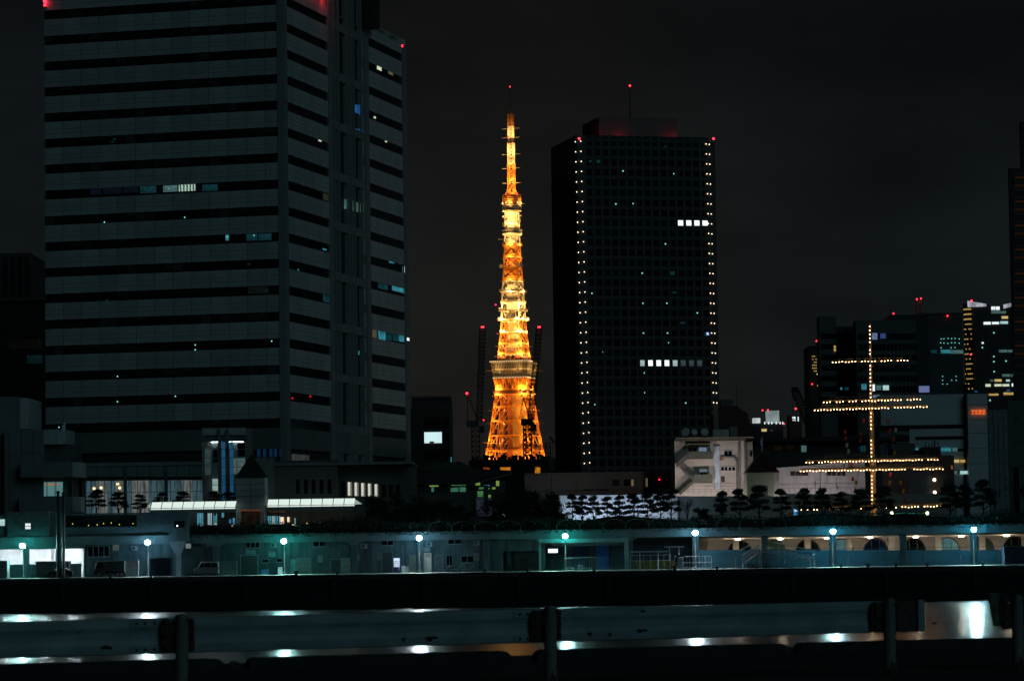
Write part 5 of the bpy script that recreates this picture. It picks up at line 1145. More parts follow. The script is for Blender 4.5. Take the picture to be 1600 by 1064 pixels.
for x in (p0-3,p0+8,p1-2): 
    part(hw,'beacon',M().ball((x,3.2,zr+.7),.35,6,5),E_red); lamp_point(hw,'beacon_light',(x,3.4,zr+1.6),80,(1,.03,.05),.3)
fb(hw,'podium_red_light',902,904,613.5,614.5,YW-1,.3,E_red) if False else None

# ================================================================== ORANGE LATTICE TOWER
YO=2200.0; sT=F/YO; b0=W(806,800,YO); tx=b0.x
def zt_(y): return W(803,y,YO).z-ZQ
tw=thing('lattice_tower','tall orange and white steel lattice tower lit up in amber between the buildings','tower',(W(803,560,YO).x,YO,ZQ),R(-18),local=True)
or_m=mat('tower_orange',(.64,.225,.022),.55,scale=.05,vary=.1); wh_m=mat('tower_white',(.70,.62,.48),.55,scale=.05,vary=.08); crm=mat('tower_cream_core',(.48,.36,.17),.7,scale=.3,vary=.2,stretch=(1,1,.3)); brn=mat('tower_brown_core',(.30,.07,.015),.7); dkm=mat('tower_dark_deck',(.06,.045,.035),.5)
PROF=[(866,215),(800,140),(760,112),(717,92),(704,87),(680,77),(657,70.5),(640,64.5),(620,58.5),(610,56),(590,54),(565,50),(545,46),(520,40),(500,37),(480,35),(457,33.5),(440,30.5),(415,27),(400,25.5),(380,24),(360,22.5),(332,21),(300,20)]
def side(y):
    for (ya,wa),(yb,wb) in zip(PROF,PROF[1:]):
        if yb<=y<=ya: return (wa+(wb-wa)*(y-ya)/(yb-ya))/1.26/sT
    return PROF[-1][1]/1.26/sT
def corners(y): s=side(y)/2; z=zt_(y); return [Vector((-s,-s,z)),Vector((s,-s,z)),Vector((s,s,z)),Vector((-s,s,z))]
LEV=[862,800,755,717,704,681,658,636,617,600,566,553,537,520,500,487,472,457,440,420,403,384,366,349,332]
def band(y):
    for a,b2,mt in ((1000,505,or_m),(505,438,wh_m),(438,384,or_m),(384,300,wh_m)):
        if b2<=y<=a: return mt
    return wh_m
for ya,yb in zip(LEV,LEV[1:]):
    mt=band((ya+yb)/2); ca,cb=corners(ya),corners(yb); s=side(ya); low=ya>610
    leg_t=1.15 if low else (.95 if s>11 else .75); br=.44 if low else .34
    for a,b2 in zip(ca,cb): part(tw,'leg',M().bar(a,b2,leg_t),mt)
    m=M()
    for j in range(4):
        k=(j+1)%4; a,b2,c,d=ca[j],ca[k],cb[k],cb[j]
        m.bar(d,c,leg_t*.8); n_=3 if low else (2 if s>13 else 1)
        if low:
            for q in (.2,.8): m.bar(a.lerp(b2,q),d.lerp(c,q),br*1.4)
            m.bar(a,d.lerp(c,.2),br); m.bar(b2,d.lerp(c,.8),br)
            m.bar(a.lerp(b2,.2),d.lerp(c,.5),br); m.bar(a.lerp(b2,.8),d.lerp(c,.5),br)
            e1,e2=a.lerp(d,.5),b2.lerp(c,.5); m.bar(e1,e1.lerp(e2,.2),br*.7); m.bar(e2,e2.lerp(e1,.2),br*.7)
        else:
            for i in range(n_):
                p,q=i/n_,(i+1)/n_; m.bar(a.lerp(b2,p),d.lerp(c,q),br); m.bar(a.lerp(b2,q),d.lerp(c,p),br)
                if i: m.bar(a.lerp(b2,p),d.lerp(c,p),br)
    part(tw,'bracing',m,mt)
# cores
def core(y0,y1,x0,x1,d0,d1,mt,name='lift_shaft'): return part(tw,name,M().box(x0,x1,d0,d1,zt_(y0),zt_(y1)),mt)
core(862,600,-.6,6.2,-3.4,3.4,crm); core(862,600,-4.6,-.7,-2.8,2.8,brn)
gm=M(); 
for i in range(60): z=zt_(862-4.4*i); gm.box(-.65,6.25,-3.46,-3.41,z,z+.25)
for x in (1.6,3.9): gm.box(x,x+.25,-3.47,-3.42,zt_(862),zt_(600))
part(tw,'shaft_grid',gm,or_m)
core(566,545,-4.8,4.8,-4.4,4.4,wh_m); core(545,505,-3.0,3.6,-3,3,crm); core(505,440,-3.4,3.4,-3.2,3.2,wh_m); core(438,419,-4.2,3.6,-3.4,3.4,or_m); core(419,403,-2.6,2.6,-2.6,2.6,brn); core(403,384,-4.2,3.2,-3.2,3.2,or_m); core(384,332,-3.0,3.0,-2.8,2.8,wh_m)
# platforms
def plat(y,wpx,th,mt,name='platform',edge=None):
    s=wpx/1.26/sT/2; z=zt_(y); m=M().box(-s,s,-s,s,z,z+th); 
    for i in range(9):
        for q in (-s,s): m.bar((-s+2*s*i/8,q,z+th),(-s+2*s*i/8,q,z+th+1.1),.15); m.bar((q,-s+2*s*i/8,z+th),(q,-s+2*s*i/8,z+th+1.1),.15)
    for q in (-s,s): m.bar((-s,q,z+th+1.1),(s,q,z+th+1.1),.15); m.bar((q,-s,z+th+1.1),(q,s,z+th+1.1),.15)
    return part(tw,name,m,mt)
for y,w_,mt in ((553,50,or_m),(520,43,wh_m),(500,50,wh_m),(487,45,wh_m),(474,40,wh_m),(457,43,wh_m),(438,32,or_m),(419,30,or_m),(403,29,or_m),(384,31,or_m),(612,58,or_m),(704,89,or_m)): plat(y,w_,.7,mt)
# main observation deck: a chamfered square box flaring upwards
def octa(hs,ch,z): return [Vector((x,y,z)) for x,y in ((-hs+ch,-hs),(hs-ch,-hs),(hs,-hs+ch),(hs,hs-ch),(hs-ch,hs),(-hs+ch,hs),(-hs,hs-ch),(-hs,-hs+ch))]
def frust(h0,h1,ch,z0,z1):
    m=M(); a=octa(h0,ch,z0); b2=octa(h1,ch,z1); m.add(a+b2,[tuple(range(7,-1,-1)),tuple(range(8,16))]+[(i,(i+1)%8,8+(i+1)%8,8+i) for i in range(8)]); return m
h0,h1=66/1.22/sT/2,74/1.22/sT/2; z0,z1=zt_(590),zt_(566.5)
md=part(tw,'main_deck',frust(h0,h1,2.6,z0,z1),dkm,'two storey glazed observation deck'); 
gm=M(); 
for q0,q1 in ((.0,.1),(.44,.56),(.9,1.0)):
    a=octa(h0+(h1-h0)*q0+.15,2.6,z0+(z1-z0)*q0); b2=octa(h0+(h1-h0)*q1+.15,2.6,z0+(z1-z0)*q1); gm.add(a+b2,[(i,(i+1)%8,8+(i+1)%8,8+i) for i in range(8)]+[tuple(range(7,-1,-1)),tuple(range(8,16))])
for q in (.24,.34,.70,.80):
    a=octa(h0+(h1-h0)*q+.08,2.6,z0+(z1-z0)*q)
    for i in range(8): gm.bar(a[i],a[(i+1)%8],.16)
A,B=octa(h0+.1,2.6,z0),octa(h1+.1,2.6,z1)
for i in range(8):
    j=(i+1)%8; n_=18 if (A[j]-A[i]).length>8 else 3
    for k in range(n_+1): gm.bar(A[i].lerp(A[j],k/n_),B[i].lerp(B[j],k/n_),.22)
part(md,'window_grid',gm,mat('deck_mullion',(.5,.44,.34),.6))
part(md,'roof_rim',frust(h1+.7,h1+.7,2.8,z1+.05,z1+.75),wh_m); part(md,'roof_drum',M().box(-8,8,-8,8,z1+.8,zt_(556)),mat('deck_roof_brown',(.14,.06,.03),.7)); part(md,'floor_rim',frust(h0+.5,h0+.5,2.6,z0-.8,z0-.05),wh_m)
rb2=mesh_of('rim_bulb',M().ball((0,0,0),.26,6,4),emis('rim_bulb',s2l(255,225,180),2.2))
for base,z_,n_ in ((octa(h1+.75,2.8,z1+.4),0,14),(octa(h0+.55,2.6,z0-.4),0,10)):
    for i in range(8):
        j=(i+1)%8; nn=n_ if i%2==0 else 2
        for k in range(nn): inst(md,'rim_bulb',rb2,base[i].lerp(base[j],(k+.5)/nn))
dl=part(md,'deck_lamp',M().ball((-6.5,-h0-1.0,z0+(z1-z0)*.3),.35,6,4),E_dotteal)
# support cone under the deck
m=M(); a=octa(56/1.22/sT/2,2.2,zt_(609)); b2=octa(64/1.22/sT/2,2.4,zt_(592))
for i in range(8):
    j=(i+1)%8; m.bar(a[i],b2[i],.8); m.bar(a[i],a[j],.7)
    n_=5 if (a[j]-a[i]).length>8 else 1
    for k in range(n_): m.bar(a[i].lerp(a[j],k/n_),b2[i].lerp(b2[j],(k+.5)/n_),.4); m.bar(a[i].lerp(a[j],(k+1)/n_),b2[i].lerp(b2[j],(k+.5)/n_),.4)
part(tw,'deck_support',m,or_m); part(tw,'support_drum',frust(20,22.5/2+10,2.2,zt_(607),zt_(592)) if False else frust(10.2,11.4,2.2,zt_(607),zt_(592)),or_m); part(tw,'ring_walk',frust(12.6,12.6,2.4,zt_(616),zt_(611)),mat('ring_brown',(.16,.05,.02),.7))
# upper pod
rp_=14.6/sT
part(tw,'pod_body',M().lathe((0,0,0),[(rp_*.92,zt_(331)),(rp_*.95,zt_(320)),(rp_*.95,zt_(306)),(rp_*.8,zt_(304.5))],24),mat('pod_dark',(.16,.06,.03),.6))
for i,y in enumerate((330.5,327.5,325,322.5,319,315.5,312.5,309.5,306.8)): part(tw,'pod_ring',M().lathe((0,0,0),[(rp_*.95,zt_(y)),(rp_*1.03,zt_(y)+.1),(rp_*1.03,zt_(y)+.5),(rp_*.95,zt_(y)+.6)],24),wh_m if i<4 else or_m)
pb=mesh_of('pod_bulb',M().ball((0,0,0),.42,6,4),emis('pod_bulb',s2l(255,215,150),3))
for i in range(10): t_=2*math.pi*i/10; inst(tw,'pod_bulb',pb,(rp_*1.06*math.cos(t_),rp_*1.06*math.sin(t_),zt_(318)))
part(tw,'ring_deck',M().lathe((0,0,0),[(14/sT,zt_(368)),(16/sT,zt_(366)),(16/sT,zt_(364.5)),(13/sT,zt_(364))],24),wh_m); part(tw,'ring_deck',M().lathe((0,0,0),[(15.5/sT,zt_(362)),(15.8/sT,zt_(361)),(15.8/sT,zt_(359.5)),(13/sT,zt_(359))],24),wh_m); part(tw,'ring_body',M().lathe((0,0,0),[(14.6/sT,zt_(364)),(14.6/sT,zt_(362))],24),mat('ring_olive',(.16,.13,.07),.6))
for px,y,r_ in ((-19,415.5,1.0),(15,415,1.1),(9,414.5,.8)):
    x=px/sT; d_=M(); d_.lathe((0,0,0),[(.1,0),(r_*.8,.25),(r_*1.4,.8),(r_*1.5,.9)],12); rot=Matrix.Rotation(R(90),3,'X'); d_.v=[Vector((x,-2 if px>0 else 0,zt_(y)))+rot@v for v in d_.v]; part(tw,'dish_antenna',d_,wh_m); part(tw,'dish_arm',M().bar((x,0,zt_(y)),(0,0,zt_(y)),.3),or_m)
for px,y in ((-16,477),(17,474),(18,467),(-10,349),(13,349),(15,346),(12,340),(-12,351)): part(tw,'antenna_panel',M().box(px/sT-.5,px/sT+.5,-3-.4,-3+.4,zt_(y)-1.2,zt_(y)+1.2),wh_m)
# antenna
def ant(y0,y1,wpx,mt,t_,n_):
    s=wpx/1.26/sT/2; m=M(); lg=M()
    P=[(-s,-s),(s,-s),(s,s),(-s,s)]
    for k in range(4): part(tw,'antenna_leg',M().bar((*P[k],zt_(y0)),(*P[k],zt_(y1)),t_*1.4),mt)
    for i in range(n_):
        za=zt_(y0)+(zt_(y1)-zt_(y0))*i/n_; zb=zt_(y0)+(zt_(y1)-zt_(y0))*(i+1)/n_
        for k in range(4):
            p,q=P[k],P[(k+1)%4]; m.bar((*p,za),(*q,za),t_); m.bar((*(p if i%2 else q),za),(*(q if i%2 else p),zb),t_)
    part(tw,'antenna_lattice',m,mt)
ant(303,256,11.5,or_m,.42,8); ant(256,223.5,10.5,wh_m,.40,6); ant(223.5,215,8,dkm,.3,2); ant(215,197,9,wh_m,.38,4)
m=M()
for i in range(3):
    for sx in (-1,1):
        m.box(sx*1.2-.75,sx*1.2+.75,-2,-1.2,zt_(195.5-6*i),zt_(190.5-6*i)); m.box(sx*1.2-.75,sx*1.2+.75,1.2,2,zt_(195.5-6*i),zt_(190.5-6*i))
part(tw,'antenna_array',m,mat('array_orange',(.36,.12,.03),.6)); part(tw,'mast_tip',M().tube((0,0,zt_(197)),(0,0,zt_(138)),.8,.35,n=8),dkm)
for i in range(4): t_=math.pi/4+i*math.pi/2; part(tw,'antenna_stay',M().bar((rp_*.75*math.cos(t_),rp_*.75*math.sin(t_),zt_(304)),(1.9*math.cos(t_),1.9*math.sin(t_),zt_(292)),.4),or_m)
for x,y,z_ in ((0,-.6,zt_(136)),(-3.3,-3.5,zt_(304.5)),(5.2,-4.0,zt_(304.5)),(-1.5,-2.4,zt_(215.5)),(1.7,-2.4,zt_(215.5)),(-20,-10,zt_(656)),(19,-10,zt_(656.5)),(-10,-9.5,zt_(477)),(7,-11.5,zt_(558)),(4,-8,zt_(383.5))): part(tw,'beacon',M().ball((x,y,z_),.45,8,6),E_red)
# floodlights on the platforms: a housing each with its own lamp, on all four sides
TW_COL=(1,.56,.16)
hs_me=mesh_of('floodlight',M().box(-.5,.5,-.35,.35,-.9,-.2),dkm)
def flood(y,off,power,aim,sides=(0,1,2,3),col=TW_COL,spread=0):
    off=-off if off<0 else min(off,3.0 if y<620 else 4.5); power*=(1 if y<620 else .42)*random.Random(int(y)).uniform(.6,1.35); s=side(y)/2+off; z=zt_(y)
    for k in sides:
        for q in ((-.45,.45) if spread else (0,)):
            p=Vector((q*side(y),-s,z)); rot=Matrix.Rotation(k*math.pi/2,3,'Z'); p=rot@p; tgt=rot@Vector((q*side(y)*.6,0,zt_(aim)))
            hb=inst(tw,'floodlight',hs_me,p,(0,0,k*math.pi/2)); part(tw,'floodlight_arm',M().bar(p-Vector((0,0,.6)),rot@Vector((q*side(y),-side(y)/2+.2,z-.6)),.16),or_m if z<zt_(505) else wh_m); lamp_area(tw,'floodlight_lamp',p,tgt,power*TP,col if y<600 else (1,.47,.09),.8)
TP=.18
for y,off,pw_,aim,spr in ((760,14,60000,700,1),(717,13,60000,670,1),(690,12,40000,650,1),(660,10,32000,630,1),(640,9,26000,612,1),(618,7,14000,598,1),(609.5,3,15000,598,1),
        (556,5,13000,535,1),(540,6,11000,515,1),(520,5,11000,495,1),(500,6,12000,478,1),(480,6,12000,462,1),(457,6,10000,436,0),(438,5,9000,420,0),(415,5,5500,398,0),(403,5,8000,386,0),(384,5,8000,368,0),(352,5,10000,338,0),(339,6,7000,328,0),
        (318,-6,9000,316,0),(336,5,7000,318,0),(372,-6,5000,362,0),(578,-9,2600,578,1),(303,5,14000,285,0),(285,7,12000,268,0),(262,7,11000,245,0),(240,7,10000,225,0),(214,6,8000,204,0),(200,6,3500,188,0)): flood(y,off,pw_,aim,spread=spr)

# ================================================================== RIGHT SIDE: stair building, warehouse, offices
YS=500.0
sb=thing('stair_building','white plaster building with an outside zigzag stair behind the pines','building',(W(1112,780,YS).x,YS,ZQ))
pl=mat('white_plaster',(.56,.50,.46),.85,scale=.5,vary=.12,bump=.1); pl2=mat('white_plaster_clean',(.62,.60,.60),.8,vary=.05); olive=mat('stair_olive',(.075,.08,.06),.7)
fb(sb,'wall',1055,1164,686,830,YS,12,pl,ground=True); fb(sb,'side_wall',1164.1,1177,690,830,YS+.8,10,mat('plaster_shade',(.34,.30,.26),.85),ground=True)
fb(sb,'flat_roof',1056,1166,684,688.5,YS-1.2,14,mat('flat_roof_edge',(.10,.09,.07),.8)); fb(sb,'roof_ledge',1056,1178,683,684.4,YS-1.4,14.4,mat('flat_roof_tan',(.22,.18,.12),.8))
fb(sb,'white_pilaster',1116,1124.5,697,764,YS-.35,.3,mat('blue_white_panel',(.55,.62,.78),.7)); fb(sb,'awning',1072,1108,693,696.5,YS-1.0,.9,mat('awning_green',(.16,.17,.08),.7))
E_door=emis('stair_door_blue',s2l(120,132,160),.7)
for x0,x1,y0,y1,mt in ((1092,1104,699,705,E_door),(1076,1081,700,707,glass_dk),(1083,1088,700,707,glass_dk),(1131.5,1137.3,705,712,glass_dk),(1138,1143.8,705,712,glass_dk),(1127,1131,729.5,735,glass_dk),(1132.5,1136.5,729.5,735,glass_dk),(1138.3,1142.3,729.5,735,glass_dk),(1144,1148.5,729.5,735,glass_dk),(1126.5,1132.5,744,753,mat('brown_window',(.05,.035,.03),.4)),(1093,1105,733,737,emis('door_light',s2l(110,125,135),.7)),(1094,1099,738,744,glass_dk),(1100,1105,738,744,glass_dk),(1172,1175,704,713,glass_dk)): fb(sb,'window',x0,x1,y0,y1,YS-.06+(.8 if x0>1165 else 0),.05,mt)
for x0,x1,y0,y1 in ((1131,1144.3,704.3,712.8),(1126.5,1149,728.8,735.6)):
    m=M(); 
    for a,b2 in (((x0,y0),(x1,y0)),((x0,y1),(x1,y1)),((x0,y0),(x0,y1)),((x1,y0),(x1,y1))): bar_px(m,a,b2,YS-.08,.09,.09)
    part(sb,'window_frame',m,pl2)
m=M(); bar_px(m,(1128,714),(1147,714),YS-.3,.22,.22); bar_px(m,(1147,714),(1151,720),YS-.3,.22,.22); bar_px(m,(1151,720),(1151.5,763),YS-.3,.22,.22); part(sb,'duct_pipe',m,mat('duct_grey',(.2,.2,.19),.6))
for px in (1153.5,1156,1164): m=M(); bar_px(m,(px,690),(px+1,765),YS-.15,.12,.12); part(sb,'drain_pipe',m,mat('duct_grey',(.2,.2,.19),.6))
fb(sb,'meter_box',1125,1130,713,719,YS-.3,.25,mat('meter_tan',(.3,.16,.06),.7))
def flight(a,b2,side_rail=True):
    m=M(); n_=11
    for i in range(n_):
        q=W(a[0]+(b2[0]-a[0])*(i+.5)/n_,a[1]+(b2[1]-a[1])*(i+.5)/n_,YS-1.4); m.box(q.x-.22,q.x+.22,YS-1.9,YS-.7,q.z-.06,q.z)
    part(sb,'stair_tread',m,olive); m=M(); bar_px(m,a,b2,YS-1.9,.10,.38); bar_px(m,a,b2,YS-.7,.10,.38); part(sb,'stair_stringer',m,olive)
    m=M(); dn=-11
    bar_px(m,(a[0],a[1]+dn),(b2[0],b2[1]+dn),YS-1.9,.06,.06); bar_px(m,(a[0],a[1]+dn/2),(b2[0],b2[1]+dn/2),YS-1.9,.04,.04)
    for i in range(12): px=a[0]+(b2[0]-a[0])*i/11; py=a[1]+(b2[1]-a[1])*i/11; bar_px(m,(px,py),(px,py+dn),YS-1.9,.03,.03)
    part(sb,'stair_rail',m,olive)
flight((1057,728),(1076,713)); flight((1067,734),(1085,750)); flight((1085,751),(1062,772))
for x0,x1,y0,y1 in ((1076,1114,705,715),(1084,1113,741,752)):
    fb(sb,'landing',x0,x1,y1,y1+1.5,YS-2,2,olive); fb(sb,'landing_screen',x0,x1,y0,y1,YS-2.05,.06,mat('screen_olive',(.10,.11,.085),.8))
m=M()
for px in range(1066,1166,9): bar_px(m,(px,764.5),(px,772),YS-2.4,.05,.05)
bar_px(m,(1066,764.5),(1166,763.5),YS-2.4,.05,.05); bar_px(m,(1066,768),(1166,767),YS-2.4,.04,.04); part(sb,'terrace_rail',m,olive)
for i,(c,r_) in enumerate(((1072,7),(1101,6),(1084,5))):
    q=W(c,676,YS+1); m=M(); m.lathe((0,0,0),[(.05,0),(r_*.06,.08),(r_*.105,.3)],14); rot=Matrix.Rotation(R(70),3,'X')@Matrix.Rotation(R(20*i-20),3,'Y'); m.v=[q+rot@v for v in m.v]; o=part(sb,'roof_dish',m,pl2); part(sb,'dish_mount',M().tube((q.x,q.y+.3,W(c,685,YS).z),(q.x,q.y+.3,q.z),.08,n=6),olive)
fb(sb,'roof_unit',1114,1126.5,671,683,YS+1,2,pl); fb(sb,'roof_unit',1126.8,1139,671,683,YS+1,2,pl); fb(sb,'air_conditioner',1141,1152,666,683,YS+1.5,1.5,mat('ac_grey',(.2,.2,.19),.6)); fb(sb,'chimney',1115,1122.5,632,684,YS+4,1.2,mat('chimney_tan',(.20,.18,.155),.8))
# lamp that lights its foot
fl=thing('yard_floodlight','yard floodlights behind the promenade lighting the white plaster stair building','floodlight',(W(1110,800,488).x,488,ZQ))
for px,pw_ in ((1085,380),(1135,330)):
    q=W(px,800,489); part(fl,'floodlight_post',M().tube((q.x,489,ZQ),(q.x,489,q.z),.07,n=6),steel_dk); part(fl,'floodlight_head',M().box(q.x-.3,q.x+.3,488.5,488.9,q.z-.05,q.z+.25),steel_dk); lamp_area(fl,'floodlight_lamp',(q.x,489.1,q.z+.15),(q.x,500,q.z+5.5),pw_*1.25,(1,.89,.85),.5)
fl2=thing('yard_floodlight','yard floodlights between the promenade wall and the streaked white warehouse','floodlight',(W(1270,800,485).x,485,ZQ))
for px,pw_,Y_,c_ in ((1240,300,485.5,(1,.85,.84)),(1300,280,485.5,(1,.85,.84)),(1193,90,479,(.85,1,.85))):
    q=W(px,800,Y_); part(fl2,'floodlight_post',M().tube((q.x,Y_,ZQ),(q.x,Y_,q.z),.07,n=6),steel_dk); part(fl2,'floodlight_head',M().box(q.x-.3,q.x+.3,Y_-.5,Y_-.1,q.z-.05,q.z+.25),steel_dk); lamp_area(fl2,'floodlight_lamp',(q.x,Y_+.1,q.z+.15),(q.x,Y_+10,q.z+3),pw_,c_,.5)
rd_=thing('red_drum_roof','dark red rounded roof rising behind the white stair building','building',(W(1145,680,540).x,540,ZQ)); a,b2=W(1117,660,540).x,W(1174,660,540).x; z0,z1=W(1145,690,540).z,W(1145,634,540).z
m=M(); m.prism([(a,ZQ),(a,z1-1.0),(a+1.2,z1),(b2-2.5,z1),(b2-.6,z1-1.4),(b2,z1-5),(b2,ZQ)],540,552); part(rd_,'drum',m,mat('dark_red_sheet',(.085,.022,.022),.6,vary=.15)); fb(rd_,'water_tank',1126,1145,624,634,542,4,mat('tank_grey',(.10,.10,.09),.7))
m=M(); bar_px(m,(1151,605),(1151,634),543,.1,.1); bar_px(m,(1144,617),(1157,617.4),543,.07,.07); bar_px(m,(1158,603),(1158.5,634),543,.06,.06); part(rd_,'aerial',m,steel_dk)
# green pavilion
gp=thing('green_pavilion','small green grey pavilion with a dark red pyramid roof','building',(W(1193,770,488).x,488,ZQ)); gm_=mat('green_render',(.16,.185,.145),.85,scale=.5,vary=.12)
fb(gp,'front_wall',1168,1209,738,830,488,6,gm_,ground=True); fb(gp,'side_wall',1209.1,1218,738,830,488.6,5,mat('green_render_side',(.22,.22,.19),.85),ground=True)
a,b2=W(1166,737,488).x,W(1218,737,488).x; z0=W(1192,737.8,488).z; part(gp,'roof',M().pyramid(a,b2,487.5,495,z0,W(1190,704,491).z),mat('maroon_tile',(.05,.014,.014),.7)); fb(gp,'door',1177,1200,759,800,487.9,.06,mat('pav_door',(.02,.03,.025),.6)); fb(gp,'roof_slab',1145,1166,700,740,494,3,mat('maroon_tile',(.05,.014,.014),.7)) if False else None
fp=thing('flag_pole','thin flag pole with a small blue flag behind the pavilion roof','flag pole',(W(1191,704,492).x,492,ZQ)); m=M(); bar_px(m,(1190.5,712),(1191,682),492,.09,.09); part(fp,'pole',m,steel); m=M(); q=W(1190.5,685,492); m.add([q,q+Vector((-.3,.1,-.3)),q+Vector((-.25,.15,-1.1)),q+Vector((0,0,-1.2))],[(0,1,2,3),(3,2,1,0)]); part(fp,'flag',m,mat('blue_flag',(.05,.22,.5),.8))
# long dark roofed hall and white warehouse
dh=thing('dark_hall','long dark roofed hall behind the green pavilion','building',(W(1270,720,530).x,530,ZQ))
fb(dh,'body',1176,1372,690,830,530,25,mat('hall_night',(.05,.05,.05),.85),ground=True); m=M(); m.prism([(W(1172,689.8,528).x,W(1172,689.8,528).z),(W(1178,686,528).x,W(1178,686,528).z),(W(1355,679,528).x,W(1355,679,528).z),(W(1394,686,528).x,W(1394,686,528).z),(W(1394,689,528).x,W(1394,689,528).z)],528,556); part(dh,'roof',m,mat('hall_roof',(.02,.016,.016),.7))
for x0,x1,mt in ((1252,1260,E_cool_dim),(1345,1353,E_teal_dim),(1207,1222,glass_dk),(1229,1242,glass_dk)): fb(dh,'window',x0,x1,696,706,529.9,.06,mt)
fb(dh,'tan_band',1288,1360,708.5,714,529.8,.1,mat('tan_band',(.14,.12,.08),.8))
wh=thing('white_warehouse','low white warehouse with streaked walls below the lit yards','building',(W(1280,770,495).x,495,ZQ)); wm_=mat('stained_white',(.44,.42,.43),.85,scale=.7,vary=.18,spots=((.16,.15,.15),.8,.60),stretch=(1.5,1,.35))
a,b2=W(1210,760,495).x,W(1352,760,495).x; m=M(); m.prism([(a,ZQ),(a,W(1211,731,495).z),(W(1260,727,495).x,W(1260,727.5,495).z),(b2,W(1350,719,495).z),(b2,ZQ)],495,510); part(wh,'wall',m,wm_)
for x0,x1 in ((1235,1242),(1243,1251),(1252,1263),(1292,1299),(1300,1306),(1308,1314),(1315,1321)): fb(wh,'window',x0,x1,736.5,743,494.9,.06,mat('brown_dark_window',(.02,.015,.012),.4))
m=M()
for px in range(1218,1352,8): bar_px(m,(px,763),(px,770),493.5,.05,.05)
bar_px(m,(1218,763),(1352,761),493.5,.05,.05); part(wh,'yard_rail',m,olive); m=M(); bar_px(m,(1281.5,730),(1282,765),494.8,.14,.14); part(wh,'drain_pipe',m,mat('duct_grey',(.2,.2,.19),.6))
# brown block at the right ends of the lower yards
bl=thing('brown_house','dark brown house behind the right ends of the lower lit yards','building',(W(1440,740,470).x,470,ZQ)); bh=mat('brown_brick',(.055,.042,.038),.85)
fb(bl,'body',1372,1488,712,830,500,12,mat('shadow_wall',(.065,.06,.055),.85),ground=True); fb(bl,'front_block',1455,1492,712,830,498,8,bh,ground=True); fb(bl,'tall_block',1395,1430,693,712,505,6,mat('grey_brown',(.10,.09,.085),.8)); fb(bl,'roof_block',1443,1470,698,712,503,6,bh); fb(bl,'blue_shed',1420,1455,735,772,497.5,.3,mat('blue_grey_shed',(.035,.05,.065),.7))
fb(bl,'window',1486,1489,727,733,497.9,.06,emis('amber_slot',s2l(120,80,45),.8)); fb(bl,'window',1475,1488,748,758,497.9,.06,slot)
for px,py in ((1460,749.5),(1460.5,769)): part(bl,'wall_lamp',M().ball(W(px,py,497),.26,8,6),emis('house_lamp',s2l(255,235,205),5))
m=M(); 
for i in range(5): bar_px(m,(1446+5*i,690+i%2*3),(1446+5*i,700),503,.12,.12)
bar_px(m,(1460,685),(1460,700),503,.25,.25); part(bl,'roof_aerial',m,steel_dk)
pw=thing('promenade_wall','long grey wall behind the lowest lit yard','wall',(W(1370,780,480).x,480,ZQ))
for i in range(8): x0=1226.8+33.6*i; fb(pw,'wall_panel',x0+.1,x0+33.4,771+(.4 if i%2 else 0),830,480,.4,mat('promenade_grey',(.24,.26,.25),.85,scale=.4,vary=.15),ground=True)

# office with the red sign
gr=thing('grey_office','pale grey office building with white bands carrying the orange sign','building',(W(1450,700,620).x,620,ZQ)); go=mat('grey_office_panel',(.56,.58,.58),.7,scale=.2,vary=.08)
fb(gr,'upper_block',1376,1505.5,616.5,664,622,8,go); fb(gr,'lower_block',1376,1507,664.2,830,624,8,mat('grey_office_dark',(.13,.14,.14),.8),ground=True); fb(gr,'glass_joint',1506,1514,600,830,623,6,mat('joint_glass',(.02,.028,.032),.3),ground=True); fb(gr,'sign_tower',1514,1545,615,830,620,6,go,ground=True)
for y0,y1,x0 in ((670,681.5,1421),(687,701,1421),(705,717,1470),(723,734,1490),(740,830,1490)): fb(gr,'white_band',x0,1506,y0,y1,621.5,3,go)
fb(gr,'white_band',1421,1430,681.6,700,621.4,3,go); fb(gr,'window_frame',1401,1421,674,692,621.4,.3,panel2_m); 
for i in range(5): fb(gr,'window',1402+3.9*i,1405+3.9*i,679,690,621.3,.05,glass_dk)
for x0,x1,y0,y1,mt in ((1430,1440,700,703,E_teal),(1466,1486,700,705,E_teal),(1488,1496,700,705,E_cool_dim),(1490.5,1499,718,722.5,E_warm),(1500,1508,718,722.5,E_gold),(1490.5,1496,735.5,740.5,E_cool_dim),(1500,1512,735.5,740.5,E_cool)): fb(gr,'lit_window',x0,x1,y0,y1,621.2,.05,mt)
for x0 in (1484,1490,1496): fb(gr,'window',x0,x0+5,663.8,669,621.6,.05,glass_dk)
m=M()
for px in range(1390,1506,7): bar_px(m,(px,662),(px,670),621.7,.07,.07)
part(gr,'roof_rail',m,steel_dk)
for y in (632,655,676,700,724): fb(gr,'panel_joint',1514,1545,y,y+.5,619.95,.04,joint_m)
tcv=bpy.data.curves.new('sign_letters','FONT'); tcv.body='文化放送'; tcv.size=1.0; tcv.extrude=.05; to=bpy.data.objects.new('tmp_text',tcv); COL.objects.link(to)
bpy.context.view_layer.update(); me=bpy.data.meshes.new_from_object(to.evaluated_get(bpy.context.evaluated_depsgraph_get())); bpy.data.objects.remove(to)
xs_=[v.co.x for v in me.vertices]; ys_=[v.co.y for v in me.vertices]; a=W(1517.5,647.5,619.7); b2=W(1539.5,639.5,619.7); sx=(b2.x-a.x)/(max(xs_)-min(xs_)); sy=(b2.z-a.z)/(max(ys_)-min(ys_))
m=M(); m.v=[Vector((a.x+(v.co.x-min(xs_))*sx,619.7-v.co.z,a.z+(v.co.y-min(ys_))*sy)) for v in me.vertices]; m.f=[tuple(p.vertices) for p in me.polygons]
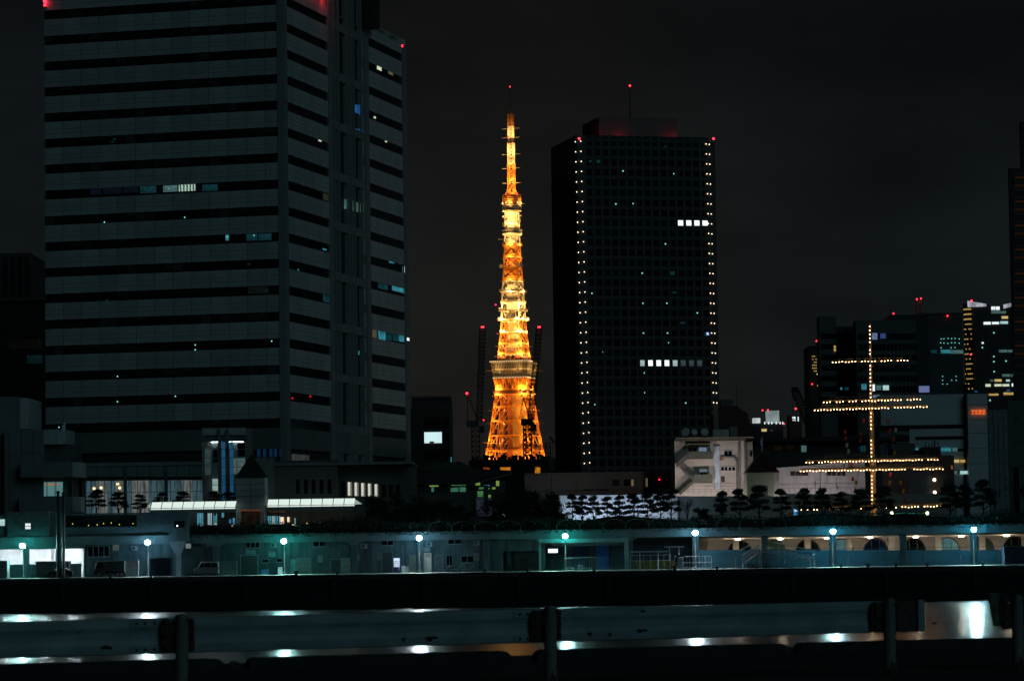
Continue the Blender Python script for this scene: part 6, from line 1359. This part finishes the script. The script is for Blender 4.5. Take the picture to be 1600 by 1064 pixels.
sg2=thing('neon_sign','orange lit sign of four characters on the grey office tower','sign',(a.x,619.7,a.z)); part(sg2,'letters',m,emis('neon_orange',(1,.16,.03),1.25)); part(sg2,'backing_rail',M().box(a.x,b2.x,619.85,619.95,a.z+.4,a.z+.5),steel_dk)
gb=thing('grey_slab_block','plain dim grey slab building right of the sign tower','building',(W(1575,740,560).x,560,ZQ)); fb(gb,'body',1546,1576,640,830,575,.9,mat('dim_grey',(.20,.22,.23),.8),ground=True); fb(gb,'body',1576.1,1620,626,830,585,.9,mat('dim_grey2',(.09,.10,.10),.8),ground=True); fb(gb,'edge_wall',1593,1625,729,830,550,6,mat('dim_tan',(.12,.12,.10),.85),ground=True)
for px in (1553,1561,1569): fb(gb,'panel_joint',px,px+.5,641,800,574.94,.04,joint_m)
# dark office cluster further back
do=thing('dark_office','wide dark office building with a few lit rooms behind the mast','building',(W(1400,640,900).x,900,ZQ)); dn=mat('night_office',(.075,.085,.085),.6,scale=.1,vary=.12)
fb(do,'left_tower',1283,1309,494,800,905,8,dn,ground=True); fb(do,'left_recess',1309.2,1340,510,800,912,20,mat('night_recess',(.02,.022,.024),.5),ground=True); fb(do,'main_body',1340.2,1434,500,800,900,8,dn,ground=True); fb(do,'right_recess',1434.2,1452,495,800,910,20,mat('night_recess',(.02,.022,.024),.5),ground=True); fb(do,'right_tower',1452.2,1507,492,800,915,8,mat('night_office2',(.045,.05,.052),.6),ground=True)
for i in range(8):
    y0=521+16.5*i; fb(do,'ribbon_window',1343,1433,y0,y0+9,899.8,.1,glass_dk); fb(do,'ribbon_window',1310,1339,y0,y0+10,911.8,.1,glass_dk); fb(do,'ribbon_window',1284,1308,y0,y0+8,904.8,.1,glass_dk)
    m=M()
    for k in range(16): a=W(1343+6*k,y0+4,899.7); m.box(a.x-.1,a.x+.1,899.6,899.8,a.z-.85,a.z+.85)
    part(do,'mullion',m,dn)
E_lav=emis('lavender_blind',s2l(120,135,190),.8,'wave',.5,(1.2,0,0))
for x0,x1,y0,y1,mt,Y in ((1362.5,1371,520.5,530.5,E_lav,899.5),(1375.5,1384,521,529,emis('blue_room',s2l(50,70,125),.8),899.5),(1346,1354,600,609,E_teal,899.5),(1362.5,1367,600.5,611,E_paper,899.5),(1369,1377,602,609.5,E_cool_dim,899.5),(1379.5,1389,602,609.5,E_cool,899.5),(1361,1377,617.5,621,emis('blue_pale',s2l(120,150,190),.8),899.5),(1436,1452,603,613,E_lav,909.5),(1313,1316,605,609,E_teal,911.5),(1320,1326,605,610,E_teal_dim,911.5),(1303,1306,540,549,E_gold,904.5),(1454,1464,547,552,E_teal_dim,914.5),(1470,1485,546.5,552,E_teal,914.5),(1485.2,1505,547,552.5,E_cool_dim,914.5)): fb(do,'lit_window',x0,x1,y0,y1,Y,.1,mt)
rr=random.Random(2)
for i in range(18): px=1470+5.6*(i%6)+rr.uniform(-.8,.8); py=529+7*(i//6)+rr.uniform(-.6,.6); fb(do,'desk_light_or_glint',px-.7,px+.7,py-.5,py+.5,914.4,.1,E_dotteal) if rr.random()<.75 else None
for i in range(10): px=1473+7*(i%4); py=588+6*(i//4); fb(do,'desk_light_or_glint',px-.6,px+.6,py-.5,py+.5,914.4,.1,E_dotteal) if rr.random()<.75 else None
m=M()
for px in (1432,1438): bar_px(m,(px,468),(px,494),908,.35,.35)
for k in range(4): bar_px(m,(1432,494-6*k),(1438,488-6*k),908,.2,.2)
part(do,'roof_mast',m,crane_m)
for px,py,Y in ((1432.5,467.5,907),(1439,466.5,907),(1396,490,905),(1480.5,493.5,914),(1274.5,533,1000)): part(do,'beacon',M().ball(W(px,py,Y),0.23,8,6),E_red) if Y!=1000 else None
fb(do,'roof_storey',1390,1434,492,500,905,15,mat('night_recess',(.02,.022,.024),.5)); fb(do,'roof_storey',1437,1505,489,493,915,15,mat('night_recess',(.02,.022,.024),.5))
g1=thing('slim_tower','slim dark tower with pale lit corner windows left of the dark office','building',(W(1275,650,1000).x,1000,ZQ)); fb(g1,'body',1267,1284,540,800,1000,20,mat('slim_dark',(.03,.032,.036),.7),ground=True); part(g1,'beacon',M().ball(W(1276,533,1000),0.27,8,6),E_red); m=M(); bar_px(m,(1276,533),(1276,542),1000,.3,.3); part(g1,'beacon_mast',m,steel_dk); part(g1,'beacon',M().ball(W(1269,600,999),0.22,8,6),E_red)
for i in range(6):
    for k in range(3):
        if rr.random()<.75: fb(g1,'lit_window',1269+2.6*k,1271+2.6*k,556+4.6*i,557.4+4.6*i,999.7,.2,E_gold)
fb(g1,'lit_window',1276,1282,583.5,585.5,999.7,.2,E_warm); fb(g1,'lit_window',1277,1283,601.5,603.5,999.7,.2,E_warm)
# twin tower far right with gold floors
g2=thing('gold_lit_tower','distant tower with gold lit curved corners and white crown beside the picture edge','building',(W(1550,600,1500).x,1500,ZQ)); nd=mat('far_dark',(.022,.024,.026),.6)
a,b2=W(1512,560,1500).x,W(1590,560,1500).x; part(g2,'body',M().box(W(1523,560,1500).x,b2,1500,1512,ZQ,W(1550,478,1500).z),nd)
rr=random.Random(9); rc=(W(1524,560,1500).x-a)
cm=M(); cm.lathe((W(1524,560,1500).x,1512,0),[(rc,ZQ),(rc,W(1520,472,1500).z)],20); part(g2,'round_corner',cm,nd); cm=M(); cm.lathe((W(1596,560,1500).x,1512,0),[(rc,ZQ),(rc,W(1590,472,1500).z)],20); part(g2,'round_corner',cm,nd)
for i in range(17):
    y=481+7.8*i
    for cx,p0,p1 in ((1524,200,300),(1596,200,262)):
        c=W(cx,560,1500).x; z=W(cx,y,1500).z; n_=7
        for k in range(n_):
            if rr.random()<(.95 if i<3 else .62):
                t0=R(p0+(p1-p0)*k/n_); t1=R(p0+(p1-p0)*(k+.8)/n_); q=rc+.15; hz=.8 if i<3 else .55; part(g2,'lit_floor',M().add([(c+q*math.cos(t0),1512+q*math.sin(t0),z-hz/2),(c+q*math.cos(t1),1512+q*math.sin(t1),z-hz/2),(c+q*math.cos(t1),1512+q*math.sin(t1),z+hz/2),(c+q*math.cos(t0),1512+q*math.sin(t0),z+hz/2)],[(0,1,2,3)]),E_gold)
cr_=emis('crown_white',s2l(190,190,205),.9,'noise',.3,(.6,.6,.2))
for x0,x1,d_ in ((1512,1541,1),(1568,1600,-1)):
    ya,yb=(470,475) if d_>0 else (476,469); A=W(x0,ya,1499); B=W(x1,yb,1499); part(g2,'crown',M().add([A,B,B-Vector((0,0,1.2)),A-Vector((0,0,3.2 if d_>0 else 1.0)),A+Vector((0,1,0)),B+Vector((0,1,0)),B+Vector((0,1,-1.2)),A+Vector((0,1,-2))],[(3,2,1,0),(4,5,6,7),(0,1,5,4),(2,3,7,6)]),cr_)
for x0,x1,y0,y1,mt in ((1549,1552,479,484,E_paper),(1552.5,1555,479,484,E_paper),(1556,1562,479,484,E_paper),(1549,1562,484.5,489,E_cool_dim),(1549,1572,486,490,E_grn),(1565,1575,494,498,E_warm),(1537,1548,503,507,E_paper),(1550,1561,503,506.5,E_paper),(1563,1575,502,506,E_cool),(1561,1574,546.5,550.5,E_cool_dim),(1575,1588,546.5,550.5,E_cool_dim),(1566,1578,584.5,588.5,E_cool_dim),(1579,1589,584.5,588.5,E_grn),(1547,1552,593,596,E_grn),(1554,1565,592.5,596,E_warm),(1572,1578,593,596,E_cool),(1540,1548,600,604,E_pale),(1554,1565,600,603.5,E_pale),(1566.5,1577,600,603.5,E_pale),(1581,1589,599,603.5,E_paper),(1545,1560,615,618,E_gold),(1568,1590,613,617,E_gold),(1546,1548,624,626.5,E_cool),(1523,1527,610.5,612.5,E_blue),(1534,1537,534.5,537,E_paper),(1573,1578,608.5,611,E_blue)): fb(g2,'lit_window',x0,x1,y0,y1,1499.5,.3,mt)
for x,y in ((1553,520),(1553,557),(1553,565),(1572,564),(1553.5,580.5),(1535,543)): fb(g2,'desk_light_or_glint',x-.9,x+.9,y-.9,y+.9,1499.5,.3,E_dotteal)
part(g2,'beacon',M().ball(W(1518,470,1497),0.49,8,6),E_red); part(g2,'beacon',M().ball(W(1517,554,1497),0.38,8,6),E_red)
# near black tower cut by the right picture edge
et=thing('edge_tower','very dark banded tower cut by the right picture edge','building',(W(1640,500,700).x,700,ZQ)); fb(et,'body',1583,1740,262,800,700,1.5,mat('edge_dark',(.028,.022,.022),.7),ground=True); fb(et,'upper_body',1595,1740,190,262,701,1.5,mat('edge_dark2',(.02,.02,.02),.7))
eb=mat('edge_band',(.085,.06,.05),.7)
for i in range(26): fb(et,'floor_band',1583.2,1740,268+12.5*i,273.5+12.5*i,699.8,.3,eb)
E_ef=emis('edge_faint',s2l(52,34,22),.7,'noise',.1,(.4,.4,.4))
for i in range(24): fb(et,'faint_window',1585,1606,275.5+12.5*i,279.5+12.5*i,699.7,.1,E_ef) if i%3!=2 else None
for i in range(5): fb(et,'floor_band',1594.5,1740,196+13*i,199+13*i,700.8,.3,eb)
# lit plant building and chimney far away
lp=thing('lit_plant','distant low building with glowing white roof structures','building',(W(1200,670,1400).x,1400,ZQ)); fb(lp,'body',1174,1225,661,800,1400,30,mat('plant_dark',(.02,.024,.03),.8),ground=True)
E_lw=emis('white_tank_glow',s2l(150,165,165),.9,'noise',.5,(.15,.15,.2)); fb(lp,'white_tank',1198,1217.5,641.5,661,1399,6,E_lw,'glowing white tank'); fb(lp,'white_shed',1177,1188,653,661,1399,6,emis('white_shed_glow',s2l(205,215,215),1.0,'noise',.5,(.3,.3,.3)))  # light on tank and shed is painted as their own glow
for px in (1195,1201,1206,1213,1219,1223): fb(lp,'roof_lamp',px-.8,px+.8,659,662.5,1398,.4,E_paper)
fb(lp,'lit_window',1190,1198,670,674,1399.5,.3,E_warm); fb(lp,'lit_window',1203,1208,671,674,1399.5,.3,emis('olive_dim',s2l(40,44,32),.8))
for px,py in ((1191.5,641),(1200,640.5),(1225,662)): part(lp,'beacon',M().ball(W(px,py,1397),0.33,8,6),E_red)
bt=thing('orange_lit_block','tower block in an orange lit tint with a lit top window beside the dark boom crane','building',(W(1246,670,1300).x,1300,ZQ)); fb(bt,'body',1234.5,1254,648,800,1300,12,mat('orange_lit_tint',(.14,.06,.04),.8,vary=.2),ground=True); fb(bt,'head',1237,1249,650,659,1299.6,.3,steel_dk)  # orange light on the block is put into its reddish wall colour
for x0,x1,y0,y1 in ((1238,1243,651,654),(1238.5,1240,655,657.5),(1241.5,1243,655,657.5),(1246.5,1248,651,658)): fb(bt,'lit_window',x0,x1,y0,y1,1299.3,.2,E_paper)
part(bt,'beacon',M().ball(W(1243.5,638.5,1299),0.41,8,6),E_red); m=M(); bar_px(m,(1243.5,639),(1243.5,648),1300,.3,.3); part(bt,'beacon_mast',m,steel_dk)
bc=thing('boom_crane','dark lattice boom of a crawler crane leaning beside the orange tinted block','crane',(W(1272,700,760).x,760,ZQ)); bcm=mat('boom_dark',(.022,.03,.03),.6)
part(bc,'boom',lattice(M(),W(1276,690,760),W(1243,612,760),1.7,14,.30),bcm); part(bc,'boom_head',M().box(W(1237,610,760).x,W(1247,610,760).x,759,761,W(1242,613,760).z,W(1242,605,760).z),bcm); m=M(); bar_px(m,(1239,610),(1239,690),760,.08,.08); part(bc,'hoist_rope',m,bcm); part(bc,'machine_house',M().box(W(1262,700,760).x,W(1285,700,760).x,757,763,ZQ,W(1270,690,760).z),bcm)

# ================================================================== LIT SHIP MAST MONUMENT
YM=449.0; mast_m=mat('mast_paint',(.50,.38,.22),.6,vary=.15); yard_m=mat('yard_olive',(.13,.12,.07),.65); rope=mat('rigging',(.05,.04,.03),.8)
mb=W(1364.5,800,YM); ms=thing('ship_mast','tall ship mast monument with four rows of lit yards on the promenade','mast',(mb.x,YM,ZQ))
part(ms,'lower_mast',M().tube((mb.x,YM,ZQ),W(1364,722,YM),.52,.44,n=12),mast_m); part(ms,'middle_mast',M().tube(W(1363.5,725,YM),W(1361,628,YM),.40,.32,n=12),mast_m); part(ms,'top_mast',M().tube(W(1361,632,YM),W(1359.5,507,YM),.28,.14,n=10),mast_m)
for y,w_ in ((717,14),(628,10)):
    q=W(1363,y,YM); part(ms,'crosstree',M().box(q.x-w_/20,q.x+w_/20,YM-.7,YM+.7,q.z-.12,q.z+.05),mast_m)
BE=emis('mast_bulb',(1,.50,.22),16); bme=mesh_of('bulb',M().ball((0,0,0),.066,6,4),BE)
def yard(x0,y0,x1,y1,gaps,lift,r0,n_):
    A=W(x0,y0-lift,YM-.75); B=W(x1,y1-lift,YM-.75); mid=(A+B)/2; m=M(); m.tube(A,mid,r0*.45,r0,n=8); m.tube(mid,B,r0,r0*.45,n=8); yo=part(ms,'yard',m,yard_m)
    k=M(); off=Vector((0,0,.42)); k.tube(A.lerp(B,.06)+off,A.lerp(B,.94)+off,.05,n=5)
    for i in range(15): p=A.lerp(B,.06+.88*i/14); k.bar(p,p+off,.05)
    part(yo,'jackstay',k,yard_m)
    for i in range(n_):
        t_=i/(n_-1); px=x0+(x1-x0)*t_
        if any(a<px<b2 for a,b2 in gaps): continue
        inst(yo,'bulb',bme,W(px,y0+(y1-y0)*t_+.5*math.sin(i*1.7),YM-1.0))
    return yo
yard(1301,566,1418,563,((1338,1344),(1371,1377),(1396,1400)),0,.16,24)
yard(1287,628.5,1438,624,((1299,1303),(1318,1323),(1338,1343),(1412,1415)),2.5,.20,31)
yard(1273,641,1448,635.5,((1319,1323),(1391,1396)),2.5,.22,36)
yard(1260,722.5,1465,718,((1271,1277),(1443,1447)),3,.24,43)
yard(1251,736,1473,732.5,((1418,1424),),3,.26,46)
yard(1252,796.5,1474,790.5,((1256,1260),(1278,1288),(1400,1405),(1439,1444),(1450,1454)),4,.26,46)
for i in range(46):
    y=510+6.15*i
    if any(a<y<b2 for a,b2 in ((537,543),(556,560),(622,642),(676,684),(713,740))): continue
    inst(ms,'bulb',bme,W(1359.3+.0145*(y-510),y,YM-.75)-Vector((.05,0,0)))
m=M()
for a,b2 in (((1301,564),(1360,520)),((1418,561),(1360,520)),((1287,626),(1361,570)),((1438,622),(1361,570)),((1260,719),(1362,640)),((1465,715),(1362,640)),((1330,800),(1361,640)),((1396,800),(1361,640)),((1340,800),(1363,722)),((1388,800),(1363,722)),((1322,630),(1337,738)),((1395,628),(1412,790))): bar_px(m,a,b2,YM-.3,.035,.035)
part(ms,'rigging',m,rope)
fc=[mat('flag_red',(.55,.05,.03),.8),mat('flag_yellow',(.55,.32,.03),.8),mat('flag_white',(.6,.55,.5),.8),mat('flag_blue',(.04,.08,.3),.8)]
for i,(px,py) in enumerate(((1319,671),(1320,681),(1322,691),(1324.5,701),(1344,673),(1343,684),(1341.5,697),(1348,653),(1386.5,654),(1389,669),(1398,668),(1395,682),(1392.5,693),(1396,703),(1331.5,744),(1336.5,749),(1335,762),(1390,737),(1389,750),(1389,760),(1406,750),(1410,763),(1413.5,777),(1330,722),(1334,778))):
    q=W(px,py,YM-.6); dz=.75; m=M(); m.add([q,q+Vector((.34,.05,-.12)),q+Vector((.25,-.04,-dz)),q+Vector((-.12,.03,-dz*.9))],[(0,1,2,3)]); m.add([v+Vector((0,.015,0)) for v in m.v[:4]],[(3,2,1,0)]); part(ms,'signal_flag',m,fc[(0,0,2,2,0,0,3,0,0,0,2,0,3,1,0,1,0,0,1,0,1,1,0,0,1)[i]])
sp=thing('lit_poster','small blue lit poster stand among the pines','poster',(W(1243,810,438.6).x,438.6,ZF)); fb(sp,'poster_panel',1240,1246.5,793.5,807,438.5,.06,emis('poster_blue',s2l(70,150,205),1.0,'noise',.5,(.8,.8,.8))); fb(sp,'poster_glow',1241.5,1245,795,798.5,438.46,.03,emis('poster_white',s2l(225,235,245),1.1)); fb(sp,'poster_frame',1239.4,1247,807.1,812,438.45,.2,steel_dk)
for px,lb in ((1393.5,'round yellow green globe lamp left of the green light strip'),(1449,'round yellow green globe lamp right of the green light strip')):
    q=W(px,801.5,440); r_=thing('globe_lamp',lb,'lamp',(q.x,440,ZF),group='globe lamps on the promenade'); part(r_,'globe',M().ball(q,.24,10,8),emis('globe_lime',s2l(240,255,190),4)); part(r_,'lamp_post',M().tube((q.x,440,ZF),(q.x,440,q.z-.22),.05,n=6),steel_dk)
ls=thing('light_strip','thin green lit handrail between the two globe lamps','railing',(W(1421,803,440.5).x,440.5,ZF)); fb(ls,'lit_rail',1399,1444,801.3,802.2,440.4,.08,emis('strip_teal',s2l(60,160,140),.8,'noise',.2,(.4,.4,.4))); m=M()
for px in range(1396,1448,8): bar_px(m,(px,802),(px,812),440.5,.05,.05)
part(ls,'rail_post',m,steel_dk)
